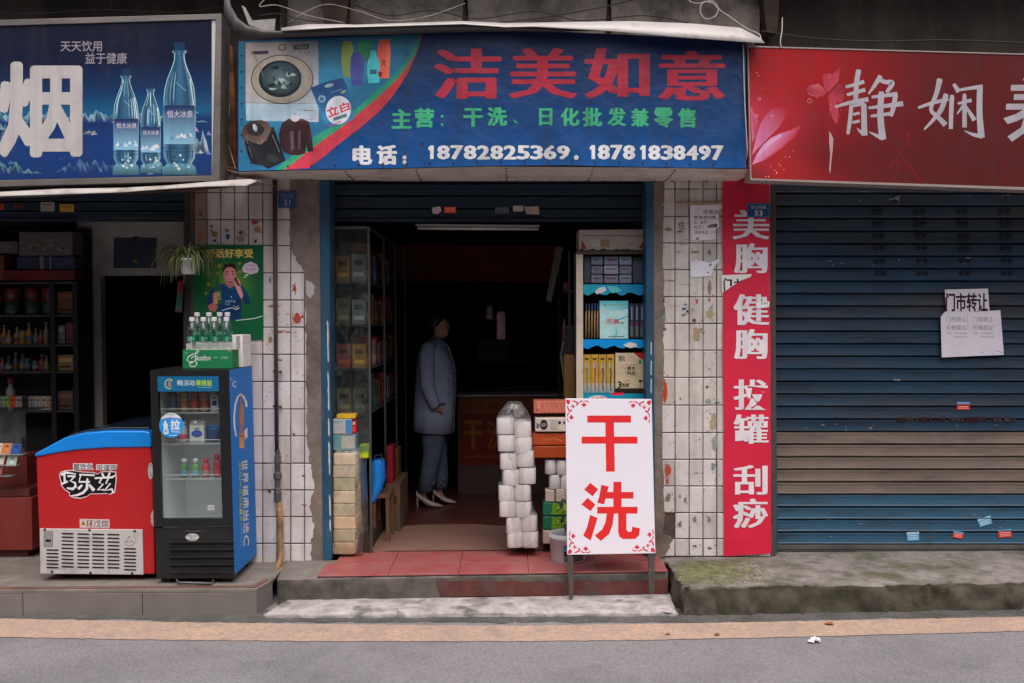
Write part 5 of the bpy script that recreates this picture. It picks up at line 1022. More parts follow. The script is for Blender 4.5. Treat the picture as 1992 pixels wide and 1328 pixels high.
# things on the cooler shelves
def lathe_thing(name, label, cat, c, parts, group=None, sy=1.0):
    r_ = thing(name, label, cat, tuple(c), group)
    for nm, prof, mt, sm_ in parts: MB().lathe(c, prof, 18, sy=sy).build(nm, mt, r_, sm_)
    return r_
def pm(name, c, L=.5, ro=.4): return M(name + str(c) + str(L), C(*c, L)[:3], ro, var=.08, scale=14)
def xof(u, y=YC + .14): return W(u, 850, y).x
mx = [('brown', (120, 95, 82)), ('tan', (135, 112, 92)), ('maroon', (110, 70, 66)), ('brown and red', (128, 98, 80))]
for (lab, c), u, (c2) in zip([('grey brown', (98, 92, 88)), ('tan', (128, 108, 90)), ('dusty rose', (118, 82, 78)), ('beige', (126, 104, 88))], (336, 359, 379, 399), [(70, 70, 90), (110, 80, 60), (130, 60, 60), (120, 70, 60)]):
    lathe_thing('drink_can', lab + ' tall can on the top shelf of the drinks cooler', 'can', (xof(u), YC + .15, shelf[0]), [('body', [(.026, 0), (.0285, .006), (.0285, .115), (.024, .127), (.024, .130)], pm('can', c, .33), True), ('label', [(.0292, .03), (.0294, .034), (.0294, .07), (.0292, .074)], pm('can', c2, .33), True)], 'cans on the top cooler shelf')
def carton(name, label, u, w_, h, z, y, col, top_, dep=.06, band=None, L=.5, group=None, gable=True):
    x = xof(u, y); r_ = thing(name, label, 'carton', (x, y, z), group)
    g = MB(); hh = h * .78 if gable else h; g.box(x - w_ / 2, x + w_ / 2, y, y + dep, z, z + hh); g.build('body', pm('carton', col, L), r_, bevel=.002)
    if gable:
        g = MB(); g.hexa([(x - w_ / 2, y, z + hh + .0005), (x + w_ / 2, y, z + hh + .0005), (x + w_ / 2, y + dep * .45, z + h * .93), (x - w_ / 2, y + dep * .45, z + h * .93)], [(x - w_ / 2, y + dep, z + hh + .0005), (x + w_ / 2, y + dep, z + hh + .0005), (x + w_ / 2, y + dep * .55, z + h * .93), (x - w_ / 2, y + dep * .55, z + h * .93)]); g.box(x - w_ / 2, x + w_ / 2, y + dep * .46, y + dep * .54, z + h * .93, z + h); g.build('gable_top', pm('carton', top_, L), r_)
        g = MB(); cc_ = Vector((x - w_ * .1, y + dep * .2, z + hh + h * .06)); g.tube([cc_, cc_ + Vector((0, -.012, .012))], .011, 12); g.build('cap', whitep, r_)
    if band:
        p = Print(lambda u_, v_, d: Vector((x + u_ * w_, y - d, z + v_ * hh)), L); band(p); p.build('label', printm, r_)
    return r_
carton('milk_carton', 'white milk carton with blue oval at the right end of the top cooler shelf', 418, .05, .15, shelf[0], YC + .1, (140, 140, 142), (150, 150, 150), band=lambda p: (p.ell(0, .5, .36, .16, (40, 48, 90)), p.rect(-.2, .75, .2, .82, (50, 90, 60))), L=.45)
carton('milk_carton', 'white gable top milk carton with blue oval in the middle of the second cooler shelf', 383, .098, .152, shelf[1], YC + .1, (160, 160, 156), (120, 115, 108), band=lambda p: (p.ell(0, .52, .37, .2, (38, 55, 120)), p.ell(0, .52, .3, .14, (60, 80, 140)), p.text('优酸乳', -.22, .86, .22, .76, (30, 70, 50), .01), p.rect(-.4, .05, .4, .09, (120, 120, 125))), L=.5)
lathe_thing('milk_bottle', 'white plastic milk bottle with pink blob beside the middle milk carton', 'bottle', (xof(355), YC + .14, shelf[1]), [('body', [(.03, 0), (.033, .008), (.033, .085), (.027, .105), (.020, .115)], pm('bot', (150, 148, 146), .5), True), ('cap', [(.021, .116), (.021, .138), (.018, .14)], pm('bot', (165, 165, 165), .5), True), ('label', [(.0336, .025), (.0338, .03), (.0338, .05), (.0336, .055)], pm('bot', (170, 80, 100), .5), True)])
lathe_thing('yoghurt_cup', 'small pale yoghurt cup with dark fruit print under the round sticker', 'cup', (xof(333), YC + .14, shelf[1]), [('cup', [(.026, 0), (.033, .06), (.035, .062)], pm('bot', (135, 130, 128), .5), True), ('lid', [(.036, .0625), (.036, .068)], pm('bot', (110, 90, 90), .5), True)])
x = xof(414); r_ = thing('milk_pouch', 'blue pillow pouch of milk at the right end of the second cooler shelf', 'pouch', (x, YC + .15, shelf[1]))
MB().lathe((x, YC + .15, shelf[1]), [(.03, 0), (.045, .012), (.046, .05), (.05, .08), (.052, .098)], 18, sy=.55).build('pouch', pm('bot', (40, 62, 95), .45), r_, True); g = MB(); g.box(x - .052, x + .052, YC + .148, YC + .152, shelf[1] + .0985, shelf[1] + .112); g.build('seal', pm('bot', (40, 100, 140), .45), r_)
for u, c1, c2, lab in [(358, (70, 110, 70), (80, 120, 140), 'green and blue plastic bottle, the one nearer the left on the lowest shelf'), (380, (90, 125, 80), (95, 130, 140), 'green and blue plastic bottle beside the red one on the lowest shelf'), (400, (150, 50, 60), (130, 110, 105), 'red bottle with pale band, middle of the lowest cooler shelf'), (422, (130, 35, 45), (150, 55, 62), 'taller dark red bottle at the right end of the lowest cooler shelf')]:
    h = 1.25 if u == 422 else 1
    lathe_thing('drink_bottle', lab, 'bottle', (xof(u), YC + .14, shelf[2]), [('body', [(.022, 0), (.026, .006), (.026, .06 * h), (.022, .085 * h), (.016, .095 * h)], pm('bot', c1, .5), True), ('cap', [(.018, .0955 * h), (.018, .122 * h), (.015, .124 * h)], pm('bot', (165, 165, 160) if u < 390 else c1, .5), True), ('label', [(.0266, .01), (.0268, .013), (.0268, .042), (.0266, .045)], pm('bot', c2, .5), True)], 'bottles on the lowest cooler shelf')

# ------------------------------------------------------------------ water case and bottles on the cooler
zc = zt + .0005
bx = thing('drinks_box', 'green cardboard box with white script lettering on top of the drinks cooler', 'box', tuple(W(404, 714, -.5)))
YX = -.46; zx0 = zc; zx1 = W(404, 680, YX).z
g = MB(); xa_, xb__ = W(355, 690, YX).x, W(452, 690, YX).x; g.box(xa_, xb__, YX, YX + .16, zx0, zx1); g.build('carton', M('carton_green', C(10, 100, 62, .55)[:3], .6, var=.08), bx, bevel=.003)
p = Print(onY(YX), .58); wl2 = (185, 200, 195)
p.line([(372, 697), (376, 693), (383, 692), (384, 696), (377, 703), (368, 704), (364, 700), (366, 694), (374, 689), (384, 686), (387, 682), (384, 681), (381, 685), (380, 699), (383, 709), (378, 713), (370, 712), (369, 707), (378, 703)], 1.6, wl2)
p.text('eastbon', 383, 690, 409, 701, wl2, .0, skew=2); p.text('心润饮', 413, 693, 424, 697, (130, 170, 150), .0); p.text('我温泉', 430, 693, 444, 698, (130, 170, 150), .0); p.text('怡宝', 359, 684, 365, 688, (120, 165, 140), .0); p.rect(444, 681, 450, 683.5, (130, 120, 80)); p.build('lettering', printm, bx)
bw_ = thing('drinks_box', 'white cardboard tray box behind the green box on the drinks cooler', 'box', tuple(W(440, 712, -.25)))
yw = YX + .165; g = MB(); zw = W(460, 651, yw).z; xw0, xw1 = W(362, 660, yw).x, W(472, 660, yw).x
zlow = zx1 + .0005
g.box(xw0, xw1, yw, yw + .22, zc, W(404, 668, yw).z); g.box(W(450, 660, yw).x, xw1, yw, yw + .22, W(404, 668, yw).z + .0002, zw); g.build('carton', M('carton_white', C(190, 186, 186, .6)[:3], .7, var=.05), bw_, bevel=.003)
zsh = W(404, 668, yw).z
tr = thing('shrink_tray', 'low white tray holding the front row of clear water bottles', 'tray', (W(407, 680, YX).x, YX + .05, zx1))
g = MB(); t0, t1 = W(362, 0, YX).x, W(451, 0, YX).x; g.box(t0, t1, YX + .002, YX + .1, zx1 + .0003, zx1 + .004); g.box(t0, t0 + .003, YX + .002, YX + .1, zx1 + .0043, zx1 + .09); g.box(t1 - .003, t1, YX + .002, YX + .1, zx1 + .0043, zx1 + .09); g.build('tray', whitep, tr)
petg = GLASS('clear_plastic', (.93, .96, .95), .09, .08); labg = M('label_green', C(8, 92, 66, .5)[:3], .4)
c0_ = Vector((0, 0, 0)); pb = thing('water_bottle', 'x', 'bottle', (0, 0, 0), 'clear water bottles on the cooler')
bp = [(.024, 0), (.030, .005), (.0305, .03), (.029, .04), (.0305, .05), (.0305, .085), (.029, .09), (.0305, .095), (.030, .115), (.026, .14), (.019, .165), (.0135, .182), (.0135, .19)]
MB().lathe(c0_, bp, 20, caps=False).build('body', petg, pb, True)
lb_ = MB().lathe(c0_, [(.0309, .048), (.0311, .05), (.0311, .083), (.0309, .085)], 20, caps=False).build('label', labg, pb, True)
p = Print(lambda u, v, d: Vector(((.0312 + d) * math.sin(u), -(.0312 + d) * math.cos(u), v)), .6, base=.0002)
for k in range(5): p.rect(-.62 + k * .1, .054, -.58 + k * .1, .078, (150, 165, 160))
p.text('怡宝', .1, .074, .5, .064, (185, 200, 195), .0); p.line([(-1.1, .0495), (-.4, .0495), (.4, .0495), (1.1, .0495)], .002, (175, 190, 185)); p.build('print', printm, lb_)
MB().lathe(c0_, [(.0155, .183), (.0158, .186), (.0158, .206), (.0145, .209)], 16).build('cap', M('cap_white', (.72, .70, .71), .4, var=.03), pb)
ords = ['leftmost', 'second from the left', 'third from the left', 'rightmost']
spots = [(u, YX + .045, zx1 + .0045, 'front', i, .98) for i, u in enumerate((374, 396, 417, 441))] + [(u, yw + .05, zsh + .0005, 'rear', i, .98) for i, u in enumerate((384, 407, 428, 451 - 8))]
for i, (u, y, z, row, k, s_) in enumerate(spots):
    o = pb if i == 0 else copy_tree(pb); o.location = (W(u, 660, y).x, y, z); o.rotation_euler.z = rs.uniform(-.9, .9); o.scale = (1.2, 1.2, 1.03)
    o['label'] = f'clear water bottle with white cap, {ords[k]} in the {row} row'

# ------------------------------------------------------------------ poster on the pillar
po = thing('advert_poster', 'green drink poster of a man in a blue shirt holding a phone', 'poster', tuple(W(446, 660, -.02)))
YP = -.019; g = MB(); g.slab([(377, 477), (512, 476), (512, 661), (378, 661)], YP, .003); g.build('sheet', M('poster_base', (.05, .3, .1), .5), po)
p = Print(onY(YP), .52)
n = 13; us = [377 + (512 - 377) * i / (n - 1) for i in range(n)]; vs_ = [476.5 + 184 * j / 16 for j in range(17)]
def pc(u, v):
    t = max(0, 1 - math.hypot((u - 448) / 62, (v - 555) / 62)); t = t * t * (3 - 2 * t)
    c0, c1 = (14, 78, 48), (110, 130, 45); return tuple(a + (b_ - a) * t for a, b_ in zip(c0, c1))
p.grid(us, vs_, [[pc(u, v) for u in us] for v in vs_])
for cu, cv, r_ in [(427, 517, 4.5), (406, 531, 4), (406, 553, 4), (466, 512, 3), (424, 531, 3), (467, 528, 3.5), (401, 570, 3)]: p.ell(cu, cv, r_, r_, (150, 120, 50), col2=(90, 110, 45))
p.text('舒活好享受', 400, 484, 492, 501, (190, 160, 90), .025, dx=.5)
sh = (22, 62, 100)
p.poly([(434, 551), (446, 557), (460, 556), (470, 553), (480, 566), (487, 586), (487, 592), (476, 592), (470, 582), (469, 618), (468, 622), (426, 622), (424, 600), (412, 596), (403, 592), (404, 580), (412, 562), (424, 554)], [sh, (28, 70, 112), (28, 70, 112), sh, sh, (18, 52, 88), (16, 46, 80), (18, 50, 84), (16, 46, 78), (20, 56, 92), (16, 46, 80), (16, 46, 80), (20, 56, 92), (16, 48, 82), (18, 50, 86), sh, sh, sh])
sk = (188, 128, 128)
p.poly([(440, 545), (452, 545), (454, 556), (448, 561), (438, 553)], (150, 92, 88)); p.ell(447, 534, 13, 20, sk, col2=(160, 100, 98), rot=-.1)
p.poly([(433, 532), (433, 522), (437, 514), (447, 511), (456, 514), (460, 522), (460, 532), (457, 523), (450, 519), (440, 520), (436, 526)], (42, 24, 24)); p.line([(438, 529), (445, 528)], 1.3, (60, 34, 32)); p.line([(450, 528), (456, 528)], 1.3, (60, 34, 32)); p.ell(442, 533, 2, 1.2, (40, 24, 26)); p.ell(453, 533, 2, 1.2, (40, 24, 26)); p.line([(447, 534), (446, 541), (450, 542)], 1, (140, 84, 84)); p.ell(448, 547, 4.5, 2.4, (96, 30, 36)); p.line([(444, 546), (452, 546)], 1, (215, 195, 195))
p.poly([(457, 545), (463, 541), (467, 548), (468, 558), (473, 574), (470, 582), (464, 572), (459, 560), (456, 552)], sk); p.poly([(455, 541), (459, 540), (467, 555), (463, 556)], (40, 28, 32)); p.line([(458, 551), (464, 548)], .9, (130, 78, 78)); p.line([(459, 555), (465, 552)], .9, (130, 78, 78))
p.poly([(421, 537), (425, 537), (426, 552), (431, 562), (431, 592), (416, 592), (416, 562), (420, 552)], (34, 84, 66)); p.rect(417, 566, 430, 584, (90, 120, 80)); p.ell(423, 572, 5, 3, (150, 150, 110))
for k in range(4): p.ell(419, 572 + k * 5.4, 5, 2.6, (190, 125, 95))
p.poly([(404, 594), (416, 588), (424, 596), (418, 606), (408, 604)], (150, 92, 84))
p.text('好喝不停', 438, 584, 458, 588, (150, 170, 185), .0); p.text('畅饮', 438, 590, 448, 593, (140, 160, 175), .0); p.line([(432, 604), (440, 601), (452, 598), (458, 602), (466, 599)], 1.2, (190, 200, 205)); p.line([(455, 594), (460, 600), (464, 594)], 1, (190, 200, 205)); p.ell(450, 577, 1, 1, (190, 190, 200), 8)
p.line([(459, 623), (475, 621.5), (495, 619), (511, 614.5)], 1.2, (175, 195, 180))
for cu, cv, a, b_ in [(487, 522, 13, 9), (478, 523, 7, 7), (497, 524, 6, 7), (487, 515, 8, 6), (480, 517, 6, 5), (495, 517, 6, 5), (488, 528, 9, 5), (480, 535, 3.5, 2.2), (476, 539, 2.4, 1.6)]: p.ell(cu, cv, a, b_, (172, 160, 172) if cv < 530 or a > 5 else (150, 165, 140))
p.text('好事要来', 479, 514, 496, 518, (120, 70, 120), .0); p.text('敬请期待', 478, 521, 499, 526, (130, 60, 110), .0); p.line([(482, 529), (494, 529)], .8, (130, 90, 130)); p.build('artwork', printm, po)

# ------------------------------------------------------------------ hanging spider plant
hp = W(367, 533, -.28)
pt = thing('hanging_plant', 'spider plant with long drooping leaves in a white pot hanging beside the green poster', 'plant', tuple(hp))
zr = W(367, 503, -.28).z
MB().lathe(hp, [(.04, 0), (.046, .004), (.06, zr - hp.z - .012), (.066, zr - hp.z - .012), (.066, zr - hp.z), (.056, zr - hp.z), (.055, zr - hp.z - .02)], 20).build('pot', whitep, pt, True)
g = MB(); rl = random.Random(5); cn = Vector((hp.x, hp.y, zr - .01))
for k in range(260):
    a = rl.uniform(0, 2 * math.pi) if k % 3 else rl.choice([0, math.pi]) + rl.uniform(-.9, .9); ln = rl.uniform(.17, .40) * (.62 if math.sin(a) < -.35 else 1); up = rl.uniform(.5, 1.5); wd = rl.uniform(.0045, .0085); dr_ = rl.uniform(.7, 1.5); hx = Vector((math.cos(a), .6 * math.sin(a), 0)); side = Vector((-math.sin(a), math.cos(a), 0)); pts = []
    pos = cn + hx * rl.uniform(0, .03); ang = up; stp = ln / 9
    cc = (.13, .14, .06) if rl.random() < .4 else ((.075, .10, .035) if rl.random() < .7 else (.22, .2, .11)); vs = []; cols_ = []
    for j in range(10):
        w_ = wd * (1 - (j / 9) ** 2 * .95); vs += [pos + side * w_, pos + Vector((0, 0, -.002)), pos - side * w_]; cols_ += [cc + (1,), tuple(min(1, c * 2.0) for c in cc) + (1,), cc + (1,)]
        pos = pos + (hx * math.cos(ang) + Vector((0, 0, math.sin(ang)))) * stp; ang -= dr_ * .32 * (1 + j * .05)
        if ang < -1.5: ang = -1.5
    g.add(vs, [(j * 3 + q, j * 3 + q + 1, j * 3 + q + 4, j * 3 + q + 3) for j in range(9) for q in range(2)], 0, cols_)
g.build('leaves', MC('leaf', .5, .3, .4, 12, (.06, .055, .025)), pt, True)
g = MB(); top_ = W(367, 372, -.28)
for a in (0, 2.1, 4.2): g.tube([cn + Vector((.06 * math.cos(a), .06 * math.sin(a), .01)), top_], .0015, 5)
g.build('hanger', wire_d, pt)

# ------------------------------------------------------------------ standing board in front of the door
ab = thing('standing_sign', 'white standing board with two big red characters and floral corners on dark legs', 'sign board', tuple(W(1188, 1161, -.52)))
YA = lambda u, v: -.545 + (1163 - v) / 388 * .17
g = MB(); f = [W(u, v, YA(u, v)) for u, v in [(1103.5, 1079), (1275, 1076), (1267.5, 776.5), (1100, 775)]]; g.prism(f, [q + Vector((0, .03, 0)) for q in f]); g.build('board', M('white_board', C(226, 222, 232, LB['asign'])[:3], .38, var=.02, scale=3, dirt=[((.55, .54, .55), 9, .66, .82, .4)]), ab, bevel=.002)
for q in [[(1103.5, 1077), (1115, 1077), (1115.5, 1163), (1107, 1164)], [(1260.5, 1074), (1274, 1073), (1272, 1152), (1267, 1158), (1262, 1150)]]:
    q = q[::-1]; f = [W(u, v, YA(u, v) + .006) for u, v in q]; g = MB(); g.prism(f, [a + Vector((0, .028, 0)) for a in f])
    g.build('leg', M('old_wood_leg', (.075, .06, .052), .8, var=.3, scale=12, bump=.3, stretch=(3, 3, .4)), ab, bevel=.002)
for o_ in ():
    pass
p = Print(onY(YA), LB['asign'], base=.0012); rd = (222, 54, 56)
p.rect(1142.5, 808, 1227.5, 821.5, rd); p.rect(1131.5, 849, 1240, 862.5, rd); p.poly([(1177.5, 808), (1194, 808), (1196, 917), (1179, 917)], rd)
ao = lambda pts: [(860 + a / 2.767, 720 + b_ / 2.767) for a, b_ in pts]
for q in [[(797, 605), (840, 640), (810, 678), (765, 642)], [(783, 686), (825, 722), (800, 758), (750, 722)], [(797, 778), (837, 795), (800, 916), (760, 890), (782, 840)], [(857, 617), (897, 625), (872, 722), (835, 712), (846, 680)], [(922, 600), (965, 600), (966, 742), (922, 742)], [(866, 655), (1030, 655), (1030, 690), (862, 690)], [(835, 735), (1052, 735), (1052, 771), (835, 771)],
          [(887, 768), (926, 768), (918, 830), (900, 880), (855, 918), (822, 890), (862, 856), (880, 815)], [(948, 768), (992, 768), (992, 858), (1002, 870), (1020, 868), (1024, 842), (1065, 850), (1060, 888), (1040, 907), (975, 908), (955, 896), (948, 870)]]: p.poly(ao(q), rd)
fc = (214, 62, 84)
def corner(cx, cy, sx, sy, sw_):
    t = lambda a, b_: ((cx + sx * b_, cy + sy * a) if sw_ else (cx + sx * a, cy + sy * b_))
    def pl(pts): p.poly([t(a, b_) for a, b_ in pts], fc)
    if not sw_: pl([(1, 1), (8, 2), (9, 6), (7, 9), (5, 11), (2, 8), (.6, 5)])
    pl([(12, 3), (17, 2.6), (22, 5), (23, 10), (20, 7), (15, 5)]); pl([(24, 4), (25, 8), (23.5, 12), (19, 12.5), (22, 9)]); pl([(13, 8), (15.5, 12), (18, 14), (16.5, 16), (13.5, 13)])
    pl([(26, 8), (27, 4), (32, 2.5), (35, 4), (30, 5)]); pl([(35, 4), (39, 2.4), (44, 4), (45, 8), (42, 5)]); pl([(35.5, 6), (37.5, 9), (40.5, 9), (39.5, 12), (37, 14), (35.5, 16.5), (34, 14), (31.5, 12), (30.5, 9), (33.5, 9)])
for cx, cy, sx, sy in [(1100.5, 776, 1, 1), (1267.3, 777.5, -1, 1), (1104, 1078, 1, -1), (1274.6, 1075, -1, -1)]:
    corner(cx, cy, sx, sy, False); corner(cx, cy, sx, sy, True)
p.build('lettering', printm, ab)

# ------------------------------------------------------------------ shrink wrapped toilet rolls
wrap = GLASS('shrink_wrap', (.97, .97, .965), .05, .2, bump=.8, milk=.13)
YT = .0
rw = thing('roll_pack', 'leaning tower of white toilet rolls in clear plastic wrap at the doorway', 'toilet roll pack', tuple(W(1010, 1060, YT)))
rowsT = [(815, 967, 1032, -4), (847, 969, 1034, -3), (877, 974, 1038, 3), (909, 978, 1041, 2), (941, 971, 1032, 0), (972, 972, 1033, -1), (1002, 985, 1044, 3), (1031, 987, 1046, 0)]
rollm = M('tissue_paper', (.68, .65, .64), .9, var=.06, scale=18, bump=.25, dirt=[((.5, .46, .44), 9, .55, .75, .5)])
rr = random.Random(9)
for v, u0, u1, dv in rowsT:
    for k in range(2):
        a, b_ = u0 + (u1 - u0) * k / 2 - .2, u0 + (u1 - u0) * (k + 1) / 2 + .2
        vv = v + (dv * (1 if k == 0 else -1)) * .8
        c = W((a + b_) / 2, vv + 31, YT + .05); rad = (W(b_, vv, YT).x - W(a, vv, YT).x) / 2 * 1.035; h = (W(a, vv, YT).z - W(a, vv + 31.3, YT).z)
        for row in range(2):
            cc = c + Vector((rr.uniform(-.003, .003), row * rad * 1.8, rr.uniform(-.002, .002)))
            t_ = rr.uniform(-.03, .03)
            pr_ = [(.018, h * .985), (.018, .003), (rad * .975, 0), (rad, h * .03), (rad * 1.005, h * .5), (rad, h * .97), (rad * .975, h)]
            if row == 0: MB().loft([[cc + Vector((r_ * abs(math.cos(t)) ** .5 * (1 if math.cos(t) > 0 else -1), r_ * abs(math.sin(t)) ** .5 * (1 if math.sin(t) > 0 else -1), z_)) for t in [2 * math.pi * (q + .5) / 32 for q in range(32)]] for r_, z_ in pr_], caps=False).build('roll', rollm, rw, True)
            else: MB().lathe(cc, pr_, 14, caps=False).build('roll', rollm, rw, True)
g = MB(); ringsW = []
for v, u0, u1 in [(784, 990, 1010), (788, 984, 1016), (800, 974, 1025), (813, 966, 1032), (848, 966, 1035), (880, 971, 1039), (912, 975, 1042.5), (939, 975, 1041), (944, 969, 1034), (975, 970, 1034.5), (1001, 977, 1040), (1006, 984, 1046), (1033, 985, 1047), (1060, 986, 1047), (1063, 990, 1044)]:
    a, b_ = W(u0, v, YT), W(u1, v, YT); c = (a + b_) / 2; rx = (b_ - a).x / 2; dy = .062 if rx > .06 else .02 + rx * .5
    cy = YT + .05 + .055
    ringsW.append([Vector((c.x + (rx + rr.uniform(-.002, .003)) * (abs(math.cos(t)) ** .45) * (1 if math.cos(t) > 0 else -1), cy + (dy + .055 + rr.uniform(-.003, .003)) * (abs(math.sin(t)) ** .55) * (1 if math.sin(t) > 0 else -1), c.z)) for t in [2 * math.pi * k / 36 for k in range(36)]])
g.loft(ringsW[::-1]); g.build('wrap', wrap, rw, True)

# ------------------------------------------------------------------ stack behind the board
def pack(name, label, cat, u0, v0, u1, v1, Y, dep, col, L=.3, art=None, bev=.008, ro=.45, group=None, wrapd=False):
    r_ = thing(name, label, cat, tuple(W((u0 + u1) / 2, v1, Y)), group)
    g = MB(); a, b_ = W(u0, v1, Y), W(u1, v0, Y); g.box(a.x, b_.x, Y, Y + dep, a.z, b_.z); g.build('pack', M('pk' + str(col) + str(L), C(*col, L)[:3], ro, var=.12, scale=18, bump=.15), r_, bevel=bev)
    if art: p = Print(onY(Y - .0005), L); art(p); p.build('printed_label', printm, r_)
    return r_
lab_ = lambda p: None
pack('tissue_pack', 'salmon pink tissue pack on top of the stack behind the standing board', 'tissue pack', 1038, 779, 1140, 804, .08, .16, (140, 82, 66), .42, lambda p: (p.rect(1046, 781, 1050, 803, (160, 105, 88)), p.text('柔', 1044, 795, 1050, 801, (60, 40, 38), .0), [p.line([(1058 + k * 9, 784), (1064 + k * 9, 800)], .8, (170, 120, 100)) for k in range(6)]))
pack('tissue_pack', 'white tissue pack with black oval label, second in the stack behind the board', 'tissue pack', 1041, 812, 1140, 840, .06, .16, (158, 150, 142), .5, lambda p: (p.ell(1058, 826, 7.5, 10, (36, 32, 38)), p.text('植护', 1053, 822, 1063, 830, (140, 135, 140), .0), p.text('300', 1043, 823, 1049, 833, (50, 46, 48), .02), p.rect(1086, 819, 1091, 825, (40, 38, 40)), p.rect(1096, 819, 1099, 825, (40, 38, 40)), [p.rect(1070, 818 + k * 4, 1084, 819 + k * 4, (110, 106, 104)) for k in range(5)]))
pack('tissue_pack', 'orange tissue pack, upper of the two orange ones behind the board', 'tissue pack', 1036, 842, 1140, 866, .08, .16, (120, 52, 20), .36, lambda p: p.line([(1060, 856), (1075, 852), (1095, 858)], 1.5, (150, 90, 60)))
pack('tissue_pack', 'deeper orange tissue pack, lower of the two orange ones behind the board', 'tissue pack', 1038, 867, 1140, 891, .08, .16, (112, 46, 12), .36)
k_ = 0
for (u, v0, v1), lab in zip([(1071, 893, 921), (1093, 894, 922), (1079, 922, 950), (1101, 922, 951)], ['upper left loose white paper roll in the stack behind the board', 'upper right loose white paper roll beside the standing board edge', 'lower left loose white paper roll above the small white packs', 'lower right loose white paper roll half hidden by the standing board']):
    c = W(u, v1, .14); h = c.z - W(u, v0, .14).z; h = -h if h < 0 else h
    MBr = thing('paper_roll', lab, 'paper roll', tuple(c)); rad = .042
    MB().lathe(c, [(.015, h * .95), (.015, .004), (rad * .93, 0), (rad, .004), (rad, h * .95), (rad * .93, h)], 20, caps=False).build('roll', rollm, MBr, True)
pack('tissue_pack', 'small white tissue pack, left of two under the loose paper rolls', 'tissue pack', 1061, 953, 1079, 976, .1, .12, (146, 134, 126), .45, bev=.006)
pack('tissue_pack', 'small white tissue pack, right of two under the loose paper rolls', 'tissue pack', 1081, 952, 1101, 976, .1, .12, (146, 134, 126), .45, bev=.006)
grn = lambda p, v: (p.poly([(1075, v + 2), (1112, v + 1), (1112, v + 24), (1072, v + 24)], (80, 110, 30)), p.poly([(1084, v + 8), (1100, v + 3), (1104, v + 14), (1088, v + 18)], (110, 135, 50)))
pack('tissue_pack', 'teal and lime tissue pack, upper of the two green ones behind the bucket', 'tissue pack', 1056, 977, 1130, 1003, .1, .16, (14, 82, 58), .4, lambda p: grn(p, 977))
pack('tissue_pack', 'teal and lime tissue pack, lower of the two green ones behind the bucket', 'tissue pack', 1056, 1004, 1130, 1030, .1, .16, (14, 78, 54), .4, lambda p: grn(p, 1004))
pack('tissue_pack', 'pale wrapped tissue pack on the floor behind the white bucket', 'tissue pack', 1056, 1031, 1130, 1058, .1, .16, (140, 128, 120), .45)
bk_ = thing('bucket', 'white plastic bucket with dark picture label beside the standing board', 'bucket', tuple(W(1104, 1071, -.1)))
bc = W(1105, 1071, -.1); bc.z = .005; hb = .20; rb_ = .118
MB().lathe(bc, [(rb_, 0), (rb_ + .004, .006), (rb_ + .014, hb - .03), (rb_ + .021, hb - .028), (rb_ + .022, hb - .012), (rb_ + .016, hb - .01), (rb_ + .02, hb), (rb_ + .012, hb + .002), (rb_ + .006, hb - .03), (rb_ * .95, .02), (0.01, .015)], 32, caps=False).build('body', M('bucket_white', (.56, .55, .55), .4, var=.05, dirt=[((.35, .32, .3), 7, .55, .8, .4)]), bk_, True)
p = Print(lambda u, v, d: bc + Vector(((rb_ + .0105 + d + v * .05) * math.sin(u), -(rb_ + .0105 + d + v * .05) * math.cos(u), v)), .6)
for k in range(10):
    a, b_ = -.28 + k * .12, -.28 + (k + 1) * .12
    p.poly([(a, .02), (b_, .02), (b_, .13), (a, .13)], (30, 36, 44)); p.poly([(a, .09), (b_, .09), (b_, .125), (a, .125)], (40, 95, 120)); p.poly([(a, .025), (b_, .025), (b_, .06), (a, .06)], (90, 86, 80))
for a, z in [(-.1, .10), (.1, .108), (.3, .1)]: p.poly([(a - .1, z), (a, z - .012), (a + .1, z), (a, z + .014)], (140, 160, 175))
p.build('label', printm, bk_)
g = MB(); g.tube([bc + Vector(((rb_ + .02) * math.cos(t), -(rb_ + .02) * math.sin(t) , hb - .02 - .02 * math.sin(t) * .5)) for t in [math.pi * k / 12 for k in range(13)]], .0035, 6); g.build('handle', wm, bk_, True)
pn = thing('potted_plant', 'thin dark leafy plant growing out of the white bucket', 'plant', tuple(bc + Vector((0, 0, .16))))
g = MB(); rl = random.Random(8)
for sx in (-.04, .0, .05, .11):
    b0 = bc + Vector((sx * .5, .02, .03)); tp = bc + Vector((sx, .02, .50 + rl.uniform(-.1, .06))); g.tube([b0, b0.lerp(tp, .5) + Vector((rl.uniform(-.01, .01), 0, 0)), tp], .003, 5, 0, (.05, .055, .02, 1))
    for k in range(12):
        q = b0.lerp(tp, .45 + .55 * k / 11); a = rl.uniform(0, 6.28); L0 = rl.uniform(.05, .09); dr_ = Vector((math.cos(a), math.sin(a) * .6, rl.uniform(-.6, .5))).normalized(); sd = dr_.cross(Vector((0, 0, 1))).normalized() * L0 * .2; n_ = Vector((0, 0, -.006))
        g.add([q, q + dr_ * L0 * .45 + sd, q + dr_ * L0 + n_ * 2, q + dr_ * L0 * .45 - sd, q + dr_ * L0 * .45 + n_], [(0, 1, 4), (1, 2, 4), (2, 3, 4), (3, 0, 4)], 0, rl.choice([(.015, .03, .012, 1), (.025, .045, .016, 1)]))
g.build('foliage', MC('leaf2', .4, .3, .4, 12), pn)

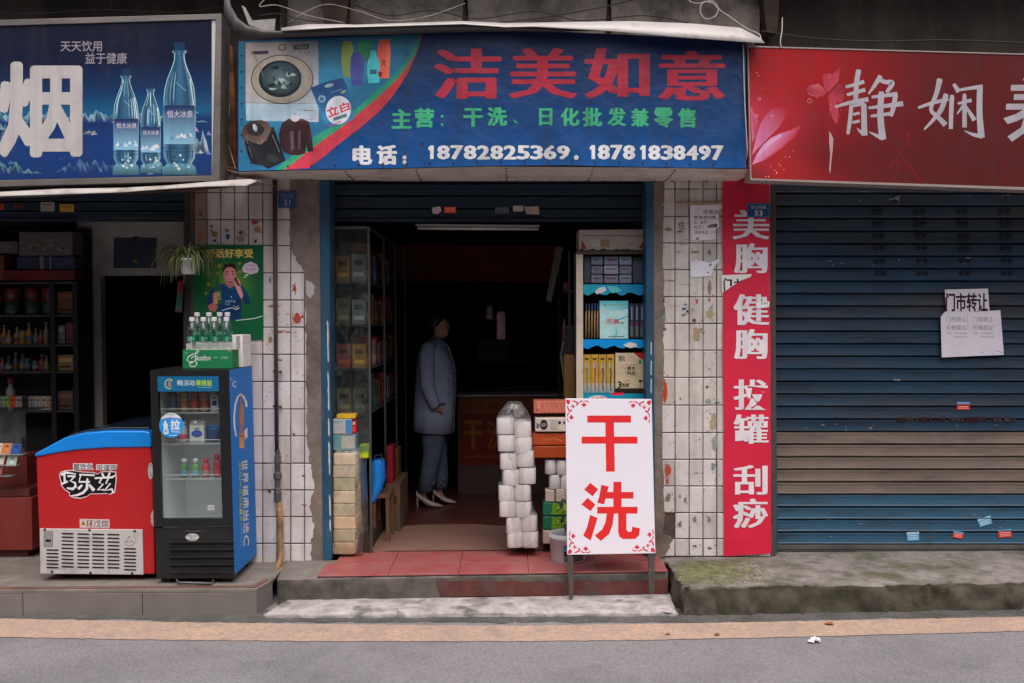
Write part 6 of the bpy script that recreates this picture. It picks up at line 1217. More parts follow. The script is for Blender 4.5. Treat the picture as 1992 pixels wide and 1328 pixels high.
# ------------------------------------------------------------------ right goods cabinet
YK = .12
cb = thing('goods_cabinet', 'pale framed goods cabinet with wavy blue shelf edging behind the standing board', 'cabinet', tuple(W(1190, 1075, YK)))
g = MB(); g.slab([(1121, 490), (1134, 490), (1135, 1078), (1122, 1078)], YK, .04); g.build('post', M('cream_post', C(150, 142, 132, .42)[:3], .6, var=.1, dirt=[((.2, .15, .1), 9, .55, .75, .6)]), cb)
cx0, cx1 = W(1134.5, 600, YK).x, W(1257, 600, YK).x; zof = lambda v: W(1190, v, YK).z
g = MB(); g.box(cx0 - .045, cx1 + .02, YK + .4, YK + .42, 0, zof(488)); g.box(cx1, cx1 + .02, YK, YK + .4, 0, zof(488)); g.box(cx0 - .045, cx0 - .03, YK + .05, YK + .4, 0, zof(488)); g.build('back_panel', M('cabinet_inner', (.05, .045, .045), .8), cb)
g = MB(); g.box(cx0 - .05, cx1 + .02, YK - .004, YK + .42, zof(494), zof(488)); g.build('top_board', woodd, cb)
for v0, v1, cA, cB in [(553, 571, (38, 130, 145), (20, 100, 140)), (660, 675, (0, 110, 175), (14, 118, 175)), (765, 782, (15, 115, 135), (10, 110, 130))]:
    g = MB(); g.box(cx0, cx1 - .001, YK + .006, YK + .395, zof(v0 + 4), zof(v0 + 1)); sh_ = g.build('shelf', M('shelf_board', (.1, .09, .085), .7), cb)
    p = Print(onY(YK + .004), .42, base=.001); n = 24; ue = [1134.5 + (1257 - 1134.5) * k / n for k in range(n + 1)]; lo_ = [v1 + (3 * math.sin(k * .95) + rr.uniform(-1, 1)) * (0 if v0 > 700 else 1) for k in range(n + 1)]
    d = p._d(); p.mb.add([p.mp(u, v0, d) for u in ue] + [p.mp(u, v, d) for u, v in zip(ue, lo_)], [(i, i + 1, n + i + 2, n + i + 1) for i in range(n)], 0, [p.c(tuple(a + (b_ - a) * k / n for a, b_ in zip(cA, cB))) for k in range(n + 1)] * 2)
    if v0 == 553: p.poly([(1158, 566), (1166, 559), (1176, 557), (1180, 564), (1172, 569), (1160, 572)], (165, 160, 160)); p.poly([(1180, 556), (1200, 557), (1210, 566), (1190, 570)], (80, 150, 155))
    if v0 == 660: p.poly([(1212, 671), (1224, 665), (1238, 668), (1240, 674), (1225, 677)], (160, 158, 155))
    if v0 == 765: p.ell(1163, 775, 18, 6, (175, 180, 185)); p.text('好品质好', 1150, 771, 1180, 780, (170, 40, 70), .015); p.poly([(1188, 764), (1212, 763), (1214, 768), (1190, 769)], (165, 30, 60))
    p.build('shelf_edging', printm, sh_)
pack('tissue_box', 'long white tissue carton with small red corner prints on top of the cabinet', 'carton', 1126, 446, 1255, 487, YK + .01, .3, (120, 112, 104), .52, lambda p: (p.poly([(1131, 464), (1142, 484), (1131, 484)], (110, 50, 45)), p.poly([(1255, 464), (1242, 482), (1255, 484)], (100, 40, 36)), p.rect(1152, 466, 1168, 480, (130, 126, 120)), p.rect(1169, 466, 1186, 480, (112, 94, 74)), p.rect(1134, 457, 1252, 459, (90, 88, 84)), p.text('抽纸', 1220, 472, 1232, 477, (90, 80, 74), .0), [p.poly(blob(u, 485, 5, 1.5, 7), (50, 34, 30)) for u in (1132, 1153, 1174, 1200, 1212, 1222)]), bev=.003)
for j, (u0, u1, c) in enumerate([(1150, 1174, (74, 80, 88)), (1175, 1204, (96, 96, 104)), (1205, 1230, (84, 86, 100))]):
    for k, (v0, v1) in enumerate([(498, 515), (516, 533), (534, 551)]):
        pack('tissue_pack', f"grey printed small pack, {['left', 'middle', 'right'][j]} column, {['top', 'middle', 'bottom'][k]} row under the cabinet top", 'tissue pack', u0, v0, u1 - 1, v1, YK + .05 + .02 * ((j + k) % 2), .15, tuple(x + rr.randint(-8, 8) for x in c), .34, lambda p, u0=u0, v0=v0, u1=u1, v1=v1: ([p.line([(u0 + 3 + q * 4.5, v0 + 2), (u0 + 2 + q * 4.5, v1 - 3)], .8, (120, 122, 132)) for q in range(5)], p.rect(u0 + 4, v0 + 6, u1 - 6, v0 + 8, (60, 52, 70))), bev=.005, group='grey packs on the top cabinet shelf')
pack('tissue_pack', 'dark green topped slate box at the right end of the top cabinet shelf', 'carton', 1231, 500, 1255, 551, YK + .06, .15, (52, 58, 70), .34, lambda p: p.rect(1232, 500, 1254, 509, (36, 52, 38)), bev=.003)
pack('tissue_pack', 'dark slate box at the left end of the top cabinet shelf', 'carton', 1136, 498, 1149, 551, YK + .07, .15, (50, 58, 66), .34, bev=.003)
for i in range(5):
    u = 1140 + i * 5.6
    t_ = thing('toothbrush', f"slim tan wrapped toothbrush, {['leftmost', 'second', 'middle', 'fourth', 'rightmost'][i]} of the five beside the teal box", 'toothbrush', tuple(W(u, 658, YK + .04)), 'tan toothbrushes on the middle shelf')
    g = MB(); g.tube([W(u, 658, YK + .04), W(u, 620, YK + .045), W(u + .6, 604, YK + .05)], [.006, .0065, .005], 8); g.build('handle', M('tan_brush', C(110, 90, 66, .34)[:3], .5, var=.15, scale=30), t_, True)
    g = MB(); g.tube([W(u + .6, 603.6, YK + .05), W(u + .8, 590, YK + .05)], .0055, 8); g.build('head', M('dark_brush', C(40, 52, 80, .34)[:3], .5), t_)
pack('soap_box', 'pale blue carton with red script and teal swirl in the middle of the cabinet', 'carton', 1167, 585, 1222, 659, YK + .03, .05, (150, 184, 188), .52, lambda p: (p.poly([(1167, 585), (1222, 585), (1222, 600), (1190, 604), (1167, 596)], [(70, 160, 172), (70, 160, 172), (90, 170, 182), (135, 185, 190), (120, 180, 186)]), p.rect(1181, 591, 1217, 594, (110, 150, 140)), p.poly([(1174, 594), (1177, 590), (1180, 594)], (150, 50, 60)), p.text('阳晨', 1179, 620, 1204, 630, (176, 52, 70), .005, skew=2), p.text('牙刷', 1206, 626, 1213, 630, (50, 90, 100), .01), p.line([(1196, 622), (1208, 620), (1222, 614)], [.6, 2.4, 1.2], (40, 150, 165)), p.line([(1193, 660), (1199, 650), (1200, 640)], [1, 3, 1], (60, 160, 172)), p.rect(1184, 653.5, 1214, 655, (90, 100, 104))), bev=.002)
for i in range(3):
    u = 1229 + i * 10
    pack('toothbrush_pack', f"dark blister toothbrush pack, {['left', 'middle', 'right'][i]} of the three right of the pale blue carton", 'toothbrush pack', u - 4.5, 590, u + 4.5, 658, YK + .05, .02, (34, 40, 58), .34, lambda p, u=u: (p.line([(u, 596), (u, 622)], 1.6, (120, 130, 140)), p.rect(u - 3, 634, u + 3, 654, (70, 84, 76)), p.rect(u - 1.5, 626, u + 1.5, 633, (110, 40, 50))), bev=.002, group='dark toothbrush packs on the middle shelf')
for i in range(4):
    u = 1142 + i * 15.2; hc = [(30, 110, 110), (150, 50, 60), (50, 60, 100), (60, 60, 80)][i]
    pack('toothbrush_pack', f"yellow backed toothbrush blister with {['teal', 'red', 'navy', 'grey'][i]} brush on the cabinet's lower shelf", 'toothbrush pack', u - 7, 689, u + 7, 764, YK + .04, .015, (150, 122, 40), .50, lambda p, u=u, hc=hc: (p.poly([(u - 7, 745), (u + 7, 745), (u + 7, 764), (u - 7, 764)], [(150, 140, 110), (150, 140, 110), (110, 130, 145), (110, 130, 145)]), p.rect(u - 6.5, 690, u + 6.5, 695, (160, 128, 60)), p.poly([(u - 5, 696), (u + 4, 697), (u + 2, 700), (u - 4, 699)], (60, 40, 26)), p.line([(u - 1, 705), (u, 716), (u + 1.5, 728), (u, 740), (u + 1, 760)], [2.4, 3, 2.4, 2, 2.6], hc), p.line([(u - 2, 705), (u - 1, 716)], 2, (150, 160, 170)), p.line([(u + 2.5, 706), (u + 3.5, 740), (u + 3, 760)], .8, (160, 150, 140))), bev=.001)
pack('tissue_pack', 'beige tissue pack marked 3 with a red corner on the lower cabinet shelf', 'tissue pack', 1197, 686, 1256, 764, YK + .03, .2, (152, 140, 118), .42, lambda p: (p.poly([(1233, 686), (1256, 686), (1256, 702), (1247, 698)], (150, 26, 36)), p.text('清风', 1203, 692, 1216, 703, (50, 46, 46), .005), p.rect(1197, 755, 1256, 764, (40, 30, 26)), p.line([(1217, 709), (1239, 709), (1239, 731), (1217, 731), (1217, 709)], .7, (110, 80, 50)), p.text('原木', 1220, 712, 1236, 720, (50, 46, 40), .02), p.text('纯品', 1220, 721, 1236, 729, (50, 46, 40), .02), p.text('3', 1202, 742, 1209, 754, (24, 22, 22), .04), p.text('层加厚', 1210, 745, 1224, 753, (60, 54, 50), .02), p.line([(1215, 742), (1223, 739)], 1, (170, 40, 40)), p.line([(1245, 756), (1246, 742)], 1.2, (36, 30, 26)), p.ell(1246, 741, 4, 2.4, (36, 30, 26)), p.ell(1245, 704, 3, 4, (30, 110, 70))), bev=.006)
# ------------------------------------------------------------------ left goods case behind glass
YL = .14
dc = thing('display_case', 'tall glass sided goods case running back inside the scraped blue door frame', 'display case', tuple(W(680, 1075, YL)))
lx0, lx1 = W(646, 600, YL).x, W(718, 600, YL).x; ztop = W(680, 440, YL).z; ybk = 2.6
zz = lambda v: W(680, v, YL).z
alu = M('dull_aluminium', (.12, .115, .11), .45, metal=.6)
g = MB()
for x, y in [(lx0, YL), (lx1, YL), (lx1, 1.0), (lx1, 1.8), (lx1, ybk)]: g.box(x - .008, x + .008, y, y + .016, .0, ztop)
g.box(lx0, lx1, YL, YL + .014, ztop - .02, ztop); g.box(lx1 - .007, lx1 + .007, YL + .02, ybk, ztop - .02, ztop); g.build('case_frame', alu, dc)
for v in (548, 632, 717, 806):
    g = MB(); g.box(lx0 - .1, lx1 - .012, YL + .02, ybk, zz(v) - .012, zz(v)); g.build('shelf', M('case_shelf', (.05, .047, .045), .4), dc)
g = MB(); g.box(lx0 - .1, lx1 - .012, YL + .02, ybk, 0.003, .12); g.build('plinth', woodd, dc)
gl_ = GLASS('case_glass', (.82, .85, .84), .05, .05, milk=.02)  # milk adds white haze in place of the street's reflection
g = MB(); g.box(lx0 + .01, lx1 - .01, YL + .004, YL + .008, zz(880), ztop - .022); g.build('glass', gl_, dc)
# goods on the case shelves
rg = random.Random(31); kinds = [('box', 'carton'), ('bottle', 'bottle'), ('box', 'carton')]
pal = [((120, 90, 30), 'ochre'), ((95, 100, 100), 'pale grey'), ((60, 70, 60), 'grey green'), ((40, 50, 66), 'slate blue'), ((110, 45, 40), 'brick red'), ((70, 60, 45), 'brown'), ((130, 125, 110), 'cream'), ((24, 60, 60), 'dark teal')]
sn = ['top', 'second', 'third', 'fourth']; used_l = set()
for si, (v, vt_) in enumerate(zip((548, 632, 717, 806), (452, 553, 637, 722))):
    y = YL + .05; kk = 0; hmax = zz(vt_) - zz(v) - .02
    front = [[((120, 90, 30), 'ochre'), ((110, 112, 108), 'pale grey')], [((84, 84, 66), 'olive'), ((112, 116, 116), 'silver grey')], [((118, 60, 44), 'brick red'), ((140, 100, 30), 'amber')], [((90, 84, 66), 'drab'), ((60, 70, 60), 'grey green')]][si]
    while y < ybk - .12 and kk < 13:
        dep = rg.uniform(.10, .19); h = hmax * rg.uniform(.6, .97)
        cols2 = front if kk == 0 else [rg.choice(pal)]
        for q, (c, cn_) in enumerate(cols2):
            wd_ = (lx1 - lx0 - .06) / len(cols2); xa0 = lx0 + .02 + q * (wd_ + .01); xb0 = xa0 + wd_
            pos = ('street end' if kk == 0 else (['', 'behind the front one'] + [x + ' one in' for x in 'third fourth fifth sixth seventh eighth ninth tenth eleventh twelfth thirteenth'.split()])[kk])
            lab = f"{cn_} box on the {sn[si]} shelf of the glass case, {pos}"
            r_ = thing('goods_box', lab, 'box', ((xa0 + xb0) / 2, y, zz(v) + .001)); hh = h * rg.uniform(.8, 1)
            g = MB(); g.box(xa0, xb0, y, y + dep - .02, zz(v) + .001, zz(v) + .001 + hh); g.build('carton', M('gb' + str(c), C(*c, .6)[:3], .6, var=.2, scale=20), r_, bevel=.004)
            p = Print(lambda u_, v_, d, xa0=xa0, xb0=xb0, y=y, hh=hh, v=v: Vector((xa0 + (xb0 - xa0) * u_, y - d, zz(v) + .001 + hh * v_)), .6)
            p.rect(.12, .2, .88, .36, tuple(min(255, int(z * 1.4 + 10)) for z in c)); p.rect(.2, .6, .8, .8, tuple(int(z * .6) for z in c))
            p2 = p; p2.mp = lambda u_, v_, d, xb0=xb0, y=y, hh=hh, v=v, dep=dep: Vector((xb0 + d, y + (dep - .02) * u_, zz(v) + .001 + hh * v_)); p2.rect(.1, .15, .9, .4, tuple(min(255, int(z * 1.3 + 8)) for z in c)); p2.rect(.3, .55, .7, .85, tuple(int(z * .6) for z in c)); p.build('printed_label', printm, r_)
        y += dep + .02; kk += 1
# wrapped bundle and boxes at the foot of the case
r_ = thing('tissue_bundle', 'tall brown wrapped bundle of tissue packs standing inside the scraped blue door frame', 'tissue bundle', tuple(W(680, 1080, .02)))
bn = random.Random(2)
for k, (v0, v1, c) in enumerate([(882, 905, (186, 166, 140)), (905.6, 930, (168, 152, 122)), (930.6, 955, (150, 142, 108)), (955.6, 980, (176, 158, 128)), (980.6, 1005, (164, 150, 116)), (1005.6, 1030, (182, 156, 126)), (1030.6, 1055, (148, 138, 106)), (1055.6, 1079, (168, 152, 118))]):
    a, b_ = W(649 - 2, v1, .03), W(690, v0, .03); g = MB(); g.box(a.x + bn.uniform(0, .003), b_.x + bn.uniform(-.003, .003), .04 + bn.uniform(0, .003), .36, max(.008, a.z), b_.z); g.build('pack', M('bundle' + str(c), C(*c, .55)[:3], .7, var=.2, scale=14, dirt=[((.16, .18, .10), 5, .5, .7, .5)]), r_, bevel=.008, seg=2)
g = MB(); ringsW = []
for v, a_, b_ in [(875, 650, 696), (884, 646, 700), (930, 645, 701), (990, 646, 703), (1040, 647, 704), (1078, 648, 703)]:
    A, B = W(a_, v, .02), W(b_, v, .02); c = (A + B) / 2; rx = (B - A).x / 2; z_ = max(.006, c.z)
    ringsW.append([Vector((c.x + (rx + bn.uniform(-.004, .004)) * abs(math.cos(t)) ** .25 * (1 if math.cos(t) > 0 else -1), .20 + (.185 + bn.uniform(-.004, .004)) * abs(math.sin(t)) ** .25 * (1 if math.sin(t) > 0 else -1), z_)) for t in [2 * math.pi * k / 40 for k in range(40)]])
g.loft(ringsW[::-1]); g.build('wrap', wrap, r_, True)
pack('goods_box', 'blue and white carton on the wrapped bundle, lower of two inside the scraped door frame', 'carton', 648, 845, 692, 875, .05, .2, (84, 116, 120), .5, lambda p: p.rect(664, 848, 690, 872, (140, 138, 130)), bev=.004)
pack('goods_box', 'white and blue carton on the wrapped bundle, upper of two inside the scraped door frame', 'carton', 648, 815, 684, 844, .05, .2, (140, 138, 136), .5, lambda p: (p.rect(672, 816, 684, 842, (60, 110, 150)), p.rect(650, 818, 666, 822, (110, 140, 150))), bev=.004)
pack('goods_box', 'small red box standing beside the upper white carton inside the scraped door frame', 'carton', 685, 817, 692, 843, .08, .1, (150, 32, 36), .5, lambda p: (p.rect(686, 820, 691, 826, (190, 150, 150)), p.rect(686, 830, 691, 840, (200, 60, 60))), bev=.002)
pack('goods_box', 'flat yellow box on top of the cartons inside the scraped blue door frame', 'carton', 655, 806, 691, 814, .06, .15, (160, 130, 30), .45, bev=.003)
pack('soft_pack', 'lime green soft pack leaning on the wrapped bundle', 'pack', 698, 864, 718, 892, .16, .09, (160, 180, 30), .5, lambda p: p.poly([(700, 868), (716, 866), (714, 876), (702, 880)], (120, 150, 50)), bev=.014)
r_ = thing('cloth_bag', 'bright blue cloth bag hanging over a stool beside the wrapped bundle', 'bag', tuple(W(730, 965, .5)))
g = MB(); ringsB = []
for v, a_, b_ in [(897, 722, 744), (905, 716, 746), (930, 714, 748), (955, 714, 742), (975, 716, 732), (982, 718, 724)]:
    A, B = W(a_, v, .45), W(b_, v, .45); c = (A + B) / 2; rx = (B - A).x / 2; ringsB.append([c + Vector((rx * math.cos(t) * bn.uniform(.9, 1.08), .10 + .08 * math.sin(t), 0)) for t in [2 * math.pi * k / 16 for k in range(16)]])
g.loft(ringsB[::-1]); g.build('bag_body', M('bag_blue', C(8, 88, 150, .30)[:3], .7, var=.25, scale=10, bump=.3), r_, True)
g = MB(); g.tube([W(724, 898, .5), W(730, 886, .52), W(742, 884, .54), (W(744, 898, .5))], .006, 6); g.build('strap', M('strap_navy', (.02, .04, .09), .7), r_, True)
r_ = thing('stool', 'small wooden stool under the blue bag by the glass goods case', 'stool', tuple(W(742, 1020, .5)))
sx0, sx1 = W(722, 960, .5).x, W(758, 960, .5).x; zs_ = W(740, 962, .5).z
g = MB(); g.box(sx0, sx1, .5, .8, zs_ - .03, zs_); g.build('seat', M('stool_wood', (.14, .07, .04), .6, var=.25, scale=10, stretch=(1, 1, .2)), r_, bevel=.004)
for x in (sx0 + .003, sx1 - .033):
    for y in (.505, .765): g = MB(); g.box(x, x + .03, y, y + .03, .004, zs_ - .031); g.build('leg', M('stool_wood', (1, 1, 1)), r_, bevel=.002)
for u0_, u1_, y_, v_, lb_ in [(750, 778, .88, 941, 'brown cardboard box on the floor under the dark red pack')]:
    r_ = thing('cardboard_box', lb_, 'box', tuple(W((u0_ + u1_) / 2, 1034, y_))); A, B = W(u0_, v_, y_), W(u1_, v_, y_); MB().box(A.x, B.x, y_, y_ + .62, .004, A.z).build('carton', M('brown_card', (.13, .08, .05), .8, var=.15), r_, bevel=.004); p = Print(onY(y_), .4); p.rect(756, 965, 772, 980, (60, 40, 30)); p.build('printed_label', printm, r_)
pack('soft_pack', 'upright dark red pack beyond the blue bag', 'pack', 752, 868, 764, 940, .9, .2, (120, 26, 34), .6, bev=.006)
pack('goods_box', 'dark ochre box standing beyond the red pack', 'carton', 765, 872, 775, 931, 1.2, .2, (90, 62, 26), .6, bev=.004)

# ------------------------------------------------------------------ carpet sheet, inner fittings
g = MB(); f = [WZ(u, v, .0) for u, v in [(706, 1076), (760, 1073), (900, 1071), (1076, 1070), (1064, 1042), (1020, 1027), (920, 1021), (820, 1022), (745, 1028), (722, 1062)]]
g.prism([(q.x, q.y, .0085) for q in f], [(q.x, q.y, .0045) for q in f])
tag(g.build('floor_mat', M('kraft_mat', (.24, .125, .10), .85, var=.15, scale=6, bump=.2, dirt=[((.14, .09, .07), 3, .5, .75, .6)])), 'tan paper mat laid on the red tiles just inside the doorway', 'mat')
lt_ = thing('ceiling_light', 'unlit white fluorescent tube fitting under the ceiling inside the doorway', 'light', tuple(W(930, 440, .7)))
g = MB(); g.slab([(808, 435), (1050, 437), (1050, 441), (808, 439)], .66, .05); g.build('fitting', M('fitting_white', (.5, .48, .46), .5), lt_, bevel=.003)
for u in (850, 1010): q = W(u, 436, .68); MB().tube([q, Vector((q.x, q.y, T))], .003, 6).build('hanger', wire_d, lt_)
g = MB(); g.tube([W(812, 443.5, .68), W(1048, 445, .68)], .012, 12); g.build('tube', M('tube_glass', (.8, .8, .8), .15), lt_, True)
ib = thing('indoor_banner', 'dark red cloth banner with large characters across the back of the shop', 'banner', tuple(W(920, 655, 3.0)))
g = MB(); g.slab([(690, 475), (1080, 478), (1076, 548), (690, 548)], 3.0, .01); g.build('cloth', M('deep_red_cloth', (.17, .018, .018), .8, var=.15), ib)
p = Print(onY(3.0), .12, base=.003); p.text('干', 806, 490, 866, 542, (42, 20, 16), .02, dx=1); p.text('洗', 960, 488, 1034, 542, (42, 20, 16), .02, dx=1); p.build('lettering', printm, ib)
ct = thing('shop_counter', 'shop counter with pale top edge and red front with yellow characters', 'counter', tuple(W(960, 965, 2.6)))
YQ = 2.6; g = MB(); q0, q1 = W(890, 800, YQ).x, 1.05; zc_ = W(940, 768, YQ).z; g.box(q0, q1, YQ, YQ + .5, .004, zc_ - .012); g.build('body', M('counter_body', (.09, .05, .04), .6), ct)
g = MB(); g.box(q0 - .01, q1, YQ - .02, YQ + .5, zc_ - .0115, zc_); g.build('top', M('counter_top', (.6, .57, .53), .4), ct)
p = Print(onY(YQ), .13, base=.002); p.poly([(896, 775), (1075, 774), (1075, 802), (896, 803)], (62, 34, 12)); p.poly([(896, 804), (1075, 803), (1075, 902), (896, 905)], (54, 14, 10)); p.text('干', 903, 818, 938, 872, (66, 40, 12), .03); p.text('洗', 948, 818, 990, 872, (66, 40, 12), .03); p.text('日化批发', 900, 782, 1000, 796, (44, 18, 10), .01); p.line([(900, 888), (1000, 887)], 4, (60, 32, 14)); p.build('front_print', printm, ct)
def hang(name, lab, cat, u0, v0, u1, v1, Y, col, L=.14):
    r_ = thing(name, lab, cat, tuple(W((u0 + u1) / 2, v1, Y))); c = W((u0 + u1) / 2, v1, Y); rx = (W(u1, v1, Y) - W(u0, v1, Y)).x / 2; h = W(u0, v0, Y).z - c.z
    MB().lathe(c, [(rx * .75, 0), (rx, h * .06), (rx * .92, h * .4), (rx * 1.02, h * .8), (rx * .9, h * .96), (rx * .3, h)], 16, sy=.5).build('pack', M('hg' + str(col), C(*col, L)[:3], .6, var=.2, scale=20), r_, True)
    g = MB(); g.tube([c + Vector((0, 0, h)), Vector((c.x, c.y, T))], .003, 5); g.build('string', wire_d, r_)
hang('hanging_pack', 'pale pink long pack hanging in the dark middle of the shop', 'pack', 966, 605, 984, 660, 1.8, (92, 76, 84), .16)
hang('hanging_pack', 'small grey pack hanging just left of the pale pink one', 'pack', 946, 594, 959, 621, 2.0, (66, 62, 62), .16)
r_ = thing('goods_box', 'dim olive box on the back shelf behind the counter', 'box', tuple(W(955, 700, 3.4))); g = MB(); g.rect(928, 658, 990, 702, 3.4, .2); g.build('carton', M('olive_box', (.09, .07, .03), .7), r_, bevel=.004); p = Print(onY(3.4), .1); p.rect(938, 668, 980, 682, (30, 16, 10)); p.build('printed_label', printm, r_)
bs = thing('shelf_unit', 'dark shelf unit at the back wall behind the counter', 'shelf', tuple(W(930, 700, 3.3)))
g = MB(); bx0, bx1 = -1.2, 1.05
for z in (.5, 1.0, W(955, 702, 3.4).z - .001, 1.75): MB().box(bx0, bx1, 3.35, 3.7, z - .02, z).build('shelf', woodd, bs); g = MB(); g.box(bx0 - .02, bx0, 3.35, 3.7, .003, 2.2); g.box(bx1, bx1 + .02, 3.35, 3.7, .003, 2.2); g.box(bx0, bx1, 3.705, 3.72, .003, 2.2); g.build('frame', woodd, bs)
# a sloped shelf of goods on the right wall inside
r_ = thing('hanging_board', 'pale leaning board on the dim right wall inside the shop', 'board', tuple(W(1080, 590, 1.3))); g = MB(); g.slab([(1082, 478), (1096, 482), (1072, 588), (1062, 584)], 1.3, .03); g.build('board', M('pale_board', (.20, .19, .175), .8), r_)
rkx = .44; rkk = thing('display_rack', 'dark goods rack standing inside the shop behind the pale cabinet', 'rack', (.75, 1.4, .004))
for x in (rkx, .98):
    for y in (.62, 2.3): MB().box(x, x + .02, y, y + .02, .004, 2.25).build('post', woodd, rkk)
for z in (.5, .95, 1.42, 1.95): MB().box(rkx - .005, 1.0, .6, 2.34, z - .016, z).build('shelf', M('left_shelf', (.07, .065, .06), .5), rkk)
for k, (u0, v0, u1, v1, c, lab) in enumerate([(1094, 632, 1116, 696, (40, 40, 40), 'dim grey pack on the right wall inside the shop'), (1097, 548, 1112, 568, (70, 40, 36), 'small pinkish pack on the right wall under the leaning board'), (1098, 690, 1118, 775, (70, 54, 26), 'dim ochre pack beside the goods cabinet post')]):
    pack('soft_pack', lab, 'pack', u0, v0, u1, v1, 1.1 if k < 2 else .45, .2, c, .18, bev=.006)
r_ = thing('hanging_brush', 'thin red handled brush hanging beside the goods cabinet', 'brush', tuple(W(1096, 730, .5)))
g = MB(); g.tube([W(1098, 620, .5), W(1096, 664, .5)], .007, 8); g.build('handle', M('brush_red', (.16, .03, .03), .5), r_, True); g = MB()
for k in range(7): g.tube([W(1089 + k, 696 + k * 5, .5), W(1097 + k * .4, 694 + k * 5, .5)], .002, 4)
g.tube([W(1096, 664.5, .5), W(1091, 690, .5), W(1096, 735, .5)], .003, 6); g.build('bristles', M('bristle', (.30, .27, .24), .7), r_)

# ------------------------------------------------------------------ the woman standing inside
YW = 2.0; o0 = W(845, 987, YW); GX, GZ = o0.x, .0
pw = thing('person', 'woman in a grey blue coat, jeans and pale pointed heels standing inside the dark shop', 'person', (GX, YW, .003))
def PW(u, v, dy=0): q = W(u, v, YW + dy); return q
def skin(name, verts, edges, mat, parent, sub=2, root=0):
    me = bpy.data.meshes.new(name); off = rootloc(parent); me.from_pydata([tuple(Vector(v[0]) - off) for v in verts], edges, []); me.update()
    o = bpy.data.objects.new(name, me); COL.objects.link(o); o.parent = parent
    md = o.modifiers.new('skin', 'SKIN'); md.use_smooth_shade = True
    lay = me.skin_vertices[0].data if len(me.skin_vertices) else None
    if lay is None:
        bpy.context.view_layer.objects.active = o; bpy.ops.object.mode_set(mode='EDIT'); bpy.ops.object.mode_set(mode='OBJECT'); lay = me.skin_vertices[0].data
    for i, v in enumerate(verts): lay[i].radius = v[1] if isinstance(v[1], tuple) else (v[1], v[1])
    lay[root].use_root = True
    s = o.modifiers.new('sub', 'SUBSURF'); s.levels = sub; s.render_levels = sub
    # bake so that the finished body is one plain mesh
    dg = bpy.context.evaluated_depsgraph_get(); nm = bpy.data.meshes.new_from_object(o.evaluated_get(dg)); o.modifiers.clear(); o.data = nm; nm.name = name
    nm.materials.clear(); nm.materials.append(mat)
    nm.polygons.foreach_set('use_smooth', [True] * len(nm.polygons)); return o
fl_ = M('skin_tone', (.42, .25, .19), .55, var=.05, scale=12)
V = []; E_ = []
def jv(p, r, par=None):
    V.append((p, r)); i = len(V) - 1
    if par is not None: E_.append((par, i))
    return i
pel = jv(PW(846, 812), .10); wai = jv(PW(847, 765), .095, pel); che = jv(PW(848, 712), .105, wai); shd = jv(PW(847, 680), .085, che); nk = jv(PW(850, 665), .048, shd); nk2 = jv(PW(853, 655), .046, nk)
h0 = jv(PW(858, 646), .066, nk2); h1 = jv(PW(857, 634), .088, h0); h2 = jv(PW(856, 622), .075, h1); h3 = jv(PW(855, 616), .045, h2)
ch = jv(PW(871, 651), .026, h0); ns = jv(PW(875.5, 640), .013, h1)
for dy, (uk, va), (ua, vb), (ut, vt_) in [(-.09, (842, 880), (824, 955), (846, 984)), (.09, (856, 880), (856, 948), (874, 975))]:
    hp_ = jv(PW(846, 818, dy), .088, pel); kn = jv(PW(uk, va, dy), .058, hp_); an = jv(PW(ua, vb, dy), .036, kn); heel = jv(PW(ua - 2, vb + 14, dy), .034, an); jv(PW(ut - 6, vt_, dy), .03, heel)
def arm(dy, sh, el, wr, hd):
    s_ = jv(PW(*sh, dy * .82), .045, shd); e_ = jv(PW(*el, dy * 1.15), .044, s_); w_ = jv(PW(*wr, dy * 1.1), .028, e_); pmid = jv(PW(*hd, dy * 1.1), (.038, .022), w_)
    for k, (du, dv, ddy, ln) in enumerate([(9, 3, -.030, 1), (11, 6, -.010, 1.1), (10, 9, .010, 1), (7, 11, .028, .85)]):
        f1 = jv(PW(hd[0] + du * .45, hd[1] + dv * .45, dy * 1.1 + ddy), .0095, pmid); f2 = jv(PW(hd[0] + du * .8 * ln, hd[1] + dv * .9 * ln, dy * 1.1 + ddy), .009, f1); jv(PW(hd[0] + du * .7 * ln, hd[1] + dv * 1.25 * ln, dy * 1.1 + ddy * .9), .008, f2)
    t1 = jv(PW(hd[0] + 4, hd[1] - 4, dy * 1.1 - .03), .0105, w_); jv(PW(hd[0] + 9, hd[1] - 3, dy * 1.1 - .035), .009, t1)
arm(-.17, (828, 686), (832, 752), (846, 789), (852, 797)); arm(.17, (852, 686), (852, 752), (862, 786), (868, 794))
body = skin('body', V, E_, fl_, pw)
# clothing
def ringz(u0, u1, v, ry, n=28, dyc=0, pw_=1.0, tilt=0):
    a, b_ = PW(u0, v, dyc), PW(u1, v, dyc); c = (a + b_) / 2; rx = (b_ - a).length / 2
    return [c + Vector((rx * math.cos(t), ry * math.sin(t), tilt * math.cos(t))) for t in [2 * math.pi * k / n for k in range(n)]]
coat = M('grey_blue_coat', (.31, .38, .52), .9, var=.12, scale=9, bump=.5, bscale=14, stretch=(1, 1, .35))
g = MB(); g.loft([ringz(803, 882, 839, .205, tilt=-.012), ringz(804, 885, 800, .195), ringz(807, 888, 765, .175), ringz(809, 888, 730, .18), ringz(810, 884, 705, .195), ringz(812, 878, 690, .205), ringz(816, 872, 679, .185), ringz(826, 867, 669, .12), ringz(836, 864, 663, .075)]); 
g.v = [(x + .010 * math.sin(7 * math.atan2(y - YW, x - GX) + 5 * z) * max(0, 1.15 - z), y + .008 * math.sin(9 * math.atan2(y - YW, x - GX) + 2) * max(0, 1.15 - z), z) for x, y, z in g.v]
cm = g.build('coat', coat, pw, True)
g = MB()
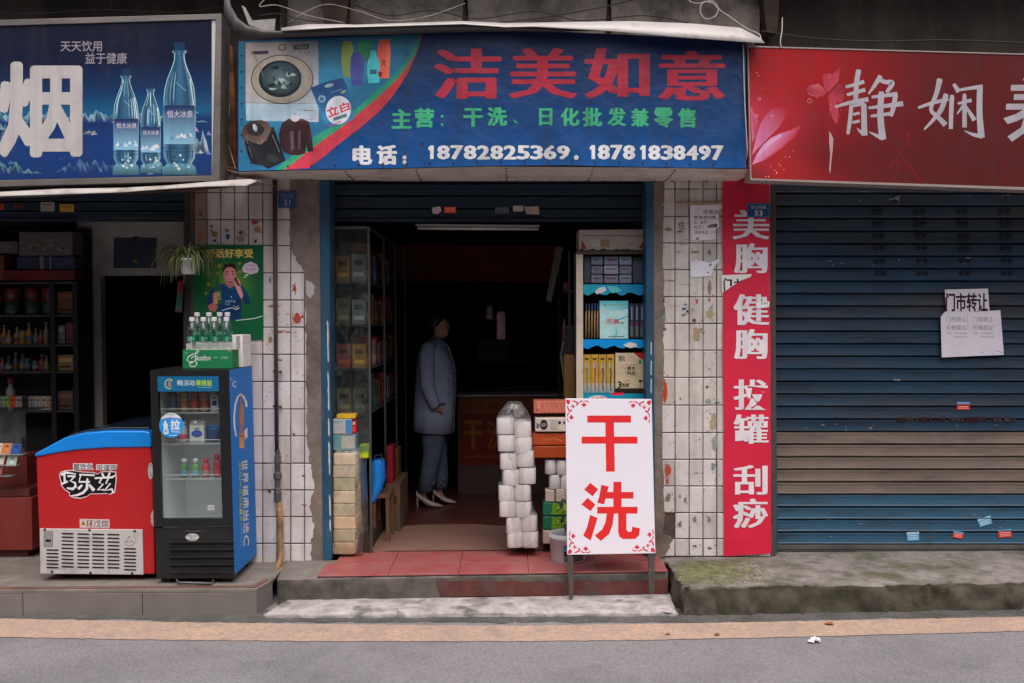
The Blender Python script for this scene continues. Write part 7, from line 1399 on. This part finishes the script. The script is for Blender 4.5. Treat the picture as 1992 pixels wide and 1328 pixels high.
for s_ in (-1, 1):
    f = [PW(862, 664, s_ * .06), PW(872, 676, s_ * .10), PW(881, 706, s_ * .115), PW(885, 724, s_ * .06), PW(876, 690, s_ * .035)]; g.prism(f, [q + Vector((.012, s_ * .004, 0)) for q in f])
g.build('lapel', M('coat_lapel', (.25, .29, .37), .9), cm)
g = MB(); q = [PW(874, 716 + k * 24, -.17 + k * .004) for k in range(3)]
for b_ in q: g.lathe(b_, [(.001, -.006), (.010, -.003), (.010, .003), (.001, .006)], 10)
g.build('button', M('coat_button', (.05, .05, .06), .4), cm)
g = MB(); g.loft([ringz(836, 866, 668, .085), ringz(834, 863, 660, .07), ringz(835, 862, 655, .064)], caps=False); o = g.build('collar', M('coat_collar', (.13, .15, .19), .9), cm, True); o.modifiers.new('thick', 'SOLIDIFY').thickness = .008
for dy, pts in [(-.20, [(840, 669), (833, 677), (830, 698), (831, 722), (832, 752), (841, 778), (848, 792)]), (.20, [(850, 672), (852, 700), (852, 752), (864, 788)])]:
    g = MB(); g.tube([PW(u, v, dy * ([.5, .8, .97, 1.02, 1.06, 1.08, 1.1][i] if len(pts) > 4 else [.6, .95, 1, 1.05][i])) for i, (u, v) in enumerate(pts)], ([.045, .066, .072, .066, .064, .053, .05] if len(pts) > 4 else [.05, .07, .062, .05]), 16); g.build('sleeve', coat, cm, True)
g = MB(); g.tube([PW(869, 672, -.09), PW(880, 705, -.13), PW(885, 760, -.13), PW(883, 838, -.12)], .006, 6); g.build('front_edge', M('coat_edge', (.09, .105, .14), .9), cm)
g = MB(); g.hexa([PW(846, 790, -.192), PW(866, 787, -.185), PW(866, 783, -.186), PW(846, 786, -.193)], [q + Vector((0, .02, 0)) for q in (PW(846, 790, -.192), PW(866, 787, -.185), PW(866, 783, -.186), PW(846, 786, -.193))]); g.build('pocket_flap', M('coat_edge', (1, 1, 1)), cm)
jn = M('dark_jeans', (.09, .12, .18), .9, var=.2, scale=20, bump=.2)
g = MB()
for dy, sec in [(-.09, [(818, 868, 815), (819, 867, 840), (823, 860, 880), (818, 850, 920), (811, 842, 955)]), (.09, [(826, 870, 815), (834, 870, 850), (840, 870, 880), (842, 872, 920), (842, 872, 948)])]:
    g.loft([ringz(a, b_, v, r_, 20, dy) for (a, b_, v), r_ in zip(sec, [.082, .085, .078, .075, .075])])
jo = g.build('jeans', jn, pw, True)
g = MB()
for k in range(26): q = PW(bn.uniform(828, 868), bn.uniform(925, 956), -.17 if k < 16 else .0); g.lathe(q, [(.002, 0), (.0035, .003), (.001, .005)], 6)
g.build('rhinestone', M('rhinestone', (.9, .9, .95), .15), jo)
sho = M('pale_shoe', (.52, .46, .40), .35, var=.06)
for (hu, hv), (tu, tv), dy in [((810, 968), (862, 991), -.09), ((841, 957), (888, 982), .09)]:
    hb_, tb_ = PW(hu, hv, dy), PW(tu, tv, dy); hb_.z = max(hb_.z, .07); hx = (tb_ - hb_); hx.z = 0; Ln = hx.length; hx.normalize(); g = MB(); RS = []
    zt_ = .004
    for t, hw, zb0, hh_ in [(0, .022, .085, .075), (.08, .031, .08, .07), (.25, .033, .055, .05), (.45, .036, .022, .05), (.62, .043, .006, .045), (.8, .032, .004, .034), (.93, .014, .004, .02), (1.0, .003, .005, .008)]:
        c = Vector((hb_.x, hb_.y, 0)) + hx * (t * Ln); sd = Vector((-hx.y, hx.x, 0)); RS.append([c + sd * (hw * math.cos(a)) + Vector((0, 0, zt_ + zb0 + hh_ * .5 + hh_ * .5 * math.sin(a))) for a in [2 * math.pi * k / 14 for k in range(14)]])
    g.loft(RS); so_ = g.build('shoe', sho, pw, True)
    c = Vector((hb_.x, hb_.y, 0)) + hx * .012; g = MB(); g.tube([c + Vector((0, 0, .1)), c + Vector((-.004, 0, .05)), c + Vector((.0, 0, .004))], [.014, .006, .005], 8); g.build('heel', sho, so_)
hair = M('black_hair', (.012, .010, .010), .45, var=.3, scale=40, stretch=(1, 1, .3))
g = MB(); hc_ = PW(853, 629); HR = []
for z, rx, ry, dx in [(-.085, .035, .05, -.062), (-.06, .048, .068, -.058), (-.042, .058, .077, -.052), (-.02, .075, .088, -.04), (.02, .095, .096, -.022), (.055, .095, .09, -.012), (.085, .07, .066, -.008), (.102, .03, .03, -.006)]: HR.append([hc_ + Vector((dx + (rx + .003 * math.sin(k * 2.7)) * math.cos(t) * (1 if math.cos(t) < 0 else .86), (ry + .003 * math.sin(k * 2.7)) * math.sin(t), z + .012 * math.cos(t) * (z < 0))) for k, t in [(k, 2 * math.pi * k / 34) for k in range(34)]])
g.loft(HR); ho = g.build('hair', hair, pw, True)
g = MB(); b0 = PW(835, 640); g.loft([[b0 + Vector((.042 * math.sin(a) * math.cos(t), .05 * math.sin(a) * math.sin(t), .042 * math.cos(a))) for t in [2 * math.pi * k / 14 for k in range(14)]] for a in [.1 + (math.pi - .2) * j / 7 for j in range(8)]]); g.build('bun', hair, ho, True)
g = MB(); q = PW(849, 651, -.082); g.loft([[q + Vector((.006 * math.sin(a) * math.cos(t), .006 * math.sin(a) * math.sin(t), .007 * math.cos(a))) for t in [2 * math.pi * k / 8 for k in range(8)]] for a in [.1, 1, 2, 3]]); g.build('earring', M('pearl', (.85, .82, .8), .15), pw, True)
g = MB(); q = PW(849, 640, -.078); g.loft([[q + Vector((.016 * s_ * math.cos(t), -.008 + .006 * math.sin(t), .028 * c_ + .0)) for t in [2 * math.pi * k / 10 for k in range(10)]] for s_, c_ in [(.3, 1), (.9, .6), (1, 0), (.7, -.6), (.3, -1)]]); g.build('ear', fl_, pw, True)
g = MB(); q = PW(870, 637, -.055); g.loft([[q + Vector((.010 * s_ * math.cos(t), .004 * math.sin(t), .006 * c_)) for t in [2 * math.pi * k / 8 for k in range(8)]] for s_, c_ in [(.2, 1), (1, 0), (.2, -1)]]); g.build('eye', M('eye_dark', (.03, .02, .02), .2), pw, True)
g = MB(); q = PW(873, 648, -.022); g.loft([[q + Vector((.008 * s_ * math.cos(t), .018 * math.sin(t), .006 * c_)) for t in [2 * math.pi * k / 8 for k in range(8)]] for s_, c_ in [(.2, 1), (1, 0), (.2, -1)]]); g.build('lips', M('lip_red', (.35, .09, .08), .4), pw, True)

# ------------------------------------------------------------------ inside the grocery shop
YS2 = 1.55
su = thing('shelf_unit', 'dark shelf unit filled with goods at the back of the grocery shop', 'shelf', tuple(W(60, 900, YS2)))
ux0, ux1 = W(-320, 700, YS2).x, W(152, 700, YS2).x; zq = lambda v: W(70, v, YS2).z
shv = (548, 612, 670, 722, 798)
for v in shv: MB().box(ux0, ux1 - .02, YS2, YS2 + .3, zq(v) - .018, zq(v)).build('shelf', M('left_shelf', (.07, .065, .06), .5), su)
g = MB()
for u in (105, 149, -180): x = W(u, 700, YS2).x; g.box(x - .025, x + .018, YS2 - .01, YS2 + .3, -.01, zq(548) + .002)
g.box(ux0, ux1, YS2 + .302, YS2 + .32, -.01, zq(440)); g.build('frame', M('left_frame', (.018, .015, .014), .6), su)
def lpack(lab, u0, v0, u1, v1, col, art=None, L=.17, dep=.22, nm='goods_box', cat='box', **k): return pack(nm, lab, cat, u0, v0, u1, v1, YS2 + .03, dep, col, L, art, **k)
lpack('long pale floral carton on top of the shelf unit in the grocery shop', 37, 450, 141, 497, (62, 57, 54), lambda p: ([p.ell(47 + k * 19, 483, 2, 3, (34, 28, 28), 8) for k in range(5)], [p.poly(blob(rs.uniform(40, 138), rs.uniform(462, 494), 5, 3, 8), (80, 70, 68)) for k in range(16)]))
lpack('short pale carton at the far left on top of the shelf unit', -40, 468, 34, 493, (52, 50, 48), lambda p: p.ell(10, 480, 14, 9, (64, 62, 60)))
lpack('navy patterned carton, wide left one under the pale floral carton', 32, 498, 76, 523, (30, 30, 44), lambda p: [p.line([(34 + k * 8, 514 + rs.uniform(-8, 4)), (44 + k * 8, 506 + rs.uniform(-4, 8))], 2, (46, 48, 66)) for k in range(5)])
lpack('white edged narrow navy carton between the two wide navy cartons', 77, 498, 101, 523, (28, 28, 40), lambda p: (p.rect(77, 498, 85, 523, (72, 70, 72)), p.rect(96, 498, 101, 523, (66, 64, 66))))
lpack('navy patterned carton, right one under the pale floral carton', 102, 498, 145, 523, (30, 32, 48), lambda p: [p.line([(106 + k * 8, 516 + rs.uniform(-8, 2)), (114 + k * 8, 506 + rs.uniform(-4, 6))], 2, (50, 54, 74)) for k in range(4)])
lpack('long dark red carton lying on the top shelf board in the grocery shop', 8, 524, 145, 546, (66, 12, 14), lambda p: p.line([(20, 532), (120, 533)], 2, (80, 26, 24)))
lpack('tall orange brown carton at the left end of the top shelf board', -38, 496, 7, 546, (70, 36, 18))
for i, u in enumerate((-22, 14, 54, 88)):
    lathe_thing('goods_jar', f"red and green jar, {['leftmost', 'second', 'third', 'fourth'][i]} in the upper shelf row", 'jar', (W(u, 611, YS2).x, YS2 + .1, zq(612) + .001), [('body', [(.06, 0), (.066, .008), (.066, .115)], M('jar_green', (.05, .11, .06), .3, var=.3, scale=20), True), ('lid', [(.0665, .116), (.0665, .235), (.06, .24)], M('jar_red', (.16, .03, .03), .35, var=.3, scale=20), True)], 'jars on the upper shelf of the grocery shop')
lpack('dull purple box at the right end of the upper shelf in the grocery shop', 91, 558, 103, 608, (50, 34, 42))
jr = random.Random(14); jn_ = ['far left', 'second', 'third', 'fourth', 'fifth', 'sixth', 'seventh', 'eighth', 'ninth', 'tenth', 'eleventh', 'rightmost']
for row, (v, vtp, hs) in enumerate([(670, 616, .17), (722, 676, .15)]):
    for i in range(12):
        u = -38 + i * 12.2 + jr.uniform(-1.5, 1.5); c = jr.choice([(78, 60, 48), (50, 54, 62), (96, 34, 32), (84, 80, 70), (34, 46, 48), (100, 74, 40), (60, 70, 50)]); f = jr.uniform(.7, 1.12); rb = jr.uniform(.8, 1.15); slim = jr.random() < .6
        nm = 'glass bottle' if slim else 'squat tin'
        body = [(.024 * rb, 0), (.027 * rb, .006), (.027 * rb, hs * .55 * f), (.011, hs * .75 * f), (.011, hs * .95 * f)] if slim else [(.026 * rb, 0), (.028 * rb, .004), (.028 * rb, hs * .6 * f), (.026 * rb, hs * .62 * f)]
        cap = [(.013, hs * .955 * f), (.013, hs * 1.05 * f)] if slim else [(.029 * rb, hs * .621 * f), (.029 * rb, hs * .68 * f)]
        lathe_thing('goods_bottle' if slim else 'goods_tin', f"dim {nm}, {jn_[i]} from the left end of the {['middle', 'lower middle'][row]} grocery shelf", 'bottle' if slim else 'tin', (W(u, v, YS2).x, YS2 + .06 + jr.uniform(0, .05), zq(v) + .001), [('body', body, M('db' + str(c), C(*c, .22)[:3], .25, var=.25), True), ('label', [(body[2][0] + .0005, hs * .15 * f), (body[2][0] + .0008, hs * .16 * f), (body[2][0] + .0008, hs * .4 * f), (body[2][0] + .0005, hs * .41 * f)], M('label_dull' + str(i % 4), [(.30, .26, .2), (.22, .05, .04), (.26, .2, .06), (.1, .14, .2)][i % 4], .5, var=.3, scale=30), True), ('cap', cap, M('cap_dull', (.25, .22, .2), .4), True)], f"small goods on the {['middle', 'lower middle'][row]} grocery shelf")
for u0, v0, u1, v1, c, lab in [(110, 566, 144, 611, (64, 40, 30), 'brown biscuit tin in the narrow bay of the grocery shelf unit, upper'), (112, 632, 126, 669, (70, 66, 60), 'grey packet in the narrow bay of the grocery shelf unit'), (128, 626, 143, 669, (60, 30, 30), 'dark red packet in the narrow bay of the grocery shelf unit'), (111, 690, 143, 721, (86, 70, 44), 'ochre box in the narrow bay of the grocery shelf unit'), (110, 760, 142, 797, (58, 44, 34), 'brown box in the narrow bay of the grocery shelf unit, lower')]:
    lpack(lab, u0, v0, u1, v1, c, lambda p, u0=u0, v0=v0, u1=u1, v1=v1, c=c: (p.rect(u0 + 3, v0 + 6, u1 - 3, v0 + 14, tuple(int(x * 1.4) for x in c)), p.rect(u0 + 5, v1 - 10, u1 - 6, v1 - 6, tuple(int(x * .6) for x in c))), L=.2)
cols_l = [((96, 92, 86), 'grey'), ((90, 110, 60), 'green'), ((130, 60, 36), 'orange'), ((100, 98, 92), 'pale'), ((40, 24, 20), 'dark'), ((96, 90, 88), 'silver'), ((110, 108, 100), 'white'), ((120, 110, 96), 'cream'), ((110, 96, 78), 'tan')]
for i, (c, cn_) in enumerate(cols_l):
    u0 = -6 + i * 12.3
    lpack(f"{cn_} cigarette carton standing on the lowest shelf of the grocery shop", u0, 771, u0 + 11, 797, c, lambda p, u0=u0, c=c: (p.rect(u0 + 2, 776, u0 + 9, 780, tuple(int(x * .6) for x in c)), p.rect(u0 + 4, 784, u0 + 7, 795, tuple(int(x * .75) for x in c))), L=.24, dep=.08, nm='cigarette_carton', cat='carton', bev=.002)
lathe_thing('spray_bottle', 'white and red spray bottle standing behind the cigarette cartons', 'bottle', (W(21, 771, YS2 + .16).x, YS2 + .16, zq(798) + .001), [('body', [(.04, 0), (.045, .01), (.04, .16), (.02, .20), (.018, .23)], M('sb', (.35, .30, .28), .4), True), ('cap', [(.026, .231), (.03, .25), (.022, .29)], M('sbr', (.4, .05, .07), .4), True)])
# wall poster, red counter with brochures
r_ = thing('wall_poster', 'framed blue poster on the cream wall above the dark inner doorway', 'poster', tuple(W(260, 522, 1.88)))
g = MB(); g.rect(221, 463, 303, 521, 1.885, .012); g.build('frame', M('poster_frame', (.05, .05, .055), .5), r_); p = Print(onY(1.885), .24, base=.002); p.poly([(224, 467), (300, 467), (300, 518), (224, 518)], [(40, 46, 56), (38, 44, 54), (46, 52, 60), (48, 54, 62)]); p.ell(263, 508, 6, 4, (80, 84, 50), 8); p.rect(258, 460, 268, 468, (50, 34, 32)); p.build('artwork', printm, r_)
YO = .15; rc_ = thing('glass_counter', 'dark red shop counter with glass case on top with a leaflet rack', 'counter', tuple(W(-20, 1080, YO)))
g = MB(); x1 = W(62, 1000, YO).x; g.box(-4.9, x1, YO, YO + .55, ZP + .06, W(20, 968, YO).z); g.build('body', M('counter_red', (.20, .028, .022), .4, var=.15, scale=5), rc_, bevel=.005)
g = MB(); g.box(-4.9, x1 - .03, YO + .03, YO + .55, W(20, 967, YO).z, W(20, 960, YO).z + .03); g.box(-4.9, x1 - .06, YO + .05, YO + .5, ZP + .002, ZP + .059); g.build('ledge', M('counter_ledge', (.10, .02, .016), .5), rc_)
xg = W(52, 900, YO + .15).x; zg0, zg1 = W(20, 960, YO).z + .032, W(30, 802, YO + .15).z
g = MB(); g.box(-4.9, xg, YO + .15, YO + .5, zg0, zg0 + .22); g.build('case_front', M('case_red', (.13, .018, .015), .4), rc_)
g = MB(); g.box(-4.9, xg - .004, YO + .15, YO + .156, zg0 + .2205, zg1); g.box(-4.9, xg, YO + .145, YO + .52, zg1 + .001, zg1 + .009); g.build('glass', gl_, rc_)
for (u0, v0, w_, h, c, lab), in zip([(-8, 864, 14, 22, (190, 176, 160), 'cream leaflet at the left of the top row on the counter rack')], ): pass
lf = [(-10, 862, (186, 172, 158), 'cream leaflet, left end of the top row in the counter rack'), (6, 862, (178, 118, 78), 'orange leaflet, top row of the counter rack'), (24, 863, (46, 84, 140), 'blue leaflet, right end of the top row in the counter rack'), (-8, 883, (188, 184, 170), 'pale green and cream leaflet, left of the middle row in the counter rack'), (16, 886, (150, 168, 160), 'mint leaflet, right of the middle row in the counter rack'), (-12, 903, (150, 96, 92), 'brown pink leaflet, bottom row of the counter rack')]
rk = thing('leaflet_rack', 'small clear rack holding leaflets on the front of the red counter', 'rack', tuple(W(10, 925, YO - .1)))
for v in (884, 905, 926): a, b_ = W(-16, v, YO - .09), W(44 - (v - 884) * .55, v, YO - .09); MB().box(a.x, b_.x, YO - .095, YO - .002, a.z - .004, a.z).build('tray', M('rack_grey', (.3, .3, .3), .3), rk)
for i, (u0, v0, c, lab) in enumerate(lf):
    Yl = YO - .055 + .0 * i; w_ = 17; f = [(u0, v0), (u0 + w_ + 2, v0), (u0 + w_ - 3, v0 + 21), (u0 - 5, v0 + 21)]
    r_ = thing('leaflet', lab, 'leaflet', tuple(W(u0 + 8, v0 + 21, Yl))); yf_ = Yl - .004 * i
    g = MB(); g.slab(f, yf_, .003); g.build('paper', M('lf' + str(c), C(*c, .6)[:3], .7, var=.08), r_); p = Print(onY(yf_), .6); p.rect(u0 + 4, v0 + 4, u0 + 12, v0 + 7, tuple(int(x * .7) for x in c)); p.ell(u0 + 7, v0 + 13, 4, 3.5, tuple(min(255, int(x * 1.15)) for x in c)); p.build('print', printm, r_)
r_ = thing('door_post', 'dark brown post standing at the right edge of the grocery opening', 'post', tuple(W(368, 1085, .05))); g = MB(); g.slab([(357, 360), (377.5, 360), (377.5, 1086), (357, 1086)], .06, .1); g.build('post', M('post_brown', (.035, .025, .022), .7, var=.3), r_); g = MB(); g.tube([W(364, 366, .03), W(366, 430, .03), W(371, 470, .03)], .008, 6); g.build('bracket', rust, r_)
r_ = thing('hanging_towel', 'faded red and green cloth hanging at the post under the spider plant', 'cloth', tuple(W(350, 610, .02)))
g = MB(); vs = []
for j in range(10):
    v = 546 + j * 6.8
    for k in range(5): q = W(346 + k * 2.6 - j * .5 + (k - 2) * j * .12, v, .03); q.y += .012 * math.sin(k * 2.2 + j * .3); vs.append(q)
cc = [((.20, .03, .03, 1) if j < 4 else ((.03, .10, .06, 1) if j < 8 else (.10, .09, .10, 1))) for j in range(10) for k in range(5)]
g.add(vs, [(j * 5 + k, (j + 1) * 5 + k, (j + 1) * 5 + k + 1, j * 5 + k + 1) for j in range(9) for k in range(4)], 0, cc); o = g.build('cloth', MC('faded_cloth', .9, .3, .2, 14), r_, True); o.modifiers.new('thick', 'SOLIDIFY').thickness = .003

# ------------------------------------------------------------------ awning strip, cables, litter
aw = thing('awning', 'torn pale awning strip with curled end over the grocery opening', 'awning', tuple(W(350, 380, -.3)))
g = MB(); T_ = [(-420, 384), (0, 374), (120, 368), (240, 366), (330, 361), (400, 355), (450, 351), (486, 349), (500, 352)]; B_ = [(-420, 396), (0, 382), (120, 378), (240, 374), (330, 367), (400, 363), (450, 362), (478, 362), (488, 358)]
vs = []
for i, ((a, b_), (c, d_)) in enumerate(zip(T_, B_)): q, w_ = W(a, b_, -.60), W(c, d_, -.655); vs += [q + Vector((0, .5, .03)), q, q.lerp(w_, .5) + Vector((0, .004 * math.sin(i * 1.7), 0)), w_]
g.add(vs, [(i * 4 + k, (i + 1) * 4 + k, (i + 1) * 4 + k + 1, i * 4 + k + 1) for i in range(len(T_) - 1) for k in range(3)]); o = g.build('sheet', M('awning_sheet', (.50, .46, .43), .7, var=.1, scale=6, bump=.2, dirt=[((.16, .11, .085), 4, .48, .68, .8)]), aw, True); o.modifiers.new('thick', 'SOLIDIFY').thickness = .004
g = MB(); g.tube([W(-420, 389, -.3), W(360, 370, -.3), W(500, 354, -.25)], .012, 8); g.build('rail', rust, aw)
def cable(lab, pts, r_, mt, n=8):
    P = [W(*q) for q in pts]; out = []
    for i in range(len(P) - 1):                 # smooth curve through the points
        p0, p1, p2, p3 = P[max(i - 1, 0)], P[i], P[i + 1], P[min(i + 2, len(P) - 1)]
        for k in range(n):
            t = k / n; out.append(.5 * ((2 * p1) + (p2 - p0) * t + (2 * p0 - 5 * p1 + 4 * p2 - p3) * t * t + (3 * p1 - p0 - 3 * p2 + p3) * t ** 3))
    out.append(P[-1]); g = MB(); g.tube(out, r_, 6); tag(g.build('cable', mt, None, True), lab, 'cable')
cable('thin dark cable sagging from upper right down across the wall above the banner', [(700, 46, -.2), (760, 49, -.2), (860, 48, -.2), (985, 42, -.2), (1080, 30, -.2), (1180, 12, -.2), (1260, -8, -.2)], .004, wire_d)
cable('pale cable tied in a loop above the right end of the banner', [(1335, -6, -.25), (1345, 4, -.25), (1362, 6, -.25), (1385, 2, -.25), (1397, 16, -.25), (1390, 32, -.25), (1372, 36, -.25), (1362, 22, -.25), (1368, 4, -.25), (1386, 6, -.25), (1399, 18, -.25), (1425, 36, -.27), (1452, 55, -.3), (1476, 66, -.35), (1480, 76, -.4)], .0042, wire_m)
cable('pale thin cable running down the gap between the blue banner and the red sign', [(1446, 86, -.57), (1448, 180, -.575), (1452, 260, -.58), (1453, 300, -.56), (1444, 326, -.4), (1420, 343, -.2), (1370, 365, -.06), (1330, 382, -.04), (1288, 398, -.03)], .0036, wire_m)
cable('tangled pale cable hanging down the gap beside the blue light box sign', [(438, 60, -.2), (436, 140, -.25), (446, 210, -.25), (440, 260, -.28), (450, 300, -.3), (462, 335, -.35), (480, 346, -.4)], .0034, wire_m)
cable('dark cable crossing the upper wall left of the brown post', [(505, 30, -.3), (540, 26, -.25), (580, 36, -.2), (622, 42, -.18), (680, 40, -.18)], .003, wire_d)
cable('pale thin cable slanting over the upper left wall', [(520, -6, -.3), (505, 12, -.3), (540, 10, -.28), (600, 30, -.22), (670, 44, -.2)], .003, wire_m)
cable('short pale cable hanging over the top edge of the red sign', [(1522, 34, -.45), (1521, 60, -.5), (1518, 80, -.53), (1520, 92, -.535)], .003, wire_m)
cable('thin black cable drooping twice across the concrete above the banner middle', [(690, 10, -.15), (760, 30, -.15), (840, 20, -.15), (930, 36, -.15), (1040, 22, -.15), (1130, 40, -.15), (1250, 30, -.15), (1340, 44, -.2)], .0036, wire_d)
cable('fine pale cable looping upward behind the brown post above the banner', [(560, 44, -.2), (600, 20, -.2), (640, 8, -.2), (700, 22, -.2), (760, 40, -.2), (830, 32, -.2), (905, 6, -.2)], .0028, wire_m)
cable('thick dark cable bundle crossing the dark wall above the red sign', [(1480, 60, -.15), (1580, 74, -.15), (1700, 80, -.15), (1850, 78, -.15), (2010, 84, -.15)], .006, wire_d)
cable('thin grey cable along the dark wall above the blue light box sign', [(-60, 20, -.1), (60, 26, -.1), (200, 18, -.1), (330, 24, -.1), (440, 12, -.1)], .003, wire_d)
g = MB(); cp_ = W(432, 318, -.25); g.lathe(cp_ - Vector((0, 0, .03)), [(.01, 0), (.04, .015), (.05, .04), (.035, .07), (.01, .085)], 14); tag(g.build('plastic_cap', M('orange_plastic', (.42, .08, .03), .5), None, True), 'small orange plastic cap wedged in the gap beside the blue light box sign', 'cap')
g = MB(); g.slab([(430, 70), (452, 90), (462, 330), (428, 340)], -.05, .03); tag(g.build('rusty_panel', M('rust_brown_panel', (.26, .10, .045), .85, var=.4, scale=6, bump=.4, dirt=[((.02, .014, .012), 4, .45, .62, .9)]), None), 'rusty brown panel in the gap between the light box sign and the banner', 'panel')
g = MB(); c = WZ(1584, 1249, ZR); lr = random.Random(6)
for k in range(7): q = c + Vector((lr.uniform(-.028, .028), lr.uniform(-.03, .03), .008)); a = lr.uniform(0, 3); dx_, dy_ = math.cos(a) * .026, math.sin(a) * .026; g.add([q + Vector((-dx_, -dy_, lr.uniform(0, .01))), q + Vector((dy_, -dx_, lr.uniform(.004, .02))), q + Vector((dx_, dy_, lr.uniform(0, .012))), q + Vector((-dy_, dx_, lr.uniform(.004, .018)))], [(0, 1, 2, 3)])
o = g.build('crumpled_tissue', M('litter_white', (.75, .74, .76), .9)); tag(o, 'small crumpled white tissue lying on the grey road', 'litter'); o.modifiers.new('thick', 'SOLIDIFY').thickness = .001
def leaf_litter(u, v, lab, col, s_=.03):
    c = WZ(u, v, ZR); c.z += .008; g = MB(); a = lr.uniform(-.5, .5); ex, ey = Vector((math.cos(a), math.sin(a), 0)) * s_, Vector((-math.sin(a), math.cos(a), 0)) * s_ * .8
    g.add([c - ex, c - ex * .4 - ey + Vector((0, 0, .006)), c + ex * .5 - ey * .7 + Vector((0, 0, .008)), c + ex, c + ex * .5 + ey * .7 + Vector((0, 0, .01)), c - ex * .4 + ey + Vector((0, 0, .004)), c + Vector((0, 0, .001)), c + ex * 1.6, ], [(0, 1, 6), (1, 2, 6), (2, 3, 6), (3, 4, 6), (4, 5, 6), (5, 0, 6), (3, 7, 6)])
    o = g.build('fallen_leaf', M('leaf' + str(col), col, .8)); tag(o, lab, 'leaf'); o.modifiers.new('thick', 'SOLIDIFY').thickness = .0008
leaf_litter(1613, 1216, 'orange brown dry leaf on the painted road line below the closed shutter', (.34, .12, .035)); leaf_litter(1395, 1237, 'dull brown dry leaf on the painted road line near the middle', (.26, .12, .06), .02); leaf_litter(1299, 1236, 'small ochre dry leaf on the painted road line below the standing board', (.32, .16, .06), .016)
g = MB()                                         # loose grit by the kerb
for k in range(260):
    u, v = lr.uniform(440, 1990), lr.uniform(1193, 1212); q = WZ(u, v, ZR); s_ = lr.uniform(.002, .006); g.add([q + Vector((-s_, -s_, 0)), q + Vector((s_, -s_, 0)), q + Vector((s_, s_, 0)), q + Vector((-s_, s_, 0)), q + Vector((0, 0, s_ * 1.2))], [(0, 1, 4), (1, 2, 4), (2, 3, 4), (3, 0, 4)], 0, lr.choice([(.4, .38, .37, 1), (.2, .19, .18, 1), (.1, .09, .085, 1)]))
tag(g.build('grit', MC('grit', .9, .2)), kind='stuff')
